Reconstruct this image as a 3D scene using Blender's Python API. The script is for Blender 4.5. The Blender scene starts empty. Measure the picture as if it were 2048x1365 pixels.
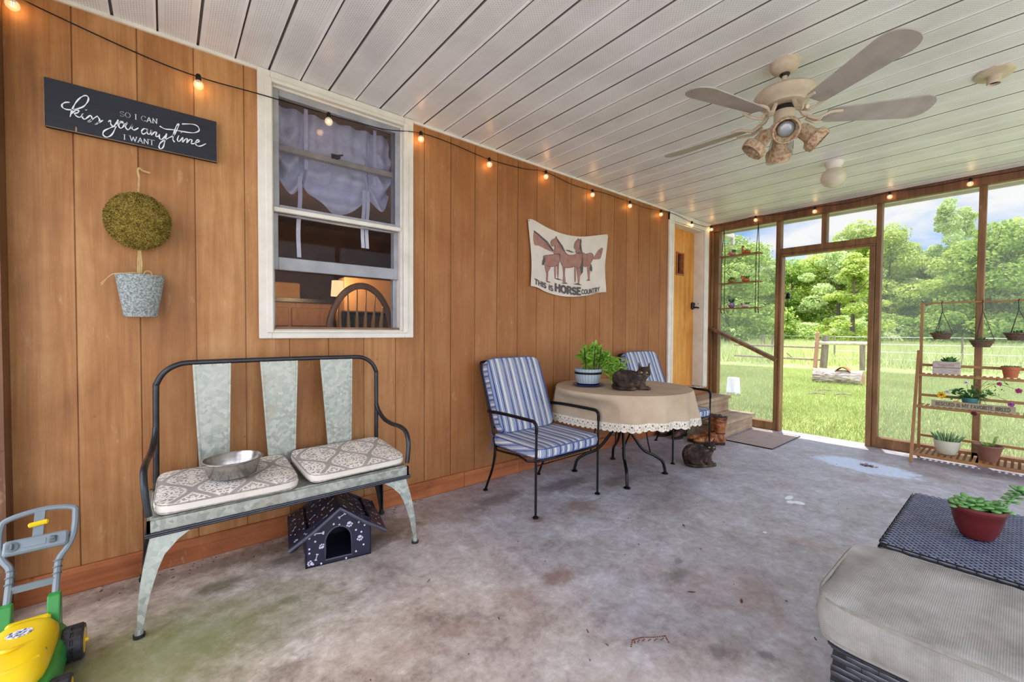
import bpy, bmesh, math, random
import numpy as np
from math import sin, cos, pi, radians, sqrt
from mathutils import Vector, Matrix, Quaternion
random.seed(7); np.random.seed(7)
SC = bpy.context.scene; COL = SC.collection

# ---------------------------------------------------------------- camera
az, pt, rl = radians(50.56), radians(-1.35), radians(0.33)
F = Vector((cos(az)*cos(pt), sin(az)*cos(pt), sin(pt)))
R0 = Vector((sin(az), -cos(az), 0)); U0 = R0.cross(F)
R = R0*cos(rl) + U0*sin(rl); U = -R0*sin(rl) + U0*cos(rl)
cam = bpy.data.cameras.new('camera'); cam.lens = 36*843/2048; cam.sensor_width = 36
cam.clip_start = .03; cam.clip_end = 400
co = bpy.data.objects.new('camera', cam); COL.objects.link(co)
co.matrix_world = Matrix(((R.x,U.x,-F.x,0),(R.y,U.y,-F.y,-2.508),(R.z,U.z,-F.z,1.106),(0,0,0,1)))
SC.camera = co
SC.view_settings.view_transform = 'Standard'; SC.view_settings.look = 'None'
SC.view_settings.gamma = 1; SC.view_settings.use_curve_mapping = False
SC.view_settings.exposure = 0.3
SKY_FRONT, SKY_BACK, SUN_E = 1.12, 1.8, 6.2
SC.cycles.max_bounces = 10; SC.cycles.diffuse_bounces = 5; SC.cycles.transparent_max_bounces = 24
SC.cycles.sample_clamp_indirect = 6; SC.cycles.caustics_reflective = False; SC.cycles.caustics_refractive = False

# ---------------------------------------------------------------- node helpers
class T:
    def __init__(s, tree): s.t = tree; s.n = tree.nodes; s.l = tree.links
    def node(s, typ, ins=None, **props):
        nd = s.n.new(typ)
        for k, v in props.items(): setattr(nd, k, v)
        for k, v in (ins or {}).items():
            sk = nd.inputs[k]
            if isinstance(v, bpy.types.NodeSocket): s.l.new(v, sk)
            else: sk.default_value = v
        return nd
    def coord(s, k='Object'): return s.node('ShaderNodeTexCoord').outputs[k]
    def map(s, v, sc=(1,1,1), loc=(0,0,0), rot=(0,0,0)):
        return s.node('ShaderNodeMapping', {'Vector': v, 'Scale': sc, 'Location': loc, 'Rotation': rot}).outputs[0]
    def noise(s, v, sc=5, det=3, ro=.55, dist=0, col=False):
        nd = s.node('ShaderNodeTexNoise', {'Vector': v, 'Scale': sc, 'Detail': det, 'Roughness': ro, 'Distortion': dist})
        return nd.outputs['Color' if col else 'Fac']
    def vor(s, v, sc=5, feat='F1', out='Distance', rnd=1.0):
        return s.node('ShaderNodeTexVoronoi', {'Vector': v, 'Scale': sc, 'Randomness': rnd}, feature=feat).outputs[out]
    def m(s, op, a, b=0.0, c=0.0, clamp=False):
        nd = s.node('ShaderNodeMath', operation=op, use_clamp=clamp)
        for i, x in enumerate((a, b, c)):
            if isinstance(x, bpy.types.NodeSocket): s.l.new(x, nd.inputs[i])
            else: nd.inputs[i].default_value = x
        return nd.outputs[0]
    def sep(s, v):
        o = s.node('ShaderNodeSeparateXYZ', {'Vector': v}).outputs; return o[0], o[1], o[2]
    def comb(s, x=0., y=0., z=0.): return s.node('ShaderNodeCombineXYZ', {'X': x, 'Y': y, 'Z': z}).outputs[0]
    def ramp(s, f, stops, interp='LINEAR'):
        nd = s.node('ShaderNodeValToRGB', {'Fac': f}); cr = nd.color_ramp; cr.interpolation = interp
        while len(cr.elements) < len(stops): cr.elements.new(.5)
        for e, (p, c) in zip(cr.elements, stops):
            e.position = p
            e.color = (c, c, c, 1) if isinstance(c, (int, float)) else (*c, 1)
        return nd.outputs[0]
    def mix(s, f, a, b, mode='MIX'):
        nd = s.node('ShaderNodeMix', data_type='RGBA', blend_type=mode)
        for i, x in ((0, f), (6, a), (7, b)):
            if isinstance(x, bpy.types.NodeSocket): s.l.new(x, nd.inputs[i])
            elif i == 0: nd.inputs[0].default_value = x
            else: nd.inputs[i].default_value = (*x, 1)
        return nd.outputs[2]
    def bump(s, h, st=.3, d=.01): return s.node('ShaderNodeBump', {'Height': h, 'Strength': st, 'Distance': d}).outputs[0]
    def hit(s, x, lo, hi, w=.01):   # soft box function
        a = s.m('MULTIPLY_ADD', x, 1/w, -lo/w, clamp=True); b = s.m('MULTIPLY_ADD', x, -1/w, hi/w, clamp=True)
        return s.m('MULTIPLY', a, b)

def lin(r, g, b):
    f = lambda c: c/12.92 if c <= .04045 else ((c+.055)/1.055)**2.4
    return tuple(f(c/255) for c in (r, g, b))

def newmat(name):
    m = bpy.data.materials.new(name); m.use_nodes = True; t = T(m.node_tree); t.n.clear()
    out = t.n.new('ShaderNodeOutputMaterial'); b = t.n.new('ShaderNodeBsdfPrincipled')
    t.l.new(b.outputs[0], out.inputs[0]); t.b = b; t.out = out
    return m, t
def fin(t, col=None, rough=.6, metal=0., normal=None, spec=None, **kw):
    I = t.b.inputs
    def put(k, v):
        if v is None: return
        if isinstance(v, bpy.types.NodeSocket): t.l.new(v, I[k])
        else: I[k].default_value = (*v, 1) if I[k].type == 'RGBA' and len(v) == 3 else v
    put('Base Color', col); put('Roughness', rough); put('Metallic', metal); put('Normal', normal); put('Specular IOR Level', spec)
    for k, v in kw.items(): put(k, v)
def pm(name, c1, c2=None, sc=12, rough=.6, metal=0., bump=.15, st=(1,1,1), det=4, contrast=.25, **kw):
    m, t = newmat(name); c2 = c2 or tuple(x*.75 for x in c1)
    v = t.map(t.coord(), st); n = t.noise(v, sc, det)
    col = t.ramp(n, [(.5-contrast, c2), (.5+contrast, c1)])
    fin(t, col, rough, metal, t.bump(t.noise(v, sc*4, 3), bump, .002) if bump else None, **kw)
    return m

# ---------------------------------------------------------------- mesh helpers
class MB:
    def __init__(s): s.v = []; s.f = []; s.mi = []; s.k = 0
    def add(s, vs, fs, k=None):
        o = len(s.v); s.v += [tuple(p) for p in vs]; s.f += [tuple(i+o for i in f) for f in fs]
        s.mi += [s.k if k is None else k]*len(fs); return s
    def box(s, lo, hi, k=None, M=None, bev=0):
        x0,y0,z0 = lo; x1,y1,z1 = hi
        if bev:
            b = min(bev, (x1-x0)/2.01, (y1-y0)/2.01, (z1-z0)/2.01)
            vs = []; 
            for (z, d) in ((z0, b), (z0+b, 0), (z1-b, 0), (z1, b)):
                for (x, y) in ((x0+b+d*.6,y0+d),(x1-b-d*.6,y0+d),(x1-d,y0+b+d*.6),(x1-d,y1-b-d*.6),(x1-b-d*.6,y1-d),(x0+b+d*.6,y1-d),(x0+d,y1-b-d*.6),(x0+d,y0+b+d*.6)):
                    vs.append((x, y, z))
            fs = [tuple(range(7,-1,-1)), tuple(range(24,32))]
            for j in range(3):
                for i in range(8): fs.append((j*8+i, j*8+(i+1)%8, (j+1)*8+(i+1)%8, (j+1)*8+i))
        else:
            vs = [(x0,y0,z0),(x1,y0,z0),(x1,y1,z0),(x0,y1,z0),(x0,y0,z1),(x1,y0,z1),(x1,y1,z1),(x0,y1,z1)]
            fs = [(3,2,1,0),(4,5,6,7),(0,1,5,4),(1,2,6,5),(2,3,7,6),(3,0,4,7)]
        if M is not None: vs = [M @ Vector(p) for p in vs]
        return s.add(vs, fs, k)
    def beam(s, a, b, w, h, up=(0,0,1), k=None, bev=0):
        a = Vector(a); b = Vector(b); d = b-a; L = d.length; z = d/L
        x = Vector(up).cross(z)
        if x.length < 1e-4: x = Vector((1,0,0)).cross(z)
        x.normalize(); y = z.cross(x)
        M = Matrix(((x.x,y.x,z.x,a.x),(x.y,y.y,z.y,a.y),(x.z,y.z,z.z,a.z),(0,0,0,1)))
        return s.box((-w/2,-h/2,0),(w/2,h/2,L), k, M, bev)
    def tube(s, pts, r, n=8, closed=False, k=None, flat=1.0, caps=True):
        P = [Vector(p) for p in pts]; N = len(P)
        rr = r if hasattr(r, '__len__') else [r]*N
        tan = []
        for i in range(N):
            if closed: d = P[(i+1) % N]-P[i-1]
            else: d = P[min(i+1, N-1)]-P[max(i-1, 0)]
            tan.append(d.normalized() if d.length > 1e-9 else Vector((0,0,1)))
        ref = Vector((0,0,1)) if abs(tan[0].z) < .9 else Vector((1,0,0))
        x = (ref - tan[0]*ref.dot(tan[0])).normalized(); vs = []; 
        for i in range(N):
            x = (x - tan[i]*x.dot(tan[i])); x.normalize(); y = tan[i].cross(x)
            for j in range(n):
                a = 2*pi*j/n; vs.append(P[i] + (x*cos(a)*flat + y*sin(a))*rr[i])
        fs = []
        for i in range(N if closed else N-1):
            o = i*n; q = ((i+1) % N)*n
            for j in range(n): fs.append((o+j, o+(j+1) % n, q+(j+1) % n, q+j))
        if not closed and caps: fs.append(tuple(range(n-1,-1,-1))); fs.append(tuple((N-1)*n+j for j in range(n)))
        return s.add(vs, fs, k)
    def lathe(s, prof, n=24, c=(0,0,0), k=None, M=None, sx=1, sy=1):
        vs = []; fs = []; m = len(prof)
        for (r, z) in prof:
            for j in range(n):
                a = 2*pi*j/n; vs.append((c[0]+r*cos(a)*sx, c[1]+r*sin(a)*sy, c[2]+z))
        for i in range(m-1):
            for j in range(n): fs.append((i*n+j, i*n+(j+1) % n, (i+1)*n+(j+1) % n, (i+1)*n+j))
        if prof[0][0] > 1e-6: fs.append(tuple(range(n-1,-1,-1)))
        if prof[-1][0] > 1e-6: fs.append(tuple((m-1)*n+j for j in range(n)))
        if M is not None: vs = [M @ Vector(p) for p in vs]
        return s.add(vs, fs, k)
    def sph(s, c, r, n=12, k=None, M=None):
        r = r if hasattr(r, '__len__') else (r, r, r)
        vs = []; fs = []; m = max(4, n//2+1)
        for i in range(m+1):
            th = pi*i/m
            for j in range(n):
                a = 2*pi*j/n; vs.append((r[0]*sin(th)*cos(a), r[1]*sin(th)*sin(a), r[2]*cos(th)))
        for i in range(m):
            for j in range(n): fs.append((i*n+j, (i+1)*n+j, (i+1)*n+(j+1) % n, i*n+(j+1) % n))
        M = M or Matrix(); vs = [M @ Vector(p) + Vector(c) for p in vs]
        return s.add(vs, fs, k)
    def prism(s, poly, a, b, axis='y', k=None):     # poly 2D outline extruded between a and b along axis
        n = len(poly); mk = {'y': lambda p, t: (p[0], t, p[1]), 'x': lambda p, t: (t, p[0], p[1]), 'z': lambda p, t: (p[0], p[1], t)}[axis]
        vs = [mk(p, a) for p in poly] + [mk(p, b) for p in poly]
        fs = [tuple(range(n-1,-1,-1)), tuple(range(n, 2*n))] + [(i, (i+1) % n, n+(i+1) % n, n+i) for i in range(n)]
        return s.add(vs, fs, k)
    def sheet(s, fn, nu, nv, k=None, th=0, wrap=False):
        vs = [fn(i/nu, j/nv) for j in range(nv+1) for i in range(nu+1)]
        fs = [(j*(nu+1)+i, j*(nu+1)+i+1, (j+1)*(nu+1)+i+1, (j+1)*(nu+1)+i) for j in range(nv) for i in range(nu)]
        return s.add(vs, fs, k)
    def ribbon(s, pts, w, y, k=None, th=.0015):     # flat stroke on a wall plane (x,z) facing -y
        P = [Vector((p[0], p[1])) for p in pts]; N = len(P); L = []; 
        ww = w if hasattr(w, '__len__') else [w]*N
        for i in range(N):
            d = P[min(i+1, N-1)]-P[max(i-1, 0)]
            d = d.normalized() if d.length > 1e-9 else Vector((1,0)); nn = Vector((-d.y, d.x))*ww[i]/2
            L.append((P[i]+nn, P[i]-nn))
        vs = [];
        for a, b in L: vs += [(a.x, y, a.y), (b.x, y, b.y)]
        return s.add(vs, [(2*i, 2*i+1, 2*i+3, 2*i+2) for i in range(N-1)], k)
    def build(s, name, mats, parent=None, smooth=False, off=None, bevel=0, angle=40):
        me = bpy.data.meshes.new(name)
        vs = s.v
        if off is not None: vs = [(p[0]-off[0], p[1]-off[1], p[2]-off[2]) for p in vs]
        me.from_pydata([tuple(p) for p in vs], [], s.f)
        if not isinstance(mats, (list, tuple)): mats = [mats]
        for mm in mats: me.materials.append(mm)
        if len(mats) > 1: me.polygons.foreach_set('material_index', s.mi)
        if smooth:
            me.polygons.foreach_set('use_smooth', [True]*len(me.polygons))
            if angle < 180: me.set_sharp_from_angle(angle=radians(angle))
        me.update()
        o = bpy.data.objects.new(name, me); COL.objects.link(o)
        if parent is not None: o.parent = parent
        if bevel:
            b = o.modifiers.new('bevel', 'BEVEL'); b.width = bevel; b.segments = 2; b.limit_method = 'ANGLE'; b.angle_limit = radians(40)
        return o

def tag(o, label=None, cat=None, group=None, kind=None):
    if label: o['label'] = label
    if cat: o['category'] = cat
    if group: o['group'] = group
    if kind: o['kind'] = kind
    return o
def thing(name, label, cat, loc=(0,0,0), rz=0, group=None, kind=None):
    o = bpy.data.objects.new(name, None); COL.objects.link(o); o.empty_display_size = .1
    o.location = loc; o.rotation_euler = (0,0,rz)
    return tag(o, label, cat, group, kind)
def dup(o, parent=None, loc=None, rz=None):
    c = o.copy(); COL.objects.link(c); c.parent = parent
    if loc is not None: c.location = loc
    if rz is not None: c.rotation_euler = (0,0,rz)
    for ch in o.children: dup(ch, c)
    return c
def cr(pts, n=6, closed=False):      # catmull-rom
    P = [Vector(p) for p in pts]; out = []; N = len(P)
    g = (lambda i: P[i % N]) if closed else (lambda i: P[max(0, min(N-1, i))])
    for i in range(N if closed else N-1):
        a, b, c, d = g(i-1), g(i), g(i+1), g(i+2)
        for j in range(n):
            t = j/n
            out.append(.5*((2*b)+(c-a)*t+(2*a-5*b+4*c-d)*t*t+(3*b-a-3*c+d)*t*t*t))
    if not closed: out.append(P[-1])
    return out
def rounded(x0, x1, y0, y1, r, n=5):
    o = []
    for cx, cy, a0 in ((x1-r,y1-r,0),(x0+r,y1-r,90),(x0+r,y0+r,180),(x1-r,y0+r,270)):
        for i in range(n+1):
            a = radians(a0+90*i/n); o.append((cx+r*cos(a), cy+r*sin(a)))
    return o
def cushion(mb, x0, x1, y0, y1, z0, z1, r=.05, puff=.3, M=None, nu=16, nv=16, k=None):
    # box cushion: superellipse plan, domed faces, side wall between
    th = z1-z0; vs = []; fs = []
    def pl(u, v):  # square -> rounded square
        X = u; Y = v; m = max(abs(X), abs(Y)); 
        if m < 1e-9: return 0, 0
        q = (abs(X)**8+abs(Y)**8)**(1/8) ; s_ = m/q
        return X*s_, Y*s_
    for side in (1, -1):
        for j in range(nv+1):
            for i in range(nu+1):
                u, v = pl(2*i/nu-1, 2*j/nv-1)
                e = (1-u**6)*(1-v**6) if max(abs(u),abs(v)) < 1 else 0
                e = max(0, e)**.5
                z = (z0+z1)/2 + side*(th*.5*(1-puff) + th*.5*puff*e)
                p = ((x0+x1)/2+u*(x1-x0)/2, (y0+y1)/2+v*(y1-y0)/2, z); vs.append(p)
    n1 = (nu+1)*(nv+1); I = lambda i, j, o=0: o+j*(nu+1)+i
    for j in range(nv):
        for i in range(nu):
            fs.append((I(i,j), I(i+1,j), I(i+1,j+1), I(i,j+1))); fs.append((I(i,j+1,n1), I(i+1,j+1,n1), I(i+1,j,n1), I(i,j,n1)))
    ring = [(i,0) for i in range(nu)]+[(nu,j) for j in range(nv)]+[(i,nv) for i in range(nu,0,-1)]+[(0,j) for j in range(nv,0,-1)]
    c = ((x0+x1)/2, (y0+y1)/2); mid = []
    for (i, j) in ring:
        p = vs[I(i,j)]; q = vs[I(i,j,n1)]
        mid.append((p[0]+(p[0]-c[0])*.02, p[1]+(p[1]-c[1])*.02, (p[2]+q[2])/2))
    b = len(vs); vs += mid; m = len(ring)
    for a in range(m):
        i0 = ring[a]; i1 = ring[(a+1) % m]
        fs.append((I(*i1), I(*i0), b+a, b+(a+1) % m)); fs.append((b+(a+1) % m, b+a, I(*i0, n1), I(*i1, n1)))
    if M is not None: vs = [M @ Vector(p) for p in vs]
    mb.add(vs, fs, k); return mb
def piping(mb, x0, x1, y0, y1, z, r=.004, M=None, k=None):
    P = []
    for i in range(64):
        a = 2*pi*i/64; c_, s_ = cos(a), sin(a); m = max(abs(c_), abs(s_)); u, v = c_/m, s_/m
        q = (abs(u)**8+abs(v)**8)**(1/8); u /= q; v /= q
        p = Vector(((x0+x1)/2+u*(x1-x0)/2, (y0+y1)/2+v*(y1-y0)/2, z)); P.append(M @ p if M is not None else p)
    return mb.tube(P, r, 6, closed=True, k=k)
def organic(mb, name, mat, parent=None, voxel=.006, smooth=8, off=None):
    o = mb.build(name, mat, parent, off=off)
    r = o.modifiers.new('remesh', 'REMESH'); r.mode = 'VOXEL'; r.voxel_size = voxel; r.use_smooth_shade = True
    s_ = o.modifiers.new('smooth', 'SMOOTH'); s_.factor = .6; s_.iterations = smooth
    return o
def rot(ax, deg): return Matrix.Rotation(radians(deg), 4, ax)
def frame(o, z, x=None):      # matrix with local z axis along z at o
    z = Vector(z).normalized(); x = Vector(x) if x is not None else (Vector((1,0,0)) if abs(z.x) < .9 else Vector((0,1,0)))
    x = (x-z*x.dot(z)).normalized(); y = z.cross(x)
    return Matrix(((x.x,y.x,z.x,o[0]),(x.y,y.y,z.y,o[1]),(x.z,y.z,z.z,o[2]),(0,0,0,1)))
def hull_strip(mb, L, k=None):   # list of quads rings
    pass

# stroke font: glyphs in a 0..1 x 0..1 box, lists of polylines
def arc(cx, cy, rx, ry, a0, a1, n=10): return [(cx+rx*cos(radians(a0+(a1-a0)*i/n)), cy+ry*sin(radians(a0+(a1-a0)*i/n))) for i in range(n+1)]
GL = {
 'S': (.6, [arc(.3,.75,.25,.23,30,270)+arc(.3,.26,.27,.25,90,-150)]),
 'O': (.8, [arc(.4,.5,.36,.48,0,360,20)]), 'I': (.2, [[(.1,0),(.1,1)]]),
 'C': (.72, [arc(.42,.5,.37,.48,45,315,16)]), 'A': (.75, [[(.03,0),(.37,1),(.72,0)],[(.17,.35),(.58,.35)]]),
 'N': (.75, [[(.08,0),(.08,1),(.67,0),(.67,1)]]), 'W': (1.05, [[(.03,1),(.28,0),(.52,.9),(.77,0),(1.02,1)]]),
 'T': (.7, [[(.35,0),(.35,1)],[(.03,1),(.67,1)]]), 'H': (.75, [[(.08,0),(.08,1)],[(.67,0),(.67,1)],[(.08,.52),(.67,.52)]]),
 'R': (.68, [[(.08,0),(.08,1)],[(.08,1),(.3,1)]+arc(.32,.75,.26,.25,90,-90)+[(.08,.5)],[(.32,.5),(.64,0)]]),
 'E': (.6, [[(.55,1),(.08,1),(.08,0),(.56,0)],[(.08,.52),(.45,.52)]]), 'U': (.75, [[(.08,1),(.08,.35)]+arc(.37,.33,.29,.32,180,360)+[(.66,1)]]),
 'Y': (.7, [[(.03,1),(.35,.5),(.67,1)],[(.35,.5),(.35,0)]]), 'D': (.75, [[(.08,0),(.08,1),(.3,1)]+arc(.3,.5,.4,.5,90,-90)+[(.08,0)]]),
 'M': (.95, [[(.08,0),(.08,1),(.47,.2),(.87,1),(.87,0)]]), 'F': (.58, [[(.55,1),(.08,1),(.08,0)],[(.08,.52),(.45,.52)]]),
 'V': (.72, [[(.03,1),(.36,0),(.69,1)]]), 'B': (.68, [[(.08,0),(.08,1),(.3,1)]+arc(.32,.76,.24,.24,90,-90)+[(.08,.52),(.3,.52)]+arc(.34,.26,.28,.26,90,-90)+[(.08,0)]]),
 ' ': (.4, [])}
def text_width(s, gap=.14): return sum(GL[c][0]+gap for c in s)-gap
def write(mb, s, fn, wt, gap=.14, serif=0, k=None):
    # fn maps (u 0..1 along the word, v 0..1 up) to a 3D point; wt relative stroke width (in letter heights)
    W_ = text_width(s, gap); x = 0
    for c in s:
        w, strokes = GL[c]
        for st in strokes:
            def seg(pts, wt=wt):
                n = len(pts); 
                for i in range(n-1):
                    a = Vector(pts[i]); b = Vector(pts[i+1]); d = b-a
                    if d.length < 1e-6: continue
                    d.normalize(); nn = Vector((-d.y, d.x))*wt/2; e = d*wt*.35
                    q = [a-e+nn, a-e-nn, b+e-nn, b+e+nn]
                    mb.add([fn((x+p.x)/W_, p.y) for p in q], [(0,1,2,3)], k)
            seg(st)
            if serif:
                for p in (st[0], st[-1]):
                    if p[1] in (0, 1) and st[0] != st[-1]: seg([(p[0]-serif, p[1]), (p[0]+serif, p[1])], wt*.6)
        x += w+gap

# ---------------------------------------------------------------- world and sun
w = bpy.data.worlds.new('world'); SC.world = w; w.use_nodes = True; t = T(w.node_tree); t.n.clear()
v = t.coord('Generated'); x_, y_, z_ = t.sep(v)
el = t.m('MAXIMUM', z_, 0.02)
base = t.ramp(z_, [(0.0, lin(206,226,248)), (.14, lin(150,196,250)), (.35, lin(96,158,240)), (1, lin(70,126,222))])
pv = t.comb(t.m('DIVIDE', x_, t.m('ADD', el, .25)), t.m('DIVIDE', y_, t.m('ADD', el, .25)), t.m('MULTIPLY', z_, 1.2))
cl = t.noise(pv, 1.5, 8, .58, .3)
cl = t.ramp(cl, [(.42, 0.), (.6, 1.)])
skyc = t.mix(cl, base, lin(250,250,252))
# unseen sky behind and above the porch, brightened to light the interior
back = t.m('MULTIPLY_ADD', x_, -.9, t.m('MULTIPLY_ADD', y_, -.65, t.m('MULTIPLY', z_, .8)))
sky_fill = t.node('ShaderNodeMapRange', {'Value': back, 'From Min': -.3, 'From Max': .7, 'To Min': 0., 'To Max': 1.}, interpolation_type='SMOOTHSTEP').outputs[0]
skyc = t.mix(t.m('MULTIPLY', sky_fill, .75), skyc, lin(246,248,255))
stren = t.m('MULTIPLY_ADD', sky_fill, SKY_BACK, SKY_FRONT)
bg = t.node('ShaderNodeBackground', {'Color': skyc, 'Strength': stren}); ow = t.n.new('ShaderNodeOutputWorld'); t.l.new(bg.outputs[0], ow.inputs[0])
sun = bpy.data.lights.new('sun', 'SUN'); sun.energy = SUN_E; sun.angle = radians(.6); sun.color = (1, .96, .88)
so = bpy.data.objects.new('sun', sun); COL.objects.link(so)
sd = Vector((.937*cos(radians(75)), .35*cos(radians(75)), sin(radians(75))))
so.rotation_euler = sd.to_track_quat('Z', 'Y').to_euler()

# ---------------------------------------------------------------- materials for the setting
def mat_wallwood(name, tones, sat=1.0, panels=True, horiz=False):
    m, t = newmat(name); v = t.coord(); x, y, z = t.sep(v)
    big = t.noise(t.map(v, (1.1, 1, .8)), 1.7, 4, .6, .6)
    strk = t.noise(t.map(v, (9, 9, .55) if not horiz else (.55, 9, 9)), 2.2, 6, .62, .5)
    fine = t.noise(t.map(v, (160, 160, 3) if not horiz else (3, 160, 160)), 1.0, 3, .6)
    f = t.m('ADD', t.m('MULTIPLY', big, .45), t.m('ADD', t.m('MULTIPLY', strk, .42), t.m('MULTIPLY', fine, .13)))
    if panels:
        pid = t.m('FLOOR', t.m('DIVIDE', t.m('ADD', x, .285), .2))
        rnd = t.node('ShaderNodeTexWhiteNoise', {'W': pid}, noise_dimensions='1D').outputs[0]
        f = t.m('ADD', f, t.m('MULTIPLY_ADD', rnd, .10, -.05))
    col = t.ramp(f, [(.36, tones[0]), (.47, tones[1]), (.56, tones[2]), (.68, tones[3])])
    if panels:
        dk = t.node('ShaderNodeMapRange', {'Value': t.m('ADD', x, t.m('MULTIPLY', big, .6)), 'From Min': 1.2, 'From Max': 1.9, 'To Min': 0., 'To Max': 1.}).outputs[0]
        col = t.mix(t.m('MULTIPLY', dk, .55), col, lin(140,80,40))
        mo = t.ramp(t.noise(t.map(v, (3.2,1,1.5)), 2.4, 5, .65, .8), [(.42, 0.), (.62, 1.)]); col = t.mix(t.m('MULTIPLY', mo, .30), col, lin(150,92,50))
    # ring figure
    ring = t.m('SINE', t.m('MULTIPLY', t.noise(t.map(v, (2.6, 2.6, .35) if not horiz else (.35, 2.6, 2.6)), 1.6, 2, .5, .2), 90))
    col = t.mix(t.m('MULTIPLY', t.m('MAXIMUM', ring, 0), .10), col, tones[0])
    # pale scuffs and darker spots
    sc = t.ramp(t.noise(t.map(v, (5, 5, 1.4)), 5, 6, .7), [(.6, 0.), (.72, 1.)])
    col = t.mix(t.m('MULTIPLY', sc, .28), col, lin(225,190,150))
    sp = t.ramp(t.vor(t.map(v, (1, 1, 1)), 7), [(.03, 1.), (.055, 0.)])
    col = t.mix(t.m('MULTIPLY', sp, .7), col, tones[0])
    fin(t, col, .52, 0, t.bump(t.m('ADD', strk, t.m('MULTIPLY', fine, .6)), .12, .003), .35)
    return m
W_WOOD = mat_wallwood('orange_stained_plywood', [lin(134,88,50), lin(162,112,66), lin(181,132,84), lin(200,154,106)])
BASE_WOOD = mat_wallwood('red_stained_board', [lin(120,66,38), lin(156,90,52), lin(176,106,64), lin(194,130,88)], panels=False, horiz=True)
POST_WOOD = mat_wallwood('brown_framing_lumber', [lin(84,58,36), lin(118,84,52), lin(140,102,66), lin(166,128,88)], panels=False)
BEAM_WOOD = mat_wallwood('dark_brown_beam_lumber', [lin(78,50,34), lin(102,68,46), lin(122,84,58), lin(146,108,78)], panels=False)
STEP_WOOD = mat_wallwood('weathered_pine_planks', [lin(120,98,76), lin(160,136,112), lin(186,162,136), lin(206,186,164)], panels=False, horiz=True)
DOOR_WOOD = mat_wallwood('yellow_varnished_door', [lin(176,112,44), lin(206,140,60), lin(222,158,76), lin(234,178,98)], panels=False)
WHITE = pm('off_white_paint', lin(232,228,220), lin(206,200,190), 9, .5, bump=.05, contrast=.3)
GREYW = pm('weathered_grey_white_sash', lin(170,172,180), lin(132,134,142), 7, .55, bump=.05)
DARK = pm('dark_void', lin(30,24,20), lin(18,14,12), 5, .8)

# ceiling: white perforated soffit
P0, PW = -.311, .1465
def mat_soffit(perf=True):
    m, t = newmat('perforated_white_soffit' if perf else 'plain_white_soffit'); v = t.coord(); x, y, z = t.sep(v)
    col = t.mix(t.ramp(t.noise(v, 2.5, 5, .6), [(.4, 0.), (.7, 1.)]), lin(228,230,234), lin(208,209,213))
    if perf:
        fx = t.m('FRACT', t.m('DIVIDE', t.m('ADD', x, -P0+PW*40), PW))
        band = t.hit(fx, .17, .83, .01)
        rx = t.m('MULTIPLY', fx, 16.0); row = t.m('FLOOR', rx); rf = t.m('FRACT', rx)
        yy = t.m('ADD', t.m('DIVIDE', y, .0135), t.m('MULTIPLY', row, .5)); yf = t.m('FRACT', yy)
        dot = t.m('MULTIPLY', t.hit(rf, .36, .64, .1), t.hit(yf, .12, .62, .1))
        dot = t.m('MULTIPLY', dot, band)
        col = t.mix(t.m('MULTIPLY', dot, .82), col, lin(70,66,64))
        n = t.bump(t.m('SUBTRACT', 1, dot), .5, .001)
    else: n = None
    fin(t, col, .33, 0, n, .5); return m
SOFFIT = mat_soffit(); SOFFIT2 = mat_soffit(False)
SEAM = pm('soffit_seam', lin(240,240,242), lin(228,228,230), 20, .35, bump=0)

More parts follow.
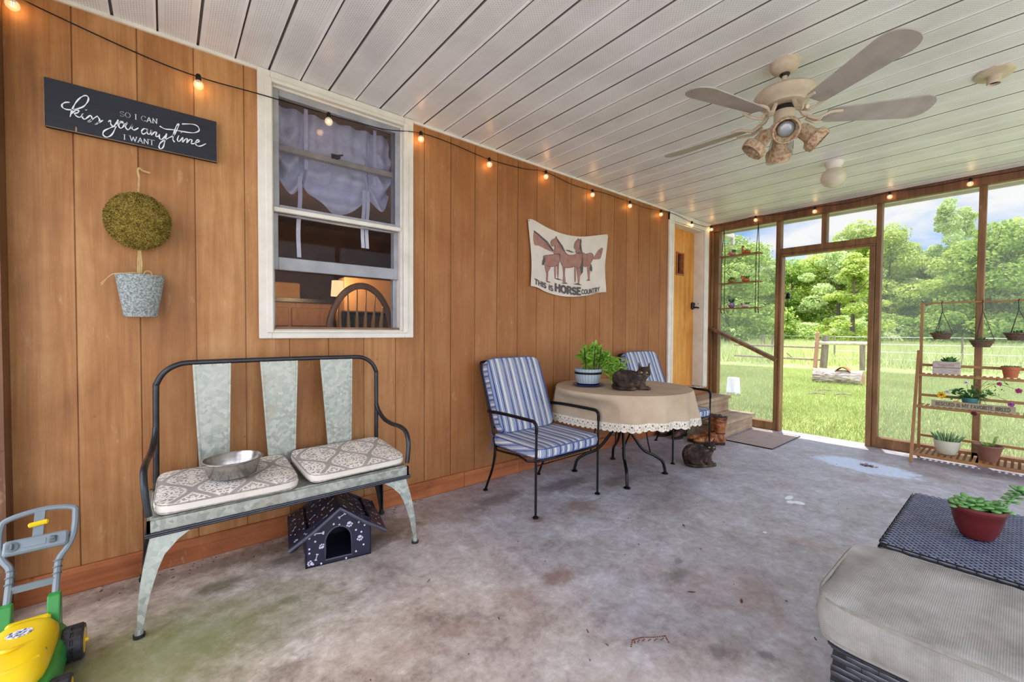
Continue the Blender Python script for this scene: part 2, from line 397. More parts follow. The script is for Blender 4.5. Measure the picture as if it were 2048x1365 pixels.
def mat_concrete():
    m, t = newmat('worn_concrete_slab'); v = t.coord(); x, y, z = t.sep(v)
    n1 = t.noise(v, 1.3, 8, .68, .4); n2 = t.noise(v, 6, 8, .7, .6); n3 = t.noise(v, 38, 5, .7); n4 = t.noise(v, 15, 8, .75, .3)
    f = t.m('ADD', t.m('ADD', t.m('MULTIPLY', n1, .34), t.m('MULTIPLY', n4, .28)), t.m('ADD', t.m('MULTIPLY', n2, .24), t.m('MULTIPLY', n3, .14)))
    warm = t.ramp(f, [(.38, lin(118,102,92)), (.45, lin(168,150,137)), (.52, lin(200,184,170)), (.60, lin(230,219,208))])
    cool = t.ramp(f, [(.38, lin(116,110,112)), (.46, lin(152,147,152)), (.53, lin(176,174,182)), (.62, lin(208,210,224))])
    side = t.m('ADD', t.m('MULTIPLY', x, .30), t.m('MULTIPLY', t.noise(v, .8, 3), 1.0))
    col = t.mix(t.ramp(side, [(.62, 0.), (1.25, 1.)]), warm, cool)  # warm-to-cool drift along the slab paints in bluish sky light
    # rusty brown blotches
    rb = t.ramp(t.noise(v, 2.1, 5, .6, .5), [(.56, 0.), (.72, 1.)]); col = t.mix(t.m('MULTIPLY', rb, .5), col, lin(146,112,92))
    # dark worn spots
    ds = t.ramp(t.noise(t.map(v, (1,1,1), (5,3,0)), 3.1, 7, .72, .3), [(.63, 0.), (.74, 1.)]); col = t.mix(t.m('MULTIPLY', ds, .55), col, lin(88,76,68))
    # white lime flecks
    wf = t.ramp(t.noise(t.map(v, (1,1,1), (1,8,0)), 17, 6, .75), [(.66, 0.), (.74, 1.)]); col = t.mix(t.m('MULTIPLY', wf, .5), col, lin(220,216,212))
    # green algae and grime near the left end of the wall
    def blob(cx, cy, rx, ry, e0=.75, e1=1.15, a=0):
        p = t.node('ShaderNodeVectorMath', {0: t.map(v, (1/rx,1/ry,0), (-cx/rx,-cy/ry,0)) if not a else t.map(t.map(v, (1,1,0), (-cx,-cy,0)), (1,1,0), (0,0,0), (0,0,a)), 1: (1/rx,1/ry,0) if a else (1,1,1)}, operation='MULTIPLY').outputs[0]
        d = t.node('ShaderNodeVectorMath', {0: p}, operation='LENGTH').outputs['Value']
        d = t.m('ADD', d, t.m('MULTIPLY_ADD', t.m('ADD', t.m('MULTIPLY', n2, .5), t.m('MULTIPLY', n4, .5)), 2.2, -1.1)); return t.ramp(d, [(e0/2, 1.), (e1/2, 0.)]) if False else t.node('ShaderNodeMapRange', {'Value': d, 'From Min': e0, 'From Max': e1, 'To Min': 1., 'To Max': 0.}).outputs[0]
    g = blob(-.04, -.66, .46, .26, .45, 1.5); col = t.mix(t.m('MULTIPLY', g, t.m('MULTIPLY_ADD', n2, 1.3, .05, clamp=True)), col, lin(104,116,44))
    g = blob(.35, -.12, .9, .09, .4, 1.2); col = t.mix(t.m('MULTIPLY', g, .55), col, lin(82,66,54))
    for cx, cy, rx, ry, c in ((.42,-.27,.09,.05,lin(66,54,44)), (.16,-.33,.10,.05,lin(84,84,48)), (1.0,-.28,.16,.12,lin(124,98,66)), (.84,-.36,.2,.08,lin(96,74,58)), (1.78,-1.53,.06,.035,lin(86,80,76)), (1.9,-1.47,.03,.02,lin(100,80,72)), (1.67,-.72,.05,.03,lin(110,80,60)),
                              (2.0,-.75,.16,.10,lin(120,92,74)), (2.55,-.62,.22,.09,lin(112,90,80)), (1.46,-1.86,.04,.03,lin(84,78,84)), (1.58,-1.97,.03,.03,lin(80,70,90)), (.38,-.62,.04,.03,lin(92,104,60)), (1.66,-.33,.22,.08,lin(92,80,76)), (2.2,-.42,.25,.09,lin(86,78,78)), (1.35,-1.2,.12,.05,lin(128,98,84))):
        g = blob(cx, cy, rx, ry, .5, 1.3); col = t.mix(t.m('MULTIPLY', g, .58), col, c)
    # large bluish-white mineral patch and small paint splotches
    g = blob(4.47, -1.68, .19, .34, .9, 1.1, .1); wet = g
    col = t.mix(t.m('MULTIPLY', g, t.ramp(n3, [(.3, .55), (.5, .95)])), col, lin(206,222,246))
    for cx, cy, rx, ry in ((3.17,-1.6,.03,.03), (3.22,-1.53,.05,.02), (3.14,-1.56,.03,.02), (2.55,-1.62,.01,.01)):
        g = blob(cx, cy, rx, ry, .8, 1.1); col = t.mix(g, col, lin(228,232,242))
    rough = t.ramp(n1, [(.35, .34), (.65, .58)]); rough = t.mix(wet, rough, (.5,.5,.5))
    fin(t, col, rough, 0, t.bump(f, .25, .004), .5); return m
CONC = mat_concrete()

def screen_mat():
    m, t = newmat('insect_screen'); tr = t.node('ShaderNodeBsdfTransparent', {'Color': (.95,.95,.96,1)}); df = t.node('ShaderNodeBsdfDiffuse', {'Color': (*lin(176,180,180),1)})
    tl = t.node('ShaderNodeBsdfTranslucent', {'Color': (*lin(190,194,196),1)}); a = t.node('ShaderNodeMixShader', {0: .5, 1: df.outputs[0], 2: tl.outputs[0]})
    mx = t.node('ShaderNodeMixShader', {0: .15, 1: tr.outputs[0], 2: a.outputs[0]}); t.l.new(mx.outputs[0], t.out.inputs[0]); return m
SCREEN = screen_mat()
def pane_mat(tint=(.95,.95,.96), dirt=.008, refl=.07, name='window_pane_glass'):
    m, t = newmat(name); tr = t.node('ShaderNodeBsdfTransparent', {'Color': (*tint,1)}); gl = t.node('ShaderNodeBsdfGlossy', {'Roughness': .03, 'Color': (1,1,1,1)})
    df = t.node('ShaderNodeBsdfDiffuse', {'Color': (*lin(150,150,158),1)})
    fr = t.node('ShaderNodeFresnel', {'IOR': 1.6}).outputs[0]
    mx = t.node('ShaderNodeMixShader', {0: t.m('MULTIPLY', fr, refl, clamp=True), 1: tr.outputs[0], 2: gl.outputs[0]})
    m2 = t.node('ShaderNodeMixShader', {0: t.m('MULTIPLY', t.noise(t.coord(), 30, 5, .7), dirt*2), 1: mx.outputs[0], 2: df.outputs[0]})
    t.l.new(m2.outputs[0], t.out.inputs[0]); return m
PANE = pane_mat(); PANE_D = pane_mat((.84,.84,.88), .035, .25, 'dusty_screened_glass')

def struct(o, kind='structure'): o['kind'] = kind; return o

# ---------------------------------------------------------------- floor, wall, ceiling
mb = MB(); mb.box((-.62,-3.8,-.15), (5.41,.0,0)); struct(mb.build('floor', CONC))

def wallboxes(mb, x0, x1, holes, y0, y1, z0, z1):
    xs = sorted({x0, x1, *[h[i] for h in holes for i in (0,1)]})
    xs = [x for x in xs if x0 <= x <= x1]
    for a, b in zip(xs[:-1], xs[1:]):
        zz = [(z0, z1)]
        for h in holes:
            if h[0] <= a+1e-6 and h[1] >= b-1e-6:
                nz = []
                for p, q in zz:
                    if h[2] > p: nz.append((p, min(q, h[2])))
                    if h[3] < q: nz.append((max(p, h[3]), q))
                zz = nz
        for p, q in zz:
            if q-p > 1e-5: mb.box((a,y0,p), (b,y1,q))
HO = [(.43,1.165,1.095,2.385), (4.36,5.075,.44,2.335)]
mb = MB(); g = -.485; xs = []
while g < 5.3: xs.append(g); g += .2
xs = [-.56]+xs+[5.4]
for a, b in zip(xs[:-1], xs[1:]): wallboxes(mb, a+.0024, b-.0024, HO, 0, .1, -.1, 2.46)
wallboxes(mb, -.56, 5.4, HO, .006, .1, -.1, 2.46)
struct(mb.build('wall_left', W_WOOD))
mb = MB(); mb.box((-.50,-.019,0), (1.62,0,.108), bev=.004); mb.box((1.622,-.019,0), (4.33,0,.106), bev=.004); struct(mb.build('baseboard_left', BASE_WOOD))
mb = MB(); mb.box((-.6,-.10,0), (-.468,0,2.44)); struct(mb.build('trim_corner', BEAM_WOOD))
mb = MB(); mb.box((-.6,-.012,2.425), (5.25,0,2.44)); struct(mb.build('trim_ceiling', WHITE))

mb = MB(); k0 = -3
for k in range(k0, 40):
    a = P0+PW*k; b = a+PW
    if a > 5.3: break
    b2 = min(b, 5.40); ya, yb = -3.8, .05
    # flat panel, then a narrow rib and open groove
    mb.box((a+.009, ya, 2.44), (b2-.007, yb, 2.452), k=0)
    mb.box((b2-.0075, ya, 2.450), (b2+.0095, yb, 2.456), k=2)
    if k % 2: mb.box((b2-.0072, ya, 2.4380), (b2+.0015, yb, 2.450), k=1)
    else: mb.box((b2-.0072, ya, 2.4400), (b2-.002, yb, 2.450), k=1)
    mb.box((b2+.0075, ya, 2.4402), (b2+.0095, yb, 2.451), k=2)  # dark strips here and on the groove back paint in its shade
struct(mb.build('ceiling', [SOFFIT, SEAM, pm('painted_groove_shade', lin(122,122,124), lin(104,104,106), 10, .8, bump=0)]))
mb = MB(); mb.box((-1.1,-4.1,2.47), (5.72,.05,2.56)); mb.box((-1.1,.05,2.47),(5.72,3.6,2.56)); struct(mb.build('roof_deck', pm('roof_board', lin(120,100,80)), None))
# eave beyond the far wall: corrugated white soffit, fascia, gutter return
mb = MB()
for i in range(60): 
    y = -3.8+i*.075
    mb.box((5.39,y,2.44), (5.70,y+.05,2.455)); mb.box((5.39,y+.05,2.448), (5.70,y+.075,2.455))
mb.box((5.70,-4.1,2.395), (5.725,.4,2.56)); mb.box((5.64,-4.1,2.42),(5.70,.4,2.432))
struct(mb.build('trim_eave', WHITE))
mb = MB(); mb.box((5.73,.12,2.43), (6.23,.7,2.50), bev=.01); mb.box((6.19,.12,2.335),(6.23,.17,2.44), bev=.008); mb.box((6.19,.12,2.333),(6.23,.7,2.352), bev=.004); struct(mb.build('trim_gutter', WHITE))

# ---------------------------------------------------------------- far screened wall
fw = thing('wall_far', None, None, (5.3,0,0)); struct(fw); ofs = (5.3,0,0)
def fp(name, boxes, mat, lab=None, bev=.004):
    mb = MB()
    for b in boxes: mb.box(b[0], b[1], bev=bev)
    o = mb.build(name, mat, fw, off=ofs)
    if lab: o['label'] = lab
    return o
fp('beam', [((5.262,-3.7,2.345),(5.30,0,2.44)), ((5.30,-3.7,2.36),(5.39,0,2.44))], BEAM_WOOD)
fp('post', [((5.262,-.03,0),(5.30,.0,2.345)), ((5.30,-.085,.0),(5.39,.0,2.36))], POST_WOOD)
fp('post', [((5.30,-.76,0),(5.39,-.715,2.36))], POST_WOOD); fp('door_jamb', [((5.285,-.785,0),(5.39,-.762,1.95))], POST_WOOD)
fp('post', [((5.30,-1.62,0),(5.39,-1.578,2.36))], POST_WOOD); fp('door_jamb', [((5.285,-1.577,0),(5.39,-1.535,1.95))], POST_WOOD)
fp('post', [((5.30,-2.285,0),(5.39,-2.24,2.36))], POST_WOOD)
fp('post', [((5.30,-2.99,0),(5.39,-2.945,2.36))], POST_WOOD)
fp('stud', [((5.30,-1.182,2.04),(5.39,-1.137,2.36))], POST_WOOD)
fp('lintel', [((5.30,-1.578,1.975),(5.39,-.76,2.04)), ((5.285,-1.577,1.95),(5.39,-.762,1.975))], POST_WOOD)
fp('sill', [((5.30,-.715,0),(5.39,-.085,.092))], POST_WOOD); fp('sill', [((5.30,-3.6,0),(5.39,-1.62,.098))], POST_WOOD)
mb = MB(); mb.beam((5.28,.0,1.165), (5.28,-.755,.795), .036, .092, up=(1,0,0), bev=.003); mb.build('brace', POST_WOOD, fw, off=ofs)
mb = MB()
for y0, y1, z0, z1 in ((-.715,-.085,.092,2.36), (-1.137,-.76,2.04,2.36), (-1.578,-1.182,2.04,2.36), (-2.24,-1.62,.098,2.36), (-2.945,-2.285,.098,2.36)):
    mb.box((5.362,y0,z0),(5.3625,y1,z1))
mb.build('insect_screen', SCREEN, fw, off=ofs)
# the unseen long side and near end: posts and beam only
for nm, boxes in (('wall_right', [((-.6,-3.75,2.3),(5.3,-3.66,2.44)), ((-.6,-3.75,0),(5.3,-3.66,.09))]+[((x,-3.75,0),(x+.045,-3.66,2.44)) for x in (-.6,.7,1.9,3.1,4.2)]),
                  ('wall_near', [((-.6,-3.7,2.3),(-.51,-.1,2.44)), ((-.6,-3.7,0),(-.51,-.1,.09))]+[((-.6,y,0),(-.51,y+.045,2.44)) for y in (-1.3,-2.6)])):
    mb = MB()
    for b in boxes: mb.box(b[0], b[1])
    struct(mb.build(nm, POST_WOOD))

# ---------------------------------------------------------------- window in the left wall
wd = struct(thing('window_1', None, None, (0,0,0)))
def wp(name, boxes, mat, lab=None, bev=.003, par=None):
    mb = MB()
    for b in boxes: mb.box(b[0], b[1], bev=bev)
    o = mb.build(name, mat, par or wd)
    if lab: o['label'] = lab
    return o
def ring(x0, x1, z0, z1, w, y0, y1, wb=None, wt=None):
    wb = w if wb is None else wb; wt = w if wt is None else wt
    return [((x0,y0,z0),(x0+w,y1,z1)), ((x1-w,y0,z0),(x1,y1,z1)), ((x0+w,y0,z0),(x1-w,y1,z0+wb)), ((x0+w,y0,z1-wt),(x1-w,y1,z1))]
wp('casing', ring(.372,1.228,1.06,2.438,.058,-.022,0,.036,.052)+ring(.405,1.19,1.09,2.40,.03,-.030,-.0,.012,.02), WHITE)
wp('window_frame', ring(.43,1.165,1.095,2.385,.014,.0,.11), WHITE)
wp('storm_sash', ring(.444,1.152,1.75,2.372,.03,.012,.030,.02,.034), GREYW)
wp('divider_bar', [((.444,-.004,1.728),(1.152,.024,1.752))], WHITE)
wp('check_rail', [((.47,.06,2.075),(1.128,.095,2.108))], pm('cream_rail', lin(196,186,170), lin(160,150,134), 14, .5))
wp('lower_sash', ring(.444,1.152,1.428,1.73,.028,.035,.06,.068,.01), GREYW)
wp('side_track', [((1.128,.06,1.10),(1.152,.10,2.372)), ((.444,.06,1.10),(.46,.10,2.372))], GREYW)
wp('sill', [((.444,.02,1.095),(1.152,.13,1.122))], pm('aged_sill_wood', lin(150,110,84), lin(110,80,60), 14, .6))
mb = MB(); mb.box((.474,.02,1.77),(1.122,.022,2.34)); mb.build('upper_pane', PANE_D, wd)
mb = MB(); mb.box((.472,.046,1.496),(1.124,.048,1.72)); mb.build('middle_pane', PANE, wd)
mb = MB(); mb.box((.46,.07,1.12),(1.128,.072,1.43)); mb.build('lower_pane', PANE, wd)
mb = MB(); mb.box((.762,.045,2.108),(.80,.07,2.118)); mb.beam((.78,.05,2.118),(.815,.05,2.13),.008,.008); mb.box((.752,.052,2.10),(.79,.062,2.125)); mb.build('sash_latch', DARK, wd)

# ---------------------------------------------------------------- door in the left wall
dr = struct(thing('door_1', None, None, (0,0,0)))
def dp(name, boxes, mat, bev=.003, par=None):
    mb = MB()
    for b in boxes: mb.box(b[0], b[1], bev=bev)
    return mb.build(name, mat, par or dr)
mb = MB(); wallboxes(mb, 4.365, 5.07, [(4.665,4.80,1.80,2.035)], .115, .155, .445, 2.33); dpn = mb.build('door_panel', DOOR_WOOD, dr)
dp('door_window_frame', ring(4.648,4.817,1.782,2.052,.018,.10,.16), BASE_WOOD, par=dpn)
dp('door_window_pane', [((4.665,.138,1.80),(4.80,.14,2.035))], PANE, 0, par=dpn)
dp('jamb', [((5.07,.0,.44),(5.085,.2,2.345)), ((4.35,.0,.44),(4.365,.2,2.345)), ((4.36,.0,2.325),(5.075,.2,2.345))], WHITE)
dp('casing', [((4.268,-.022,.2),(4.36,0,2.425)), ((5.075,-.022,.43),(5.175,0,2.425)), ((4.268,-.026,2.335),(5.175,0,2.43)), ((4.33,-.03,.2),(4.355,0,2.33))], WHITE)
dp('threshold', [((4.36,-.03,.425),(5.16,.115,.447))], pm('peeling_threshold_paint', lin(214,206,196), lin(120,98,80), 25, .7, contrast=.08))
BLK = pm('black_iron', lin(34,34,38), lin(20,20,24), 20, .38, .6, bump=.1)
mb = MB(); mb.box((5.005,.085,1.385),(5.05,.115,1.475), bev=.01); mb.tube([(5.028,.09,1.41),(5.028,.05,1.41),(5.06,.04,1.405)], .009, 8); mb.box((5.012,.078,1.43),(5.042,.09,1.468), bev=.004); mb.build('door_lock', BLK, dr, smooth=True)
mb = MB(); mb.box((5.071,.05,1.47),(5.0715,.058,1.482)); mb.box((5.069,.05,1.448),(5.0715,.058,1.462)); mb.build('strike_plate', DARK, dr)
# room behind the door: plain dark box shared with the kitchen

# ---------------------------------------------------------------- kitchen behind the window
KW = pm('kitchen_brown_wall', lin(104,72,52), lin(70,48,36), 4, .8); CAB = pm('kitchen_cabinet_wood', lin(176,120,70), lin(140,92,52), 6, .5, st=(6,6,1)); CAB2 = pm('cabinet_edge', lin(110,72,44), lin(88,56,34), 8, .6)
for nm, lo, hi in (('wall_kitchen_back',(-.6,3.4,-.1),(5.3,3.5,2.45)),('wall_kitchen_near',(-.7,.1,-.15),(-.6,3.5,2.45)),('wall_kitchen_far',(5.3,.1,-.15),(5.4,3.5,2.45)),('floor_kitchen',(-.6,.1,-.15),(5.3,3.5,-.1)),('ceiling_kitchen',(-.7,.1,2.45),(5.4,3.5,2.47))):
    mb = MB(); mb.box(lo, hi); struct(mb.build(nm, KW))
kc = thing('kitchen_cabinet', 'brown wooden kitchen base cabinets seen through the lower window pane', 'cabinet', (1.5,2.7,0))
mb = MB(); mb.box((-.3,2.75,-.1),(1.55,3.35,1.42)); mb.box((2.0,2.75,-.1),(3.2,3.35,1.30)); mb.build('body', CAB, kc, off=(1.5,2.7,0))
for x0 in (-.25,.2,.65,1.1): 
    mb = MB(); mb.box((x0,2.73,.5),(x0+.42,2.75,1.12), bev=.006); mb.build('door', CAB, kc, off=(1.5,2.7,0))
    mb = MB(); mb.box((x0,2.73,1.15),(x0+.42,2.75,1.36), bev=.006); mb.build('drawer', CAB, kc, off=(1.5,2.7,0))
mb = MB(); mb.box((-.35,2.7,1.42),(1.6,3.39,1.46)); mb.box((1.95,2.7,1.30),(3.25,3.39,1.335)); tag(mb.build('countertop', pm('dark_countertop', lin(60,48,40), lin(36,30,26), 20, .3)), 'dark kitchen worktop seen through the lower window pane', 'countertop')
mb = MB(); mb.box((.75,2.78,1.46),(1.2,2.95,1.64), bev=.01); tag(mb.build('cardboard_box', pm('tan_cardboard', lin(196,150,96), lin(176,130,80), 6, .8)), 'tan box on the kitchen counter left of the lamp, inside the window', 'box')
tl = thing('kitchen_table', 'dark kitchen table under the window behind the spindle chair', 'table', (.8,.95,-.1))
mb = MB(); mb.box((.35,.75,1.06),(1.75,1.9,1.10), bev=.01); mb.build('tabletop', DARK, tl, off=(.8,.95,-.1))
for x, y in ((.42,.82),(1.68,.82),(.42,1.83),(1.68,1.83)):
    mb = MB(); mb.box((x-.03,y-.03,-.1),(x+.03,y+.03,1.06)); mb.build('leg', DARK, tl, off=(.8,.95,-.1))
mb = MB(); mb.box((.52,.85,1.10),(.60,.92,1.185), bev=.004); mb.box((.50,.84,1.10),(.62,.93,1.112)); tag(mb.build('napkin_holder', pm('light_wood', lin(214,168,120), lin(190,140,92), 9, .6)), 'small light wood holder on the kitchen table inside the window', 'holder')
# lamp with glowing shade
def emit(name, col, st):
    m, t = newmat(name); e = t.node('ShaderNodeEmission', {'Color': (*col,1), 'Strength': st}); t.l.new(e.outputs[0], t.out.inputs[0]); return m
lp = thing('table_lamp', 'lit table lamp with cream square shade seen through the window', 'lamp', (1.30,1.75,1.1))
mb = MB(); mb.lathe([(.062,0),(.052,.15)], 24, (1.30,1.75,1.435)); mb.build('lamp_shade', emit('glowing_cream_shade', lin(255,205,150), 1.1), lp, smooth=True, off=(1.30,1.75,1.1))
mb = MB(); mb.lathe([(.05,0),(.05,.01),(.012,.03),(.03,.12),(.035,.2),(.012,.27),(.008,.36)], 16, (1.30,1.75,1.10)); mb.build('base', CAB2, lp, smooth=True, off=(1.30,1.75,1.1))
def plight(name, loc, e, col, r=.03):
    l = bpy.data.lights.new(name, 'POINT'); l.energy = e; l.color = col; l.shadow_soft_size = r
    o = bpy.data.objects.new(name, l); COL.objects.link(o); o.location = loc; return o
plight('lamp_bulb_light', (1.30,1.75,1.62), 18, (1,.68,.36), .05); plight('lamp_bulb_light', (1.30,1.50,1.42), 10, (1,.68,.36), .05); plight('kitchen_fill_light', (.2,1.3,2.3), 7, (1,.86,.7), .1);  # unseen ceiling fill added to light the curtain and kitchen
mb = MB(); mb.box((1.44,1.98,1.30),(2.05,2.2,1.66), bev=.01); tag(mb.build('lit_recess_stand_in', pm('lamplit_cream', lin(176,132,88), lin(150,108,68), 4, .6)), 'added cream panel standing in for the lamp-lit wall recess, right of the lamp inside the window', 'cabinet')  # added panel, stands in for the warm lamp-lit recess of the wall
# spindle back chair
OAK = pm('brown_oak', lin(150,98,58), lin(112,70,40), 8, .45, st=(3,3,.6))
sc = thing('spindle_chair', 'arched spindle back wooden chair seen through the lower window pane', 'chair', (1.08,.5,0))
o_ = (1.08,.5,0)
arch = [(1.08+.225*cos(a), .50-.02*sin(a), 1.06+.36*sin(a)) for a in [pi*i/20 for i in range(21)]]
mb = MB(); mb.tube(arch, .019, 8, flat=1.2); mb.build('bow', OAK, sc, smooth=True, off=o_)
for i in range(6):
    f = -.85+1.7*i/5; x = 1.08+.17*f*1.12; xb = 1.08+.15*f; zt = 1.06+.36*sqrt(max(0, 1-(f*.85)**2))-.01
    mb = MB(); mb.tube([(xb,.52,.62),(xb+(x-xb)*.4,.51,.9),(xb+(x-xb)*.6,.50,1.16),(xb+(x-xb)*.85,.49,1.27),(x,.485,zt)], [.010,.017,.023,.009,.007], 8, flat=.5); mb.build('spindle', pm('light_spindle', lin(196,150,100), lin(160,112,66), 9, .45) if i == 0 else bpy.data.materials['light_spindle'], sc, smooth=True, off=o_)
mb = MB(); mb.box((.84,.42,.58),(1.32,.86,.625), bev=.015); mb.build('seat', OAK, sc, off=o_)
for x, y in ((.88,.46),(1.28,.46),(.88,.82),(1.28,.82)):
    mb = MB(); mb.tube([(x,y,-.1),(x,y,.3),(x,y,.58)], [.014,.02,.014], 8); mb.build('leg', OAK, sc, smooth=True, off=o_)
# curtain tied up in a balloon
CUR = pm('pale_curtain_cotton', lin(226,228,244), lin(200,202,222), 30, .9, bump=.2)
ct = thing('balloon_curtain', 'pale tied-up balloon curtain behind the upper window pane', 'curtain', (.8,.15,1.9))
def cfn(u, v):
    x = .49+.65*u
    mid = abs(2*u-1); sag = .18*(1-min(1, mid/.62)**2)
    bot = 1.985-sag if mid < .62 else 1.985-.12*sin(min(1,(mid-.62)/.38)*pi)
    z = 2.36+(bot-2.36)*v
    tie = math.exp(-((mid-.58)/.1)**2)
    y = .165-.03*sin(v*pi)*(1-tie) + -0.0+.014*sin(x*62+v*3)*(1-.6*v) + .045*sin(v*20+5.0*cos((2*u-1)*2.6))*v*(1-tie) + .02*tie*sin(x*190)*v
    x += -(mid-.58)*(.5 if u > .5 else -.5)*tie*v*.8
    return (x, y, z)
mb = MB(); mb.sheet(cfn, 90, 50); mb.build('drape', CUR, ct, smooth=True, off=(.8,.15,1.9), angle=180)
for xs_ in ((.60,.598,.592), (.966,.972,.958), (.99,1.0,.985)):
    mb = MB(); mb.sheet(lambda u, v: (xs_[0]+(xs_[2]-xs_[0])*v+.022*u-.011+.004*sin(v*7), .13, 1.98-(.46 if xs_[0] < .7 else .36)*v), 2, 12); mb.build('tie_strap', CUR, ct, off=(.8,.15,1.9))
for x0 in (.62,1.02):
    mb = MB(); mb.sheet(lambda u, v: (x0+.02*u, .112, 2.36-.34*v), 1, 4); mb.build('tie_strap', CUR, ct, off=(.8,.15,1.9))
mb = MB(); mb.box((1.42,1.1,1.35),(1.46,1.14,1.9)); mb.box((1.30,1.1,1.85),(1.72,1.12,1.9)); 

# ---------------------------------------------------------------- outdoors
def mat_ground():
    m, t = newmat('mown_lawn'); v = t.coord(); x, y, z = t.sep(v)
    n = t.m('ADD', t.m('MULTIPLY', t.noise(v, .6, 5, .6), .5), t.m('MULTIPLY', t.noise(v, 9, 6, .7), .5))
    col = t.ramp(n, [(.38, lin(112,128,64)), (.5, lin(142,158,86)), (.62, lin(172,184,116))])
    bounce_zone = t.m('MAXIMUM', t.m('LESS_THAN', t.m('ADD', y, t.m('MULTIPLY', t.noise(v, 2, 3), .5)), -3.9), t.m('LESS_THAN', x, -.6)); bounce_zone = t.m('MULTIPLY', bounce_zone, t.m('LESS_THAN', x, 6.5))  # unseen pale ground added to bounce neutral light into the porch
    bounce_col = t.ramp(t.noise(v, 60, 4, .7), [(.35, lin(150,144,136)), (.6, lin(216,210,202))])
    col = t.mix(t.ramp(t.noise(v, 1.4, 4, .6), [(.6, 0.), (.72, .5)]), col, lin(196,186,140)); col = t.mix(bounce_zone, col, bounce_col)
    fin(t, col, .9, 0, t.bump(t.noise(v, 30, 4), .6, .02)); return m
mb = MB(); mb.sheet(lambda u, v: (-60+260*u, -150+300*v, -.1 if True else 0), 26, 30); struct(mb.build('ground', mat_ground()))
def leafmat(name, cols, trans=.6, sp=.25):
    m, t = newmat(name); r = t.node('ShaderNodeNewGeometry').outputs['Random Per Island']
    n = t.noise(t.coord(), .9, 3, .6); f = t.m('ADD', t.m('MULTIPLY', r, .55), t.m('MULTIPLY', n, .45))
    k = len(cols)-1; col = t.ramp(f, [(.15+.7*i/k, c) for i, c in enumerate(cols)])
    fin(t, col, .55, 0, spec=sp); tr = t.node('ShaderNodeBsdfTranslucent', {'Color': col})
    mx = t.node('ShaderNodeMixShader', {0: trans, 1: t.b.outputs[0], 2: tr.outputs[0]}); t.l.new(mx.outputs[0], t.out.inputs[0]); return m
def fast_mesh(name, V, Fq, mat, nv):      # V (N,3), Fq (M,nv)
    me = bpy.data.meshes.new(name); me.vertices.add(len(V)); me.vertices.foreach_set('co', V.astype(np.float32).ravel())
    me.loops.add(Fq.size); me.loops.foreach_set('vertex_index', Fq.astype(np.int32).ravel())
    me.polygons.add(len(Fq)); me.polygons.foreach_set('loop_start', np.arange(0, Fq.size, nv, dtype=np.int32)); me.polygons.foreach_set('loop_total', np.full(len(Fq), nv, dtype=np.int32))
    me.materials.append(mat); me.update(calc_edges=True); me.validate(); return me
def leaf_cards(C_, Nn, size, seed=1, aspect=.6):
    rs = np.random.RandomState(seed); n = len(C_)
    nn = Nn + rs.normal(0, .55, (n,3)); nn /= np.linalg.norm(nn, axis=1)[:,None]
    a = np.cross(nn, rs.normal(0,1,(n,3))); a /= np.linalg.norm(a, axis=1)[:,None]; b = np.cross(nn, a)
    s_ = size*(.6+.8*rs.rand(n))[:,None]
    V = np.stack([C_-a*s_*.5, C_+b*s_*aspect*.5+nn*s_*.08, C_+a*s_*.5, C_-b*s_*aspect*.5+nn*s_*.08], 1).reshape(-1,3)
    return V, np.arange(4*n).reshape(n,4)
def crown(seed, n, lobes, rad, h0, h1, size, shape='round'):
    rs = np.random.RandomState(seed); P = []; Nn = []
    per = n//lobes
    for i in range(lobes):
        f = rs.rand(); z = h0+(h1-h0)*f
        prof = sin(pi*min(1, .12+.88*f))**.7 if shape == 'round' else (1-f)**.8+.06
        rr = rad*prof*sqrt(rs.rand()); th = rs.rand()*2*pi; c = np.array([rr*cos(th), rr*sin(th), z])
        lr = rad*(.20+.20*rs.rand())*(1 if shape == 'round' else .8)
        d = rs.normal(0,1,(per,3)); d /= np.linalg.norm(d, axis=1)[:,None]
        q = d*(lr*(.65+.4*rs.rand(per)))[:,None]*np.array([1,1,.62]); P.append(c+q); Nn.append(d+np.array([0,0,.5]))
    P = np.concatenate(P); Nn = np.concatenate(Nn); return leaf_cards(P, Nn, size, seed)
L1 = leafmat('spring_green_leaves', [lin(130,156,70), lin(170,192,92), lin(206,218,122), lin(232,236,164)])
L2 = leafmat('pale_green_leaves', [lin(150,176,106), lin(186,206,134), lin(214,228,166), lin(236,242,200)])
L3 = leafmat('deep_green_leaves', [lin(104,136,64), lin(138,168,76), lin(172,196,98), lin(206,218,130)])
BARK = pm('grey_brown_bark', lin(104,92,78), lin(66,56,46), 10, .9, st=(1,1,.3), bump=.6)
CM = [fast_mesh('foliage', *crown(11, 15000, 46, 4.2, 2.0, 13.5, .30), L1, 4), fast_mesh('foliage', *crown(12, 15000, 40, 3.8, 1.5, 12.5, .30), L2, 4),
      fast_mesh('foliage', *crown(13, 15000, 44, 4.4, 1.2, 12.0, .30), L3, 4), fast_mesh('foliage', *crown(14, 12000, 46, 3.4, 1.0, 12.5, .28, 'cone'), L1, 4),
      fast_mesh('foliage', *crown(15, 9000, 34, 2.6, 3.0, 16.0, .30), L2, 4)]
tm = MB(); tm.tube([(0,0,-.2),(.05,.05,3),(-.1,.1,7),(.1,0,11.5)], [.26,.2,.13,.03], 8)
for a in range(7):
    z = 2.5+a*1.2; th = a*2.3; tm.tube([(0,0,z),(cos(th)*1.2,sin(th)*1.2,z+.8),(cos(th)*2.4,sin(th)*2.4,z+2.0)], [.09,.05,.02], 6)
TM = tm.build('trunk', BARK, None, smooth=True); TMESH = TM.data; bpy.data.objects.remove(TM)
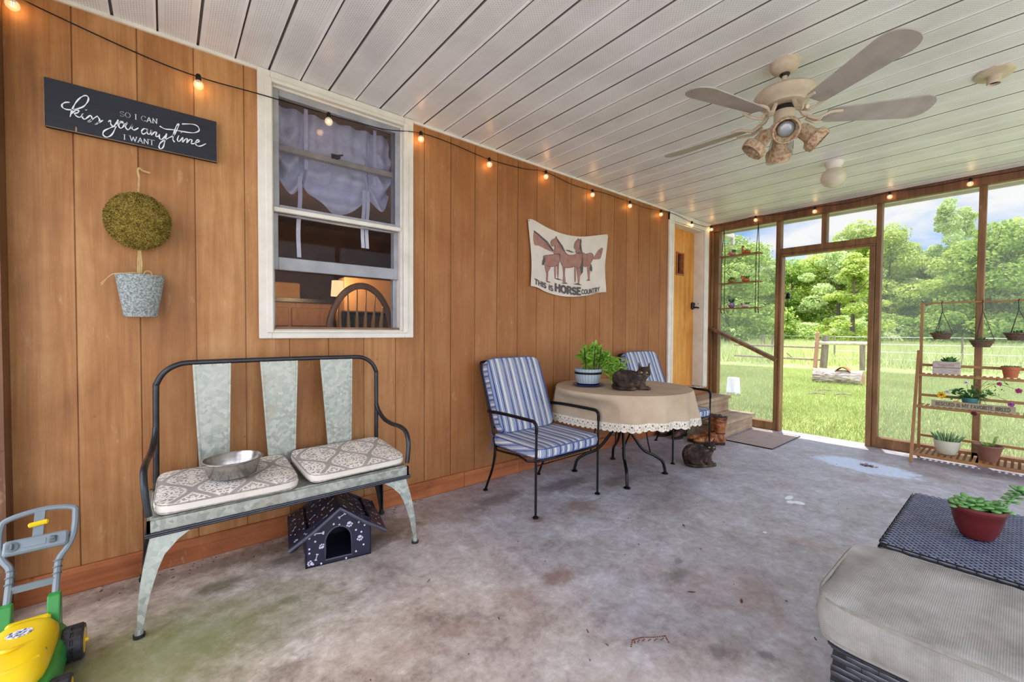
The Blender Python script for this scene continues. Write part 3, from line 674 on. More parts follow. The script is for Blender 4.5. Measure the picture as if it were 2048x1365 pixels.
KIND = ['leafy mid green tree', 'pale green airy tree', 'dark green dense tree', 'light green cone-shaped tree', 'tall thin pale tree']
def mktree(px, dist, yt, kind, where, wd=1.0, rz=0, grp=None):
    h = 1.2+dist*cos(math.atan((px-1024)/843))*(664-yt)/843
    a = az-math.atan((px-1024)/843); ca = az-a
    x, y = dist*cos(a), -2.508+dist*sin(a)
    r = thing('tree', KIND[kind]+' '+where, 'tree', (x,y,-.1), rz, grp)
    for nm, me in (('foliage', CM[kind]), ('trunk', TMESH)):
        o = bpy.data.objects.new(nm, me); COL.objects.link(o); o.parent = r
        H = [14.3,13.3,12.8,12.8,16.5][kind]; o.scale = (max(h/H,.75)*wd,)*2+(h/H,)
    return r
TR = [ # bearing, distance, skyline height, kind, width, wording
 (1405,52,480,0,1.1,'at the wood edge behind the corner post'), (1455,34,472,2,1.1,'nearest the left screen, crown behind the hanging shelf'), (1500,60,482,1,1.1,'at the wood edge just right of the hanging shelf ropes'),
 (1545,66,520,0,1.1,'at the wood edge behind the doorway left post'), (1582,58,516,2,1.05,'at the wood edge just inside the doorway left jamb'), (1612,68,512,1,1.1,'in the gap of the doorway, left of the cone-shaped tree'),
 (1640,60,500,0,1.1,'in the middle of the doorway beyond the thick fence post'), (1676,56,474,1,1.0,'in the doorway between the fence posts and log'), (1706,44,505,3,1.0,'in front of the wood, right part of the doorway'),
 (1722,62,438,0,1.0,'rising highest in the doorway upper right corner'), (1775,58,446,0,.9,'at the wood edge right of the doorway right post'), (1815,62,500,2,1.0,'at the wood edge behind the plant stand left leg'),
 (1850,60,505,1,1.0,'behind the left hanging basket'), (1893,58,392,4,.8,'with a thin crown above the wood between the two right posts'), (1922,64,410,4,.8,'with a thin crown touching the rightmost post'), (1925,50,478,0,1.1,'behind the middle hanging basket'),
 (1985,48,438,2,1.1,'behind the right hanging basket'), (2030,52,432,0,1.1,'at the right edge of the view beyond the screen'), (2090,50,420,1,1.1,'just off the right edge behind the wood'),
 (1350,56,480,2,1.1,'hidden behind the house corner'), (1480,72,500,0,1.2,'in the second row behind the hanging shelf'), (1560,78,530,1,1.3,'in the second row behind the doorway post'), (1690,76,485,0,1.2,'in the second row behind the doorway'), (1800,78,490,1,1.2,'in the second row right of the doorway'), (1960,76,470,1,1.3,'in the second row at the right')]
for i, (px, d, h, k, wd_, wh) in enumerate(TR): mktree(px, d, h, k, wh, wd_, rz=i*1.7)
# shrubs along the wood edge
SHM = fast_mesh('foliage', *crown(21, 6000, 26, 2.6, .1, 2.4, .22), L2, 4); SHM2 = fast_mesh('foliage', *crown(22, 6000, 26, 2.6, .1, 2.6, .22), L3, 4)
SHW = ['behind the left screen panel', 'right of the hanging shelf', 'inside the doorway left jamb', 'beyond the gate rails in the doorway', 'beyond the thick fence post', 'in the middle of the doorway', 'right of the fence posts in the doorway', 'behind the doorway right post', 'left of the plant stand', 'behind the plant stand left leg', 'under the left hanging basket', 'between the left and middle baskets', 'under the middle hanging basket', 'under the right hanging basket']
for i, wh in enumerate(SHW):
    px = 1420+i*47; a = az-math.atan((px-1024)/843); d = 46+(i*37 % 11)
    r = thing('shrub', ('pale green shrub ' if i % 2 == 0 else 'dark green shrub ')+'at the wood edge '+wh, 'shrub', (d*cos(a), -2.508+d*sin(a), -.1), i)
    o = bpy.data.objects.new('foliage', SHM if i % 2 == 0 else SHM2); COL.objects.link(o); o.parent = r; o.scale = (1.2,1.2,.8+.1*(i % 4))
# blades of grass on the lawn, tall grass in the meadow
def blades(seed, n, r0, r1, a0, a1, hmin, hmax, wd, mat, name, fall=1.0):
    rs = np.random.RandomState(seed); r = r0+(r1-r0)*rs.rand(n)**fall; a = np.radians(a0+(a1-a0)*rs.rand(n))
    B = np.stack([r*np.cos(a), -2.508+r*np.sin(a), np.full(n, -.105)], 1); B = B[B[:,0] > 5.44]; n = len(B)
    th = rs.rand(n)*2*pi; dx = np.stack([np.cos(th), np.sin(th), np.zeros(n)], 1)*wd*(.6+.8*rs.rand(n))[:,None]*.5
    h = (hmin+(hmax-hmin)*rs.rand(n)); ln = rs.normal(0,.35,(n,2))*h[:,None]
    tip = B+np.concatenate([ln, h[:,None]], 1)
    V = np.stack([B-dx, B+dx, tip], 1).reshape(-1,3)
    me = fast_mesh(name, V, np.arange(3*n).reshape(n,3), mat, 3); o = bpy.data.objects.new(name, me); COL.objects.link(o); return o
G1 = leafmat('lawn_grass_blades', [lin(118,136,70), lin(150,166,92), lin(180,190,120), lin(208,206,156)], .45)
G2 = leafmat('meadow_grass_blades', [lin(140,160,96), lin(180,194,122), lin(206,212,148), lin(226,226,178)], .5)
tag(blades(31, 170000, 5.4, 17, -4, 30, .03, .085, .008, G1, 'lawn_grass', .75), 'short sunlit grass blades covering the lawn beyond the doorway', 'grass', kind='stuff')
tag(blades(32, 90000, 19, 62, -6, 34, .25, .8, .035, G2, 'meadow_grass', .8), 'tall pale meadow grass between the wire fence and the woods', 'grass', kind='stuff')

# fence, hitching rail, gate, log, bucket
GPOST = pm('grey_weathered_post', lin(140,128,114), lin(98,86,74), 8, .9, st=(3,3,.5), bump=.5)
RPOST = pm('reddish_wood_post', lin(176,132,112), lin(132,92,76), 8, .9, st=(3,3,.5), bump=.4)
hr = thing('hitching_rail', 'grey rail on two thick posts, right of the reddish pole on the lawn', 'rail', (17.5,1.3,-.1)); o_ = (17.5,1.3,-.1)
mb = MB(); mb.tube([(17.5,2.13,.755),(17.5,.5,.765)], .06, 10); mb.build('rail', pm('pale_pole', lin(206,196,184), lin(160,146,130), 8, .8), hr, smooth=True, off=o_)
mb = MB(); mb.tube([(17.6,1.90,-.15),(17.6,1.84,1.02)], [.11,.10], 10); mb.build('post', GPOST, hr, smooth=True, off=o_)
mb = MB(); mb.tube([(17.5,.82,-.15),(17.5,.83,.70)], .075, 10); mb.build('post', GPOST, hr, smooth=True, off=o_)
mb = MB(); mb.tube([(17.3,2.06,-.15),(17.3,2.0,1.10)], [.062,.055], 10); mb.tube([(17.3,2.0,1.10),(17.3,2.0,1.16)], [.055,.02], 10); tag(mb.build('wooden_pole', RPOST, None, smooth=True), 'tall reddish wooden pole left of the thick grey post on the lawn', 'post')
gt = thing('pasture_gate', 'two horizontal pipes of a pasture gate left of the reddish pole', 'gate', (17.7,3.2,-.1)); o_ = (17.7,3.2,-.1)
for z in (.60,.17):
    mb = MB(); mb.tube([(17.7,2.0,z-.01),(17.7,4.9,z+.01)], .035, 8); mb.build('rail', pm('rusty_pipe', lin(150,132,118), lin(112,94,80), 9, .6) if z > .5 else bpy.data.materials['rusty_pipe'], gt, smooth=True, off=o_)
mb = MB(); mb.tube([(17.75,2.85,.15),(17.7,3.05,.36)], .02, 6); mb.build('brace', GPOST, gt, off=o_)
fn = thing('wire_fence', 'wire fence with thin posts running across the meadow', 'fence', (20,0,-.1)); o_ = (20,0,-.1)
FP = [(20.5,-4.5),(20.5,-1.2),(20.2,2.2),(22,5.0),(25.5,6.6),(29,8.0),(32.6,9.3),(37.6,11.6),(41.4,13.4),(48.3,16.4)]
for x, y in FP:
    mb = MB(); mb.tube([(x,y,-.15),(x,y,1.0)], .045 if x > 21 else .03, 6); mb.build('post', GPOST, fn, smooth=True, off=o_)
WIRE = pm('galvanised_wire', lin(200,204,206), lin(170,174,178), 9, .4, .6)
for z in (.15,.42,.70,.96):
    mb = MB(); mb.tube([(x,y,z) for x, y in FP], .006, 4); mb.build('wire', WIRE, fn, off=o_)
# log
def mat_log():
    m, t = newmat('peeling_grey_bark'); v = t.coord(); n = t.noise(t.map(v, (9,1.6,9)), 3, 6, .7)
    col = t.ramp(n, [(.36, lin(92,78,66)), (.48, lin(150,136,124)), (.6, lin(204,194,186))]); fin(t, col, .9, 0, t.bump(n, .9, .02)); return m
lg = thing('log', 'short thick grey log lying on the lawn in front of the fence', 'log', (12.3,.28,.07)); o_ = (12.3,.28,.07)
rs = np.random.RandomState(3); prof = rs.rand(7,20)*.012
vs = [(12.25+.06*i/6+(.165+prof[i][j % 20])*cos(2*pi*j/20), .74-.93*i/6, .06+(.165+prof[i][j % 20])*sin(2*pi*j/20)) for i in range(7) for j in range(20)]
mb = MB(); mb.add(vs, [(i*20+j, i*20+(j+1) % 20, (i+1)*20+(j+1) % 20, (i+1)*20+j) for i in range(6) for j in range(20)]); mb.build('bark', mat_log(), lg, smooth=True, off=o_, angle=180)
mb = MB(); mb.add([vs[j] for j in range(20)], [tuple(range(20))]); mb.add([vs[120+j] for j in range(20)], [tuple(range(19,-1,-1))]); mb.build('cut_end', pm('split_wood_end', lin(190,150,124), lin(130,92,70), 6, .9), lg, off=o_)
mb = MB(); mb.sheet(lambda u, v: (12.16+.2*v, .32-.3*u, .20+.11*sin(pi*u)+.02*sin(9*v)), 10, 4); mb.sheet(lambda u, v: (12.16+.2*v, .32-.3*u, .19+.095*sin(pi*u)), 10, 4); tag(mb.build('bark_slab', pm('orange_brown_bark', lin(176,112,72), lin(128,76,46), 8, .9), None), 'curved orange-brown slab of bark lying on the log', 'bark')
bk = thing('bucket', 'upturned white plastic bucket on the lawn beside the steps', 'bucket', (8.55,1.08,-.1)); o_ = (8.55,1.08,-.1)
WPL = pm('white_plastic', lin(238,236,242), lin(222,220,228), 6, .35, bump=0)
mb = MB(); mb.lathe([(.125,0),(.13,.02),(.122,.03),(.105,.31),(.098,.325),(0,.325)], 28, o_); mb.build('pail', WPL, bk, smooth=True, off=o_)
mb = MB(); mb.tube([(o_[0]-.02,o_[1]-.125,o_[2]+.02),(o_[0]-.10,o_[1]-.13,o_[2]+.05),(o_[0]-.14,o_[1]-.02,o_[2]+.04),(o_[0]-.1,o_[1]+.1,o_[2]+.04)], .004, 6); mb.build('handle', WIRE, bk, off=o_)
for i, (px, py) in enumerate(((9.6,.15),(10.3,.2),(9.9,-.2))):
    mb = MB(); mb.tube([(px,py,-.08),(px+.12,py-.1,-.06),(px+.2,py-.24,-.075)], .016, 6); tag(mb.build('stick', GPOST, None), ['bleached stick on the lawn, left of three near the log', 'bleached stick on the lawn, farthest of three near the log', 'bleached stick on the lawn, right of three near the log'][i], 'stick')
# bell-shaped chime outside the doorway
ch = thing('wind_bell', 'dark bell with a dangling cord hanging outside by the doorway left jamb', 'bell', (5.44,-.80,1.50)); o_ = (5.44,-.80,1.5)
mb = MB(); mb.lathe([(.006,.06),(.018,.05),(.024,.01),(.034,-.01),(.03,-.012),(0,.02)], 16, o_); mb.build('bell', BLK, ch, smooth=True, off=o_)
mb = MB(); mb.tube([(5.44,-.80,1.49),(5.44,-.805,1.35),(5.44,-.80,1.22)], .0025, 5); mb.tube([(5.44,-.80,1.56),(5.42,-.79,1.75),(5.40,-.785,1.93)], .0015, 5); mb.build('cord', BLK, ch, off=o_)
mb = MB(); mb.sph((5.44,-.80,1.25), (.004,.004,.03), 8); mb.build('clapper', BLK, ch, smooth=True, off=o_)

SIGN = [[(-0.289,2.023),(-0.301,2.019),(-0.311,2.007),(-0.309,1.995),(-0.295,1.992),(-0.273,2.001),(-0.25,2.02),(-0.237,2.046),(-0.236,2.063),(-0.245,2.066),(-0.259,2.052),(-0.272,2.028),(-0.282,1.999),(-0.289,1.965)],[(-0.285,1.98),(-0.273,1.996),(-0.264,1.998),(-0.267,1.989),(-0.276,1.982),(-0.269,1.973),(-0.259,1.974),(-0.251,1.989),(-0.254,1.975),(-0.247,1.969),(-0.236,1.983),(-0.231,1.99),(-0.226,1.982),(-0.229,1.968),(-0.239,1.961),(-0.227,1.973),(-0.212,1.991),(-0.208,1.991),(-0.203,1.98),(-0.208,1.965),(-0.218,1.959),(-0.204,1.97),(-0.193,1.982)],[(-0.243,2.009),(-0.242,2.007)],[(-0.177,1.98),(-0.17,1.988),(-0.169,1.974),(-0.162,1.967),(-0.153,1.98),(-0.146,1.999)],[(-0.146,1.999),(-0.155,1.961),(-0.167,1.929),(-0.182,1.915),(-0.193,1.921),(-0.19,1.938),(-0.172,1.956),(-0.149,1.976),(-0.139,1.993),(-0.13,1.993),(-0.128,1.98),(-0.137,1.966),(-0.144,1.972),(-0.139,1.99),(-0.124,1.988),(-0.117,1.995),(-0.123,1.977),(-0.115,1.966),(-0.103,1.985),(-0.099,1.995),(-0.103,1.977),(-0.095,1.971),(-0.081,1.985)],[(-0.051,1.986),(-0.062,1.987),(-0.071,1.973),(-0.066,1.962),(-0.054,1.974),(-0.048,1.989),(-0.052,1.97),(-0.044,1.969),(-0.038,1.987),(-0.039,1.966),(-0.027,1.983),(-0.021,1.982),(-0.024,1.966),(-0.016,1.967),(-0.01,1.978)],[(-0.01,1.978),(-0.011,1.961),(-0.003,1.957),(0.009,1.976),(0.014,1.988)],[(0.014,1.988),(0.008,1.954),(0.002,1.926),(-0.007,1.914),(-0.013,1.922),(-0.006,1.943),(0.019,1.969),(0.041,1.992),(0.058,2.041),(0.051,2.037),(0.041,2.004),(0.036,1.97),(0.042,1.958)],[(-0.01,2.014),(0.01,2.007),(0.037,2.012),(0.078,2.015),(0.112,2.021),(0.132,2.037),(0.127,2.055),(0.107,2.059),(0.069,2.048)],[(0.057,1.992),(0.052,1.972),(0.058,1.965),(0.072,1.987),(0.07,1.966),(0.082,1.984),(0.088,1.984),(0.085,1.967),(0.098,1.986),(0.105,1.984),(0.102,1.969),(0.112,1.971),(0.128,1.983),(0.133,1.99),(0.126,1.992),(0.118,1.978),(0.122,1.966),(0.136,1.966),(0.158,1.984)],[(0.066,2.009),(0.067,2.007)]]
TAPB = [[(2.471,1.86),(2.454,1.846),(2.451,1.821),(2.466,1.806),(2.488,1.812),(2.501,1.809),(2.486,1.746),(2.55,1.754),(2.555,1.714),(2.577,1.667),(2.612,1.646),(2.685,1.652),(2.746,1.668),(2.784,1.655),(2.835,1.694),(2.846,1.764),(2.833,1.796),(2.782,1.794),(2.732,1.767),(2.659,1.757),(2.623,1.771),(2.587,1.803),(2.545,1.85),(2.522,1.871),(2.514,1.894),(2.499,1.875)],[(2.483,1.74),(2.427,1.729),(2.385,1.721),(2.367,1.708),(2.39,1.671),(2.395,1.648),(2.428,1.636),(2.484,1.642),(2.542,1.664),(2.548,1.749)],[(2.784,1.917),(2.768,1.896),(2.743,1.878),(2.726,1.842),(2.727,1.821),(2.747,1.811),(2.751,1.786),(2.833,1.796),(2.817,1.845),(2.826,1.898),(2.821,1.921),(2.812,1.911),(2.796,1.904)],[(2.833,1.795),(2.885,1.792),(2.938,1.809),(2.978,1.801),(2.985,1.771),(2.959,1.725),(2.913,1.689),(2.848,1.687)],[(2.269,1.893),(2.27,1.797),(2.328,1.793),(2.394,1.774),(2.46,1.761),(2.483,1.762),(2.382,1.836),(2.317,1.877)],[(3.122,1.876),(3.059,1.851),(3.012,1.801),(2.985,1.758),(3.047,1.765),(3.095,1.784)],[(2.386,1.655),(2.39,1.616),(2.405,1.578),(2.407,1.517),(2.427,1.518),(2.423,1.58),(2.445,1.614),(2.451,1.638)],[(2.494,1.647),(2.504,1.555),(2.518,1.556),(2.513,1.649)],[(2.524,1.654),(2.537,1.558),(2.549,1.559),(2.547,1.664)],[(2.589,1.648),(2.604,1.596),(2.6,1.526),(2.616,1.523),(2.635,1.529),(2.623,1.598),(2.624,1.648)],[(2.734,1.663),(2.742,1.537),(2.758,1.551),(2.759,1.661)],[(2.765,1.662),(2.785,1.596),(2.783,1.524),(2.801,1.525),(2.813,1.59),(2.836,1.617),(2.835,1.669)],[(2.906,1.693),(2.92,1.634),(2.921,1.573),(2.944,1.575),(2.947,1.636),(2.959,1.712)]]
TAPD = [[(2.51,1.89),(2.528,1.848),(2.557,1.82),(2.587,1.791),(2.617,1.778),(2.587,1.823),(2.539,1.866)],[(2.385,1.712),(2.362,1.684),(2.353,1.644),(2.373,1.641),(2.392,1.672)],[(2.836,1.746),(2.812,1.658),(2.826,1.608),(2.848,1.627),(2.854,1.696)],[(2.963,1.716),(2.937,1.666),(2.974,1.643),(2.98,1.674)],[(2.812,1.911),(2.826,1.898),(2.817,1.845),(2.833,1.796),(2.797,1.826),(2.804,1.878)],[(2.269,1.908),(2.317,1.889),(2.415,1.84),(2.483,1.774),(2.472,1.764),(2.393,1.829),(2.317,1.875),(2.269,1.895)],[(2.407,1.511),(2.43,1.518),(2.463,1.507),(2.43,1.507)],[(2.497,1.546),(2.543,1.55),(2.602,1.537),(2.543,1.537)],[(2.579,1.514),(2.638,1.523),(2.662,1.514),(2.614,1.508)],[(2.723,1.515),(2.786,1.528),(2.837,1.513),(2.773,1.512)],[(2.888,1.562),(2.935,1.573),(2.955,1.565),(2.915,1.559)],[(2.611,1.794),(2.658,1.798),(2.732,1.786),(2.683,1.781),(2.647,1.787)]]
TAPOUT = [(2.204,1.982),(2.263,1.989),(2.425,1.949),(2.597,1.927),(2.78,1.933),(2.935,1.958),(3.071,1.989),(3.195,2.014),(3.159,1.764),(3.159,1.602),(3.176,1.475),(3.052,1.46),(2.917,1.43),(2.737,1.407),(2.568,1.405),(2.408,1.428),(2.31,1.457),(2.234,1.464),(2.224,1.753)]

# ================================================================ things on the wall
NAVY = pm('navy_painted_wood', lin(22,27,44), lin(13,16,28), 14, .55, st=(1,4,8), bump=.15, contrast=.2)
LETW = pm('white_lettering', lin(226,230,238), lin(206,210,220), 20, .6, bump=0)
sg = thing('wall_sign', 'long navy wooden sign with white script lettering hanging on the plywood wall', 'sign', (-.08,0,2.0)); o_ = (-.08,0,2.0)
mb = MB(); mb.box((-.360,-.028,1.909),(.201,-.004,2.101), bev=.0015); mb.build('board', NAVY, sg, off=o_)
mb = MB()
e_ = pm('bare_wood_edge', lin(168,140,112), lin(120,96,74), 14, .7)
mb.box((-.358,-.0285,1.9085),(.199,-.027,1.9105)); mb.box((.1995,-.0285,1.91),(.2012,-.027,2.10)); mb.box((-.3612,-.0285,1.91),(-.3595,-.027,2.10)); mb.add([(-.276,-.0287,1.912),(-.270,-.0287,1.912),(-.270,-.0287,1.928),(-.274,-.0287,1.932)],[(0,1,2,3)])
mb.build('worn_edge', e_, sg, off=o_)
mb = MB()
for i, st in enumerate(SIGN):
    p = cr([(a, b, 0) for a, b in st], 6); n = len(p)
    wv = [.0044*(.55+.65*abs(sin(1.3*j/4+i))) for j in range(n)] if n > 8 else .006
    mb.ribbon([(q.x, q.y) for q in p], wv, -.0295-.0002*i)
mb.build('script_lettering', LETW, sg, off=o_)
def plane_map(x0, zb0, zt0, x1, zb1, zt1, y):
    return lambda u, v: (x0+(x1-x0)*u, y, (zb0+(zb1-zb0)*u)*(1-v)+(zt0+(zt1-zt0)*u)*v)
mb = MB(); write(mb, 'SO I CAN', plane_map(-.140,2.017,2.038,-.018,2.021,2.043,-.0296), .12, serif=.12); write(mb, 'I WANT', plane_map(-.129,1.921,1.942,-.030,1.923,1.945,-.0296), .12, serif=.12); mb.build('capital_lettering', LETW, sg, off=o_)

# moss topiary
tp = thing('topiary_hanging', 'moss ball topiary in a grey bucket hanging flat on the wall', 'wall decoration', (-.08,0,1.16)); o_ = (-.08,0,1.16)
def moss():
    m, t = newmat('dried_moss'); r = t.node('ShaderNodeNewGeometry').outputs['Random Per Island']; n = t.noise(t.coord(), 26, 4, .6)
    col = t.ramp(t.m('ADD', t.m('MULTIPLY', r, .5), t.m('MULTIPLY', n, .5)), [(.25, lin(70,58,28)), (.45, lin(118,100,44)), (.62, lin(152,132,60)), (.8, lin(180,160,92))])
    fin(t, col, .95, 0, spec=.1); return m
MOSS = moss()
mb = MB(); M_ = Matrix(); mb.sph((-.085,-.055,1.572), (.108,.05,.118), 28, M=M_)
rs = np.random.RandomState(5)
for i in range(8000):
    th = rs.rand()*2*pi; u = rs.rand()*2-1; s_ = sqrt(1-u*u); d = Vector((s_*cos(th), -abs(s_*sin(th))*1.0 if rs.rand() < .9 else s_*sin(th), u))
    p = M_ @ Vector((.108*d.x, .05*d.y, .118*d.z)); nn = (M_ @ Vector((d.x/.108, d.y/.05, d.z/.118))).normalized()
    c = p*1.0 + Vector((-.085,-.055,1.572)); a = Vector(rs.normal(0,1,3)); a = (a-nn*a.dot(nn)*.6).normalized(); b = nn.cross(a).normalized()*.0011
    L_ = .006+.006*rs.rand(); q = c+nn*(.002+.004*rs.rand())
    mb.add([c-b, c+b, q+a*L_*.5+b, q+a*L_*.5-b, q+a*L_+nn*-.002], [(0,1,2,3),(3,2,4)])
mb.build('moss_ball', MOSS, tp, off=o_)
GRY = pm('flecked_grey_pot', lin(168,176,176), lin(104,112,112), 140, .75, bump=.5, det=6, contrast=.12)
mb = MB(); mb.lathe([(.053,0),(.056,.002),(.082,.172),(.085,.182),(.080,.182),(.074,.165)], 28, (-.081,-.062,1.158), sy=.62); mb.build('pot', GRY, tp, smooth=True, off=o_)
RAF = pm('raffia_ribbon', lin(206,180,128), lin(160,130,82), 30, .8)
mb = MB()
for dx in (-.006,0,.006): mb.tube([(-.083+dx*.4,-.05,1.46),(-.082+dx,-.055,1.39),(-.083+dx*.8,-.06,1.33)], .0035, 6)
mb.build('stem', RAF, tp, smooth=True, off=o_)
mb = MB(); mb.tube(cr([(-.083,-.05,1.68),(-.084,-.03,1.72),(-.082,-.025,1.77),(-.086,-.02,1.80),(-.08,-.025,1.812),(-.07,-.02,1.805),(-.045,-.02,1.80)], 4), .0045, 6, flat=.4); mb.build('hanging_ribbon', RAF, tp, smooth=True, off=o_)
mb = MB(); mb.tube(cr([(-.05,-.09,1.338),(-.09,-.105,1.345),(-.135,-.10,1.34),(-.165,-.09,1.335),(-.185,-.07,1.318),(-.205,-.06,1.295)], 5), .002, 5); mb.tube(cr([(-.07,-.1,1.34),(-.06,-.1,1.356),(-.045,-.1,1.352),(-.043,-.1,1.34)], 5), .002, 5); mb.tube([(-.185,-.07,1.318),(-.2,-.06,1.292),(-.206,-.06,1.288)],.002,5); mb.build('raffia_string', RAF, tp, off=o_)

# horse tapestry
CLOTH = pm('off_white_printed_cloth', lin(222,212,204), lin(200,190,182), 5, .95, bump=.15, contrast=.3)
BRN = pm('faded_brown_print', lin(172,130,120), lin(142,100,92), 26, .95, bump=0, det=6); DGR = pm('charcoal_print', lin(104,98,98), lin(74,68,70), 30, .95, bump=0)
tx = thing('tapestry', 'cream cloth wall hanging printed with brown horses and the words about horse country', 'tapestry', (2.7,0,1.7)); o_ = (2.7,0,1.7)
top = [p for p in TAPOUT[:8]]; bot = [TAPOUT[i] for i in (17,16,15,14,13,12,11,10)]
def wob(x, z): return -.020-.004*sin(x*9+z*5)-.003*sin(z*14-x*4)-.006*max(0, sin((x-2.95)*14+(z-1.7)*7))*(1 if x > 2.9 else 0)
def interp(L, u):
    x = L[0][0]+(L[-1][0]-L[0][0])*u
    for a, b in zip(L[:-1], L[1:]):
        if x <= b[0]+1e-9: f = (x-a[0])/(b[0]-a[0]); f = max(0,min(1,f)); return Vector((x, a[1]+(b[1]-a[1])*f))
    return Vector(L[-1])
tT = [(v_.x, v_.y) for v_ in cr([(a,b,0) for a,b in top], 6)]; bT = [(v_.x, v_.y) for v_ in cr([(a,b,0) for a,b in bot], 6)]
def tfn(u, v):
    a = interp(bT, u); b = interp(tT, u); x = a.x*(1-v)+b.x*v + .012*sin(pi*v)*(1 if u < .5 else -1)*abs(2*u-1)**3*1.5; z = a.y*(1-v)+b.y*v
    return (x, wob(x, z), z)
mbc = MB(); mbc.sheet(tfn, 50, 30, 0)
def decal(mb, poly, dy):      # filled outline, fine triangulation following the cloth
    bm = bmesh.new(); vs = [bm.verts.new((x, 0, z)) for x, z in poly]; f = bm.faces.new(vs)
    bmesh.ops.triangulate(bm, faces=[f]); bmesh.ops.subdivide_edges(bm, edges=[e for e in bm.edges if e.calc_length() > .05], cuts=2, use_grid_fill=True); bmesh.ops.triangulate(bm, faces=bm.faces)
    bm.verts.index_update(); mb.add([(v_.co.x, wob(v_.co.x, v_.co.z)-dy, v_.co.z) for v_ in bm.verts], [tuple(q.index for q in f_.verts) for f_ in bm.faces]); bm.free()
mb = mbc; mb.k = 1
for i, p in enumerate(TAPB): decal(mb, [(v_.x, v_.y) for v_ in cr([(a,b,0) for a,b in p], 3, True)], .0014+.0001*i)
mb.k = 2
for i, p in enumerate(TAPD): decal(mb, p, .0032+.0001*i)
def wline(pts, w_, dy=.0035):
    P = [Vector(p) for p in pts]
    for a, b in zip(P[:-1], P[1:]):
        d = (b-a).normalized(); nn = Vector((-d.y, d.x))*w_/2
        mb.add([(q.x, wob(q.x,q.y)-dy, q.y) for q in (a+nn,a-nn,b-nn,b+nn)], [(0,1,2,3)])
for p in TAPB[:4]: 
    q = cr([(a,b,0) for a,b in p], 3, True); wline([(v_.x, v_.y) for v_ in q]+[(q[0].x, q[0].y)], .0035)
mb.build('cloth', [CLOTH, BRN, DGR], tx, smooth=True, off=o_, angle=180)
def tmap(x0, zb0, zt0, x1, zb1, zt1, bow=0): 
    def f(u, v):
        x = x0+(x1-x0)*u; z = (zb0+(zb1-zb0)*u)*(1-v)+(zt0+(zt1-zt0)*u)*v-bow*4*u*(1-u); return (x, wob(x,z)-.004, z)
    return f
mb = MB(); write(mb, 'THIS IS', tmap(2.277,1.486,1.522,2.484,1.44,1.478), .26, .18); write(mb, 'HORSE', tmap(2.512,1.445,1.503,2.815,1.43,1.486,.008), .30, .16); write(mb, 'COUNTRY', tmap(2.828,1.436,1.474,3.078,1.476,1.516,.008), .22, .16); mb.build('lettering', DGR, tx, off=o_)
mb = MB()
for x, z in ((2.215,1.975),(3.185,2.005)): mb.sph((x,wob(x,z)-.003,z), .006, 8)
mb.build('pin', GREYW, tx, off=o_)

# string lights
sl = thing('string_lights', 'black cord of lit clear globe bulbs strung along the top of the wall and beam', 'string lights', (2.4,0,2.35)); o_ = (2.4,0,2.35)
BL = [(-.436,-.035,2.341),(.132,-.035,2.25),(.704,-.06,2.253),(1.273,-.035,2.332),(1.814,-.035,2.308),(2.379,-.035,2.354),(2.954,-.035,2.329),(3.516,-.035,2.338),(4.067,-.035,2.354),(4.68,-.055,2.334),(5.17,-.05,2.365),
      (5.24,-.52,2.40),(5.24,-1.09,2.375),(5.24,-1.68,2.385),(5.24,-2.19,2.37),(5.24,-2.7,2.37)]
CP = [(-.5,-.012,2.43),(-.41,-.015,2.395)]
mids = {0:(-.09,-.012,2.316),1:(.39,-.03,2.295),2:(1.02,-.035,2.315),3:(1.5,-.02,2.372),4:(2.15,-.015,2.365),5:(2.7,-.015,2.368),6:(3.15,-.015,2.385),7:(3.8,-.015,2.376),8:(4.33,-.04,2.40),9:(5.0,-.04,2.375),10:(5.23,-.25,2.405),11:(5.24,-.8,2.405),12:(5.24,-1.4,2.395),13:(5.24,-1.95,2.405),14:(5.24,-2.45,2.40)}
for i, b in enumerate(BL):
    CP.append((b[0], b[1]+.01, b[2]+.038))
    if i in mids: CP.append(mids[i])
mb = MB(); mb.tube(cr(CP, 6), .0028, 6); mb.build('cord', BLK, sl, off=o_)
def bulbglass():
    m, t = newmat('clear_bulb_glass'); tr = t.node('ShaderNodeBsdfTransparent', {'Color': (1,.93,.82,1)}); gl = t.node('ShaderNodeBsdfGlossy', {'Roughness': .05}); e = t.node('ShaderNodeEmission', {'Color': (1,.74,.42,1), 'Strength': .3})
    lw = t.node('ShaderNodeLayerWeight', {'Blend': .35}).outputs['Facing']
    a = t.node('ShaderNodeMixShader', {0: t.m('MULTIPLY', lw, .45), 1: tr.outputs[0], 2: gl.outputs[0]}); b = t.node('ShaderNodeAddShader', {0: a.outputs[0], 1: e.outputs[0]})
    t.l.new(b.outputs[0], t.out.inputs[0]); return m
BG = bulbglass(); FIL = emit('glowing_filament', (1,.70,.38), 16)
for i, b in enumerate(BL):
    mb = MB(); mb.lathe([(.009,.012),(.011,.016),(.011,.040),(.006,.046),(0,.046)], 12, b); s0 = mb.build('socket', BLK, sl, smooth=True, off=o_)
    mb = MB(); mb.lathe([(0,-.024),(.010,-.022),(.018,-.014),(.0205,-.004),(.018,.006),(.011,.014),(.010,.018)], 16, b); gb = mb.build('bulb', BG, sl, smooth=True, off=o_)
    mb = MB(); mb.tube([(b[0]-.003,b[1],b[2]+.008),(b[0]-.003,b[1],b[2]-.008),(b[0]+.003,b[1],b[2]-.010),(b[0]+.003,b[1],b[2]+.008)], .0011, 5); mb.build('filament', FIL, gb, off=o_)
    plight('string_bulb_light', (b[0], b[1]-.005, b[2]-.004), (.15 if i < 11 else .07), (1,.55,.2), .018)
mb = MB()
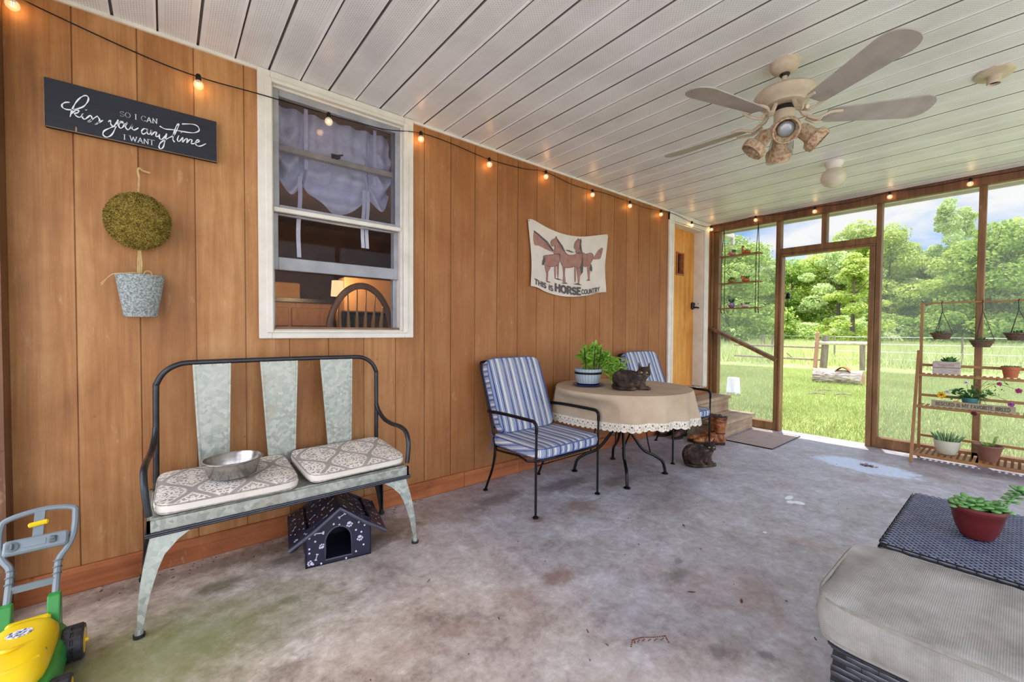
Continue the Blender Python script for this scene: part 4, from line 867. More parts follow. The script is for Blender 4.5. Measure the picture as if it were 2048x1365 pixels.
for x, y, z in ((1.5,-.004,2.376),(2.15,-.004,2.37),(3.15,-.004,2.39),(3.8,-.004,2.38),(.132,-.004,2.29)): mb.tube([(x,y,z+.01),(x,y-.012,z+.004),(x,y-.012,z-.004)], .0015, 5)
# ================================================================ ceiling things
CREAM = pm('aged_cream_enamel', lin(206,194,174), lin(172,154,128), 16, .45, bump=.05, contrast=.32)
def rusty():
    m, t = newmat('cream_enamel_with_rust'); v = t.coord(); n = t.noise(v, 60, 6, .75); g = t.node('ShaderNodeNewGeometry').outputs['Pointiness']
    col = t.mix(t.ramp(n, [(.47, 0.), (.60, .95)]), lin(186,166,138), lin(140,96,60)); fin(t, col, .5, 0, t.bump(n, .2, .002)); return m
RUST = rusty(); BLADE = pm('dusty_blade_white', lin(176,170,162), lin(150,143,136), 10, .55, st=(1,1,1), bump=.1)
fx, fy = 2.376, -1.728
fan = thing('ceiling_fan', 'cream five blade ceiling fan with rusty spotlight cups', 'ceiling fan', (fx,fy,2.44)); o_ = (fx,fy,2.44); c0 = (fx,fy,0)
mb = MB(); mb.lathe([(.026,2.383),(.034,2.386),(.056,2.402),(.064,2.418),(.065,2.44)], 32, c0); mb.build('canopy', CREAM, fan, smooth=True, off=o_)
mb = MB(); mb.lathe([(.018,2.372),(.022,2.378),(.022,2.386)], 20, c0); mb.build('collar', BLK, fan, smooth=True, off=o_)
mb = MB(); mb.lathe([(.012,2.33),(.012,2.38)], 16, c0); mb.build('downrod', CREAM, fan, smooth=True, off=o_)
mb = MB(); mb.lathe([(.050,2.222),(.088,2.228),(.092,2.236),(.112,2.246),(.130,2.266),(.132,2.282),(.120,2.296),(.09,2.312),(.05,2.326),(.024,2.336),(.012,2.342)], 40, c0); mb.build('motor_housing', CREAM, fan, smooth=True, off=o_)
mb = MB(); mb.lathe([(.042,2.196),(.046,2.226)], 24, c0); mb.build('vent_ring', DARK, fan, smooth=True, off=o_)
mb = MB(); mb.lathe([(.03,2.125),(.040,2.13),(.044,2.142),(.044,2.194),(.048,2.198)], 24, c0); mb.build('switch_housing', CREAM, fan, smooth=True, off=o_)
angs = [-52+72*i for i in range(5)]
for i in range(5):
    a = radians(angs[i]); Mr = Matrix.Translation((fx,fy,2.15)) @ Matrix.Rotation(a, 4, 'Z')
    mb = MB(); 
    for s_ in (-1,1): mb.tube([Mr @ Vector(p) for p in cr([(.10,.012*s_,.012),(.135,.018*s_,-.005),(.16,.034*s_,.0),(.19,.045*s_,.008),(.235,.040*s_,.010)], 5)], .007, 8)
    mb.tube([Mr @ Vector(p) for p in ((.06,0,.078),(.085,0,.03),(.15,0,-.002))], .010, 8)
    br = mb.build('blade_bracket', CREAM, fan, smooth=True, off=o_)
    # blade with pitch
    Mp = Mr @ Matrix.Rotation(radians(-13), 4, 'X'); ol = []; N_ = 20
    up = [(.18,.034),(.19,.044)]+[(.20+.345*j/8, .046+.026*j/8) for j in range(9)]+[(.545+.075*sin(q), .072*cos(q)**.8) for q in [radians(d_) for d_ in (15,30,45,58,70,80,86,90)]]; up = [(x, max(w_, 1e-4)) for x, w_ in up]
    pts = [(x, w_) for x, w_ in up]+[(x, -w_) for x, w_ in reversed(up[:-1])]
    mb = MB(); n = len(pts); mb.add([Mp @ Vector((x, y, .012)) for x, y in pts]+[Mp @ Vector((x, y, .018)) for x, y in pts], [tuple(range(n-1,-1,-1)), tuple(range(n,2*n))]+[(q, (q+1) % n, n+(q+1) % n, n+q) for q in range(n)]); mb.build('blade', BLADE, fan, off=o_)
cup_ = [(.022,.0),(.030,-.012),(.032,-.055),(.036,-.062),(.050,-.072),(.053,-.086),(.049,-.106),(.045,-.106),(.048,-.086),(.03,-.066),(.024,-.05)]
for i, (a, tilt) in enumerate(((-158,54),(-62,46),(28,40),(122,40))):
    a = radians(a); d = Vector((cos(a)*sin(radians(tilt)), sin(a)*sin(radians(tilt)), -cos(radians(tilt))))
    p0 = Vector((fx+.035*cos(a), fy+.035*sin(a), 2.145)); p1 = p0+Vector((cos(a)*.03, sin(a)*.03, -.036))
    Mc = frame(p1, -d)
    mb = MB(); mb.tube([p0, (p0+p1)/2+Vector((0,0,.006)), p1], .007, 8); mb.lathe([(a_*1.12, b_*1.12) for a_, b_ in cup_], 24, (0,0,0), M=Mc); cu = mb.build('spotlight_cup', RUST, fan, smooth=True, off=o_)
    mb = MB(); mb.sph(Mc @ Vector((0,0,-.082)), (.036,.036,.018), 16, M=Mc.to_3x3().to_4x4()); mb.build('reflector_bulb', pm('silvered_lamp_face', lin(170,176,182), lin(120,126,134), 10, .25, .3) if i == 0 else bpy.data.materials['silvered_lamp_face'], cu, smooth=True, off=o_)
mb = MB(); mb.tube([(fx+.04,fy-.03,2.15),(fx+.04,fy-.03,2.02)], .0012, 4); mb.build('pull_chain', BLK, fan, off=o_)
gl = thing('globe_light', 'small round frosted glass ceiling light beyond the fan', 'ceiling light', (4.05,-1.532,2.44)); o_ = (4.05,-1.532,2.44)
mb = MB(); mb.lathe([(.05,-.06),(.048,-.035),(.060,-.02),(.062,0)], 24, o_); mb.build('fitter', WHITE, gl, smooth=True, off=o_)
mb = MB(); mb.lathe([(0,-.195),(.03,-.19),(.06,-.172),(.080,-.14),(.084,-.115),(.075,-.08),(.05,-.055)], 28, o_); mb.build('globe', pm('frosted_cream_glass', lin(214,208,188), lin(190,182,160), 8, .25, bump=0, **{'Subsurface Weight': .3, 'Subsurface Radius': (.05,.05,.05)}), gl, smooth=True, off=o_)
bf = thing('lamp_holder', 'bare white ceiling lamp holder on a round plate right of the fan', 'lamp holder', (3.29,-2.38,2.44)); o_ = (3.29,-2.38,2.44)
mb = MB(); mb.lathe([(.055,-.016),(.072,-.008),(.075,0)], 28, o_, sx=1.25); mb.build('plate', CREAM, bf, smooth=True, off=o_)
mb = MB(); mb.lathe([(.018,-.045),(.024,-.055),(.027,-.05),(.026,-.018),(.034,-.014)], 20, o_); mb.build('socket', CREAM, bf, smooth=True, off=o_)
mb = MB(); mb.lathe([(0,-.04),(.018,-.046)], 20, o_); mb.build('socket_interior', DARK, bf, off=o_)

# ================================================================ bench
def mat_galv(name='galvanised_steel', tint=(1,1,1)):
    m, t = newmat(name); v = t.coord()
    c = t.vor(v, 62, 'F1', 'Color'); c2 = t.noise(v, 5, 4, .6); r, g_, b_ = t.sep(c)
    col = t.ramp(r, [(0, lin(150,157,150)), (.5, lin(166,172,164)), (1, lin(186,191,182))])
    col = t.mix(t.ramp(c2, [(.55, 0.), (.75, .55)]), col, lin(150,132,108))
    fin(t, col, t.m('MULTIPLY_ADD', r, .22, .32), .55, t.bump(r, .08, .001)); return m
GALV = mat_galv()
bn = thing('metal_bench', 'galvanised metal bench with dark tube frame and three flared back slats', 'bench', (.46,-.3,0)); o_ = (.46,-.3,0)
TUB = pm('dark_steel_tube', lin(72,74,80), lin(48,50,56), 16, .34, .75, bump=.05)
arm = lambda x, s_: cr([(x,-.105,.68),(x+.004*s_,-.13,.64),(x+.012*s_,-.19,.60),(x+.022*s_,-.27,.585),(x+.028*s_,-.36,.585),(x+.032*s_,-.425,.57),(x+.03*s_,-.462,.53),(x+.026*s_,-.472,.48),(x+.018*s_,-.475,.415)], 5)
bk_ = [(-.038,-.095,.40),(-.036,-.105,.60),(-.034,-.11,.84)]+[(-.034+.115*(1-cos(a)), -.115, .84+.115*sin(a)) for a in [radians(x) for x in (15,35,55,75,90)]]
bk2 = [(.92-(p[0]), p[1], p[2]) for p in reversed(bk_)]
bk2 = [(.948-(p[0]+.034)+.0, p[1], p[2]) for p in reversed(bk_)]
mb = MB(); mb.tube(cr(bk_, 4)+cr([bk_[-1],(.3,-.115,.957),(.6,-.115,.957),bk2[0]], 2)[1:-1]+cr(bk2, 4), .0115, 10); mb.build('back_frame', TUB, bn, smooth=True, off=o_)
for x, s_ in ((-.036,-1),(.95,1)):
    mb = MB(); mb.tube(arm(x, s_), .0115, 10); mb.build('arm_rest', TUB, bn, smooth=True, off=o_)
for x0, x1, b0, b1 in ((.094,.238,.117,.228),(.360,.528,.395,.513),(.638,.806,.681,.799)):
    x0, x1, b0, b1 = x0, x1, b0, b1
    mb = MB(); mb.prism([(x0,.95),(x1,.95),(b1,.42),(b0,.42)], -.116, -.112)
    mb.beam((x0+.003,-.117,.95),(b0+.003,-.117,.42),.008,.007,up=(0,1,0)); mb.beam((x1-.003,-.117,.95),(b1-.003,-.117,.42),.008,.007,up=(0,1,0)); mb.box((x0,-.119,.935),(x1,-.115,.95))
    for f in (.2,.5,.8): mb.sph((x0+(x1-x0)*f,-.119,.943), .0028, 6)
    mb.build('back_slat', GALV, bn, off=o_)
mb = MB(); mb.box((-.055,-.485,.385),(.965,-.085,.405), bev=.008); mb.box((-.06,-.49,.352),(.97,-.478,.40)); mb.box((-.06,-.49,.352),(-.05,-.08,.40)); mb.box((.96,-.49,.352),(.97,-.08,.40)); mb.box((-.06,-.09,.352),(.97,-.08,.40)); mb.build('seat_pan', GALV, bn, off=o_)
mb = MB(); lp_ = [(-.064,-.494,.352),(.974,-.494,.352),(.974,-.078,.352),(-.064,-.078,.352)]; mb.tube(lp_, .006, 8, closed=True); mb.tube([(p[0],p[1],p[2]-.008) for p in lp_], .005, 8, closed=True); mb.build('seat_rim', TUB, bn, off=o_)
for x, sx_ in ((-.045,-1),(.955,1)):
    for y, sy_ in ((-.475,-1),(-.095,1)):
        fx_ = x+sx_*.045; fy_ = y+(-.045 if sy_ < 0 else .03)
        mb = MB(); secs = []
        for i in range(9):      # folded V-section leg that flares out under the seat
            u = i/8; z = .352*(1-u)+.012*u; w_ = .015+.050*(1-u)**1.1+ (.075*(1-u*3.2)**2 if u < .31 else 0)
            w2 = .016+.045*(1-u)**1.3
            bow = .012*sin(pi*u)
            cx, cy = x+(fx_-x)*u+sx_*bow, y+(fy_-y)*u+sy_*bow*.6
            secs.append([(cx-sx_*w_, cy, z), (cx, cy, z), (cx, cy-sy_*w2, z), (cx-sx_*.004, cy-sy_*w2, z), (cx-sx_*.004, cy-sy_*.004, z), (cx-sx_*w_, cy-sy_*.004, z)])
        vs = [p for s_ in secs for p in s_]; mb.add(vs, [(i*6+j, i*6+(j+1) % 6, (i+1)*6+(j+1) % 6, (i+1)*6+j) for i in range(8) for j in range(6)]+[tuple(range(5,-1,-1)), tuple(48+j for j in range(6))])
        mb.tube([(fx_-sx_*.006,fy_-sy_*.006,.03),(fx_-sx_*.006,fy_-sy_*.006,.008)], [.012,.014], 10)
        lg_ = mb.build('leg', GALV if y < -.3 else TUB, bn, off=o_)
        if y > -.3: lg_['label'] = 'dark leg against the wall'
        mb = MB(); mb.tube([(fx_-sx_*.006,fy_-sy_*.006,.012),(fx_-sx_*.006,fy_-sy_*.006,0)], .0175, 12); mb.build('foot_cap', TUB, lg_, off=o_)

# damask cushions
def mat_damask():
    m, t = newmat('grey_cream_damask'); v = t.coord(); x, y, z = t.sep(v)
    # mirrored ogee lattice filled with scrollwork
    P = .20; u = t.m('PINGPONG', t.m('ADD', x, 4.03), P/2); q = t.m('PINGPONG', t.m('ADD', y, 4.0), P*.75)
    uv = t.comb(u, q, 0.)
    wob_ = t.noise(uv, 24, 2, .5, 1.6, col=True)
    uv2 = t.node('ShaderNodeVectorMath', {0: uv, 1: t.node('ShaderNodeVectorMath', {0: wob_, 1: (.03,.03,0)}, operation='MULTIPLY').outputs[0]}, operation='ADD').outputs[0]
    d = t.vor(uv2, 58, 'DISTANCE_TO_EDGE'); l1 = t.ramp(d, [(.09, 1.), (.15, 0.)])
    r = t.node('ShaderNodeVectorMath', {0: uv}, operation='LENGTH').outputs['Value']
    rings = t.m('SINE', t.m('MULTIPLY', t.m('ADD', r, t.m('MULTIPLY', t.noise(uv, 40, 2), .01)), 420)); l2 = t.m('GREATER_THAN', rings, .35)
    og = t.m('ADD', t.m('ABSOLUTE', t.m('SUBTRACT', u, t.m('MULTIPLY_ADD', t.m('COSINE', t.m('MULTIPLY', q, pi/(P*.75))), .045, .05))), 0.)
    band = t.ramp(og, [(.010, 1.), (.013, 0.)]); edge = t.m('MULTIPLY', t.ramp(og, [(.013, 0.), (.0145, 1.)]), t.ramp(og, [(.018, 1.), (.020, 0.)]))
    body = t.m('MAXIMUM', l1, t.m('MULTIPLY', l2, t.m('LESS_THAN', r, .05))); body = t.m('MULTIPLY', body, t.m('SUBTRACT', 1, band)); body = t.m('MAXIMUM', body, edge)
    weave = t.m('MULTIPLY', t.m('SINE', t.m('MULTIPLY', x, 2600)), t.m('SINE', t.m('MULTIPLY', y, 2600)))
    nz = t.sep(t.node('ShaderNodeNewGeometry').outputs['Normal'])[2]; top_ = t.ramp(nz, [(.45, 0.), (.62, 1.)]); body = t.m('MULTIPLY_ADD', t.m('SUBTRACT', body, .75), top_, .75)
    col = t.mix(body, lin(164,158,152), lin(240,233,222)); col = t.mix(t.ramp(t.noise(v, 5, 5, .6), [(.52, 0.), (.75, .5)]), col, lin(176,160,140))
    fin(t, col, .95, 0, t.bump(t.m('ADD', body, t.m('MULTIPLY', weave, .2)), .25, .002)); return m
DAM = mat_damask(); TIE = pm('grey_damask_tie', lin(176,170,162), lin(130,124,118), 60, .95)
for i, (x0, x1, y0, y1, lab, rzz, tx_) in enumerate(((-.035,.455,-.50,-.105,'left grey and cream damask seat cushion on the bench, under the bowl',-1.5,3.2),(.488,.955,-.488,-.12,'right grey and cream damask seat cushion on the bench, empty',2.5,5.5))):
    cx, cy = (x0+x1)/2, (y0+y1)/2
    c = thing('seat_cushion', lab, 'cushion', (cx,cy,.406), radians(rzz), 'damask cushions on the bench')
    Mc = Matrix.Translation((0,0,0)) @ Matrix.Translation((0,-.2,0)) @ rot('X', tx_) @ Matrix.Translation((0,.2,0))
    mb = MB(); cushion(mb, x0-cx, x1-cx, y0-cy, y1-cy, .001, .052, puff=.35, M=Mc); mb.build('pad', DAM, c, smooth=True, angle=60)
    mb = MB(); piping(mb, x0-cx, x1-cx, y0-cy, y1-cy, .041, .0035, Mc); piping(mb, x0-cx, x1-cx, y0-cy, y1-cy, .012, .0035, Mc); mb.build('piping', TIE, c, smooth=True)
    mb = MB(); s_ = -1 if i == 0 else 1
    for dy in (0,.03): mb.sheet(lambda u, v: ((x0-cx)+s_*0-.018-.02*v+.005*sin(v*6)+.012*u if i == 0 else (x0-cx)+.01+.02*v, (.16+dy+.02*u), .03-.10*v*(1 if i == 0 else .05)), 2, 8)
    mb.build('tie', TIE, c)
# steel bowl
STEEL = pm('brushed_stainless_steel', lin(196,192,188), lin(150,146,142), 6, .24, .95, bump=.04, st=(1,1,6))
bw = thing('pet_bowl', 'large stainless steel pet bowl of kibble on the left bench cushion', 'bowl', (.222,-.325,.474)); o_ = (.222,-.325,.474)
mb = MB(); mb.lathe([(.082,0),(.090,.006),(.106,.062),(.110,.068),(.116,.070),(.116,.073),(.108,.0735),(.103,.066),(.087,.010),(0,.006)], 40, o_); mb.build('dish', STEEL, bw, smooth=True, off=o_)
mb = MB(); rs = np.random.RandomState(2)
for i in range(90):
    r = .078*sqrt(rs.rand()); a = rs.rand()*6.28; mb.sph((.222+r*cos(a),-.325+r*sin(a),.474+.014+.01*rs.rand()), (.005,.004,.0035), 6)
tag(mb.build('kibble', pm('brown_kibble', lin(150,96,60), lin(104,62,40), 60, .85), None), 'brown dry pet food lying in the steel bowl', 'pet food', kind='stuff')

# ================================================================ pet house
NV = pm('dark_navy_nylon', lin(40,40,64), lin(22,22,42), 5, .38, bump=.15); NVT = pm('navy_edge_binding', lin(72,72,88), lin(52,52,68), 20, .45); PRW = pm('white_paw_print', lin(212,212,232), lin(190,190,214), 30, .6, bump=0)
ph = thing('pet_house', 'dark navy soft pet house with white paw and bone prints under the bench', 'pet house', (.66,-.30,0), radians(-10.5))
hw, hd0, hd1, hz, ap = .146, -.152, .15, .178, .262      # local: front faces -y
door = [(-.062,.022)]+[(-.062+.0*a,.022+.06*a) for a in (.5,1)]+[(-.004-.060*cos(a), .10+.072*sin(a)) for a in [radians(x) for x in range(10,180,17)]]+[(.056,.082),(.056,.022)]
def hole_face(outer, hole):
    bm = bmesh.new(); a = [bm.verts.new((x,0,z)) for x,z in outer]; b = [bm.verts.new((x,0,z)) for x,z in hole]
    es = [bm.edges.new((L[i], L[(i+1) % len(L)])) for L in (a,b) for i in range(len(L))]
    bmesh.ops.triangle_fill(bm, use_beauty=True, edges=es); bm.verts.index_update()
    r = ([(v_.co.x, v_.co.z) for v_ in bm.verts], [tuple(v_.index for v_ in f.verts) for f in bm.faces]); bm.free(); return r
outer = [(-hw,0),(hw,0),(hw,hz),(0,ap),(-hw,hz)]
V2, F2 = hole_face(outer, door)
mb = MB(); mb.add([(x, hd0, z) for x, z in V2], F2); mb.add([(x, hd0+.008, z) for x, z in V2], F2)
mb.prism(outer, hd1-.006, hd1); mb.box((-hw,hd0,0),(-hw+.006,hd1,hz)); mb.box((hw-.006,hd0,0),(hw,hd1,hz)); mb.box((-hw,hd0,0),(hw,hd1,.008)); mbw = mb; mbw.k = 1
mb = MB(); mb.tube([(x,hd0-.001,z) for x, z in door], .0042, 8, closed=True); mb.build('door_binding', NVT, ph, smooth=True)
mb = MB(); rw = .215; ez = ap-.012-(rw)*.60
for s_ in (-1, 1):
    nn = Vector((s_*.51,0,.86)); 
    A = [(0,hd0-.035,ap+.01),(0,hd1+.03,ap+.012),(s_*rw,hd1+.035,ez+.008),(s_*rw,hd0-.03,ez)]
    def rf(u, v): 
        p = Vector(A[0])*(1-u)*(1-v)+Vector(A[1])*(1-u)*v+Vector(A[2])*u*v+Vector(A[3])*u*(1-v); p.z += -.010*sin(pi*u)+.003*sin(v*9+u*4); return p
    mb.sheet(rf, 10, 8); mb.sheet(lambda u, v: rf(u, v)-Vector((0,0,.012)), 10, 8)
    for u in (1,): mb.sheet(lambda a, b: rf(1, a)-Vector((0,0,.012*b)), 8, 1)
    mb.sheet(lambda a, b: rf(a, 0)-Vector((0,0,.012*b)), 10, 1); mb.sheet(lambda a, b: rf(a, 1)-Vector((0,0,.012*b)), 10, 1)
mbr = mb; mbr.k = 1
def rfs(s_):
    A = [(0,hd0-.035,ap+.01),(0,hd1+.03,ap+.012),(s_*rw,hd1+.035,ez+.008),(s_*rw,hd0-.03,ez)]
    def f(u, v):
        p = Vector(A[0])*(1-u)*(1-v)+Vector(A[1])*(1-u)*v+Vector(A[2])*u*v+Vector(A[3])*u*(1-v); p.z += -.010*sin(pi*u)+.003*sin(v*9+u*4); return p
    return f
mb = MB(); r1, r2 = rfs(-1), rfs(1)
mb.tube([r1(1,0)-Vector((0,0,.006)), r1(.5,0)-Vector((0,.003,.006)), r1(0,0)-Vector((0,.004,.004)), r2(.5,0)-Vector((0,.003,.006)), r2(1,0)-Vector((0,0,.006))], .009, 8, flat=1); mb.build('roof_binding', NVT, ph, smooth=True)
mb = mbw
def ell(fn, cx, cy, rx, ry, a=0, n=10): 
    c_, s_ = cos(a), sin(a); mb.add([fn(cx+rx*cos(q)*c_-ry*sin(q)*s_, cy+rx*cos(q)*s_+ry*sin(q)*c_) for q in [2*pi*i/n for i in range(n)]], [tuple(range(n))])
def paw(fn, cx, cy, s_, a=0):
    for dx, dy, rx, ry in ((0,-.25,.52,.38),(-.62,.25,.2,.3),(-.22,.62,.2,.3),(.25,.62,.2,.3),(.65,.25,.2,.3)):
        X = dx*cos(a)-dy*sin(a); Y = dx*sin(a)+dy*cos(a); ell(fn, cx+X*s_, cy+Y*s_, rx*s_, ry*s_, a)
def bone(fn, cx, cy, s_, a=0):
    for dx in (-1,1):
        for dy in (-.22,.22): ell(fn, cx+(dx*cos(a)-dy*sin(a))*s_, cy+(dx*sin(a)+dy*cos(a))*s_, .24*s_, .24*s_)
    q = [(-.95,-.13),(.95,-.13),(.95,.13),(-.95,.13)]; mb.add([fn(cx+(x*cos(a)-y*sin(a))*s_, cy+(x*sin(a)+y*cos(a))*s_) for x, y in q], [(0,1,2,3)])
ff = lambda x, z: (x, hd0-.0015, z); fl = lambda y, z: (-hw-.0015, -y, z)
for cx, cy, s_, a in ((.045,.172,.018,3.4),(.093,.094,.018,3.3),(-.125,.022,.016,1.2)): paw(ff, cx, cy, s_, a)
paw(ff, -.076,.09,.015,.5)
for cx, cy, s_, a in ((.012,.218,.015,.5),(-.088,.155,.018,-.1),(-.10,.045,.013,1.3)): bone(ff, cx, cy, s_, a)
for cx, cy in ((-.04,.215),(.085,.20),(-.025,.185),(.0,.176),(.088,.17),(.075,.135),(.10,.12),(-.105,.12),(-.085,.085),(-.13,.07),(-.13,.09),(-.115,.015),(.11,.055),(.075,.03),(-.08,.01),(-.13,.14),(.03,.008),(.115,.15)):
    ell(ff, cx, cy, .0045, .005)
for cx, cy, s_, a in ((-.03,.05,.02,.3),(.08,.12,.02,1)): paw(fl, cx, cy, s_, a)
for cx, cy, s_, a in ((.02,.13,.018,1.2),(-.1,.10,.018,1.4),(.1,.04,.016,.5)): bone(fl, cx, cy, s_, a)
for cx, cy in ((-.06,.14),(0,.09),(.05,.08),(-.12,.05),(.12,.15),(-.08,.02),(.05,.02)): ell(fl, cx, cy, .005, .005)
mbw.build('walls', [NV, PRW], ph); mb = mbr
rs = np.random.RandomState(8)
for s_ in (-1,1):
    rfu = rfs(s_); fr_ = lambda x, y: rfu(x/.245, y/.36)+Vector((0,0,.0025))
    for i in range(5):
        for j in range(6):
            cx = .025+.045*i+.012*rs.rand(); cy = .035+.056*j+.012*rs.rand(); k_ = (i*2+j) % 4; a = rs.rand()*6
            if k_ == 0: paw(fr_, cx, cy, .013, a)
            elif k_ == 2: bone(fr_, cx, cy, .013, a)
            else: ell(fr_, cx, cy, .004, .004); ell(fr_, min(cx+.02,.24), cy+.02, .0035, .0035)
mbr.build('roof', [NV, PRW], ph)
mb = MB(); mb.tube([(-hw,.06,.03),(-hw-.03,.05,.01),(-hw-.06,.035,.004)], .006, 6, flat=.4); mb.build('strap', NV, ph)

# ================================================================ toy mower
TG = pm('grey_blue_plastic', lin(128,140,146), lin(110,122,130), 8, .38, bump=.02); TY = pm('yellow_plastic', lin(238,204,24), lin(226,186,10), 6, .28, bump=0); TGR = pm('green_plastic', lin(52,150,62), lin(40,128,52), 6, .32, bump=0); TBK = pm('black_tyre_plastic', lin(46,46,50), lin(30,30,34), 10, .5, bump=.1)
tmw = thing('toy_lawn_mower', 'green and yellow toy lawn mower with grey handle beside the bench', 'toy mower', (-.36,-.58,0)); o_ = (-.36,-.58,0)
def hp(x, s_): return Vector((x, -.415+.17*s_/.28, .175+s_))      # point on the tilted handle plane, s_ height above its foot
mb = MB(); 
xr, xl = -.302, -.412
loop = cr([hp(xr,0),hp(xr,.08),hp(xr+.003,.115),hp(xr+.022,.145),hp(xr+.034,.18),hp(xr+.036,.235),hp(xr+.026,.262),hp(-.35,.272),hp(xl-.02,.258),hp(xl-.036,.232),hp(xl-.034,.18),hp(xl-.022,.145),hp(xl-.003,.115),hp(xl,.08),hp(xl,0)], 5)
mb.tube(loop, .0095, 8); mb.build('handle', TG, tmw, smooth=True, off=o_)
mb = MB(); mb.beam(hp(xl,.055), hp(xr,.055), .008, .022, up=(0,0,1)); mb.build('cross_bar', TG, tmw, off=o_)
mb = MB(); a, b = hp(xl-.038,.168), hp(xr+.036,.168); up_ = Vector((0,.17,.28)).normalized(); nrm = Vector((0,-.28,.17)).normalized()
Mq = Matrix(((1,up_.x,nrm.x,0),(0,up_.y,nrm.y,0),(0,up_.z,nrm.z,0),(0,0,0,1))); Mq.translation = hp(-.357,.172)
mb.box((-.078,-.026,-.010),(.078,.024,.018), M=Mq, bev=.006); con = mb.build('console', TG, tmw, off=o_)
mb = MB(); mb.lathe([(.016,.018),(.016,.022),(.012,.023),(0,.023)], 20, (-.055,0,0), M=Mq); mb.box((-.058,-.010,.02),(-.052,.010,.030), M=Mq, bev=.002); mb.build('dial', pm('dark_grey_plastic', lin(96,106,112), lin(80,90,96), 8, .4), con, off=o_)
mb = MB(); mb.box((.030,-.012,.018),(.050,.012,.024), M=Mq, bev=.003); mb.box((.033,-.002,.024),(.047,.008,.030), M=Mq, bev=.002); mb.build('switch', bpy.data.materials['dark_grey_plastic'], con, off=o_)
mb = MB(); mb.box((-.030,-.010,.0178),(.024,.010,.0195), M=Mq, bev=.001); mb.build('panel_inset', TG, con, off=o_)
mb = MB(); mb.beam(hp(-.357,.19), hp(-.357,.268), .026, .012, up=(0,-1,0)); mb.build('stem', TG, tmw, off=o_)
mb = MB(); mb.beam(hp(-.382,.232)+Vector((0,-.012,0)), hp(-.332,.236)+Vector((0,-.012,0)), .014, .016, bev=.004); mb.build('trigger', TY, tmw, off=o_)
for xx in (xr, xl):
    mb = MB()
    for s_ in (.072,.09,.108): mb.lathe([(.0125,-.002),(.0125,.002)], 14, M=Matrix.Translation(hp(xx,s_)) @ Matrix.Rotation(radians(-31),4,'X'))
    mb.build('clamp_ring', bpy.data.materials['dark_grey_plastic'], tmw, off=o_)
# body
bx = -.355
def shell(prof, mat, name, n=28, par=None):      # prof: list of (hx, y0, y1, z)
    mb = MB(); vs = []
    for hx, y0, y1, z in prof:
        cy = (y0+y1)/2; hy = (y1-y0)/2
        for j in range(n):
            a = 2*pi*j/n; c_, s_ = cos(a), sin(a); q = (abs(c_)**4+abs(s_)**4)**.25; vs.append((bx+hx*c_/q, cy+hy*s_/q, z))
    fs = [(i*n+j, i*n+(j+1) % n, (i+1)*n+(j+1) % n, (i+1)*n+j) for i in range(len(prof)-1) for j in range(n)]+[tuple(range(n-1,-1,-1)), tuple((len(prof)-1)*n+j for j in range(n))]
    mb.add(vs, fs); return mb.build(name, mat, par or tmw, smooth=True, off=o_)
shell([(.088,-.80,-.40,.028),(.098,-.82,-.395,.035),(.098,-.82,-.395,.075),(.090,-.81,-.40,.095),(.078,-.79,-.41,.10)], TGR, 'deck')
hd = shell([(.076,-.77,-.455,.098),(.080,-.775,-.45,.112),(.078,-.765,-.455,.132),(.066,-.74,-.465,.150),(.048,-.70,-.48,.160),(.03,-.66,-.50,.164)], TY, 'hood')
mb = MB(); mb.box((bx-.05,-.475,.13),(bx+.05,-.45,.155), bev=.006); mb.build('hood_fin', TY, hd, off=o_)
mb = MB(); mb.lathe([(0,.004),(.028,.003),(.03,0)], 24, (bx-.002,-.56,.163), sy=.75); mb.build('round_badge', pm('printed_badge', lin(226,226,232), lin(70,70,90), 160, .4, bump=0, contrast=.08), hd, off=o_)
mb = MB(); mb.sph((bx+.055,-.66,.148), (.018,.014,.006), 14, M=rot('Y',25)); mb.build('engine_cap', pm('silver_plastic', lin(180,190,200), lin(140,150,162), 12, .3, .5), hd, smooth=True, off=o_)
mb = MB(); mb.tube(cr([(bx-.05,-.62,.158),(bx-.01,-.655,.168),(bx+.035,-.62,.158)],6), .006, 8); mb.tube(cr([(bx-.06,-.70,.148),(bx+.0,-.735,.150),(bx+.06,-.70,.148)],6), .005, 8); mb.build('hood_ridge', TY, hd, smooth=True, off=o_)
for xx in (xr, xl):
    mb = MB(); mb.prism([(-.47,.06),(-.40,.06),(-.405,.20),(-.435,.20),(-.46,.12)], xx-.016, xx+.016, 'x'); mb.build('handle_socket', TGR, tmw, off=o_, bevel=.004)
def wheel(x, y, r, s_):
    Mw = frame((x,y,r), (s_,0,0)); mb = MB(); mb.lathe([(r*.6,-.026),(r*.92,-.026),(r,-.018),(r,-.004),(r*.94,-.002),(r*.94,.002),(r,.004),(r,.018),(r*.92,.026),(r*.6,.026)], 30, M=Mw)
    for i in range(15):
        a = 2*pi*i/15; mb.box((-.004,r*.93,-.022),(.004,r*1.0,.022), M=Mw @ Matrix.Rotation(a,4,'Z'))
    w_ = mb.build('wheel', TBK, tmw, smooth=True, off=o_, angle=35)
    mb = MB(); mb.lathe([(0,.036),(.007,.036),(.008,.028),(r*.60,.027),(r*.70,.0265)], 24, M=Mw); mb.build('hub', TY, w_, smooth=True, off=o_)
wheel(-.247,-.515,.056,1); wheel(-.463,-.515,.056,-1); wheel(-.25,-.745,.044,1); wheel(-.46,-.745,.044,-1)

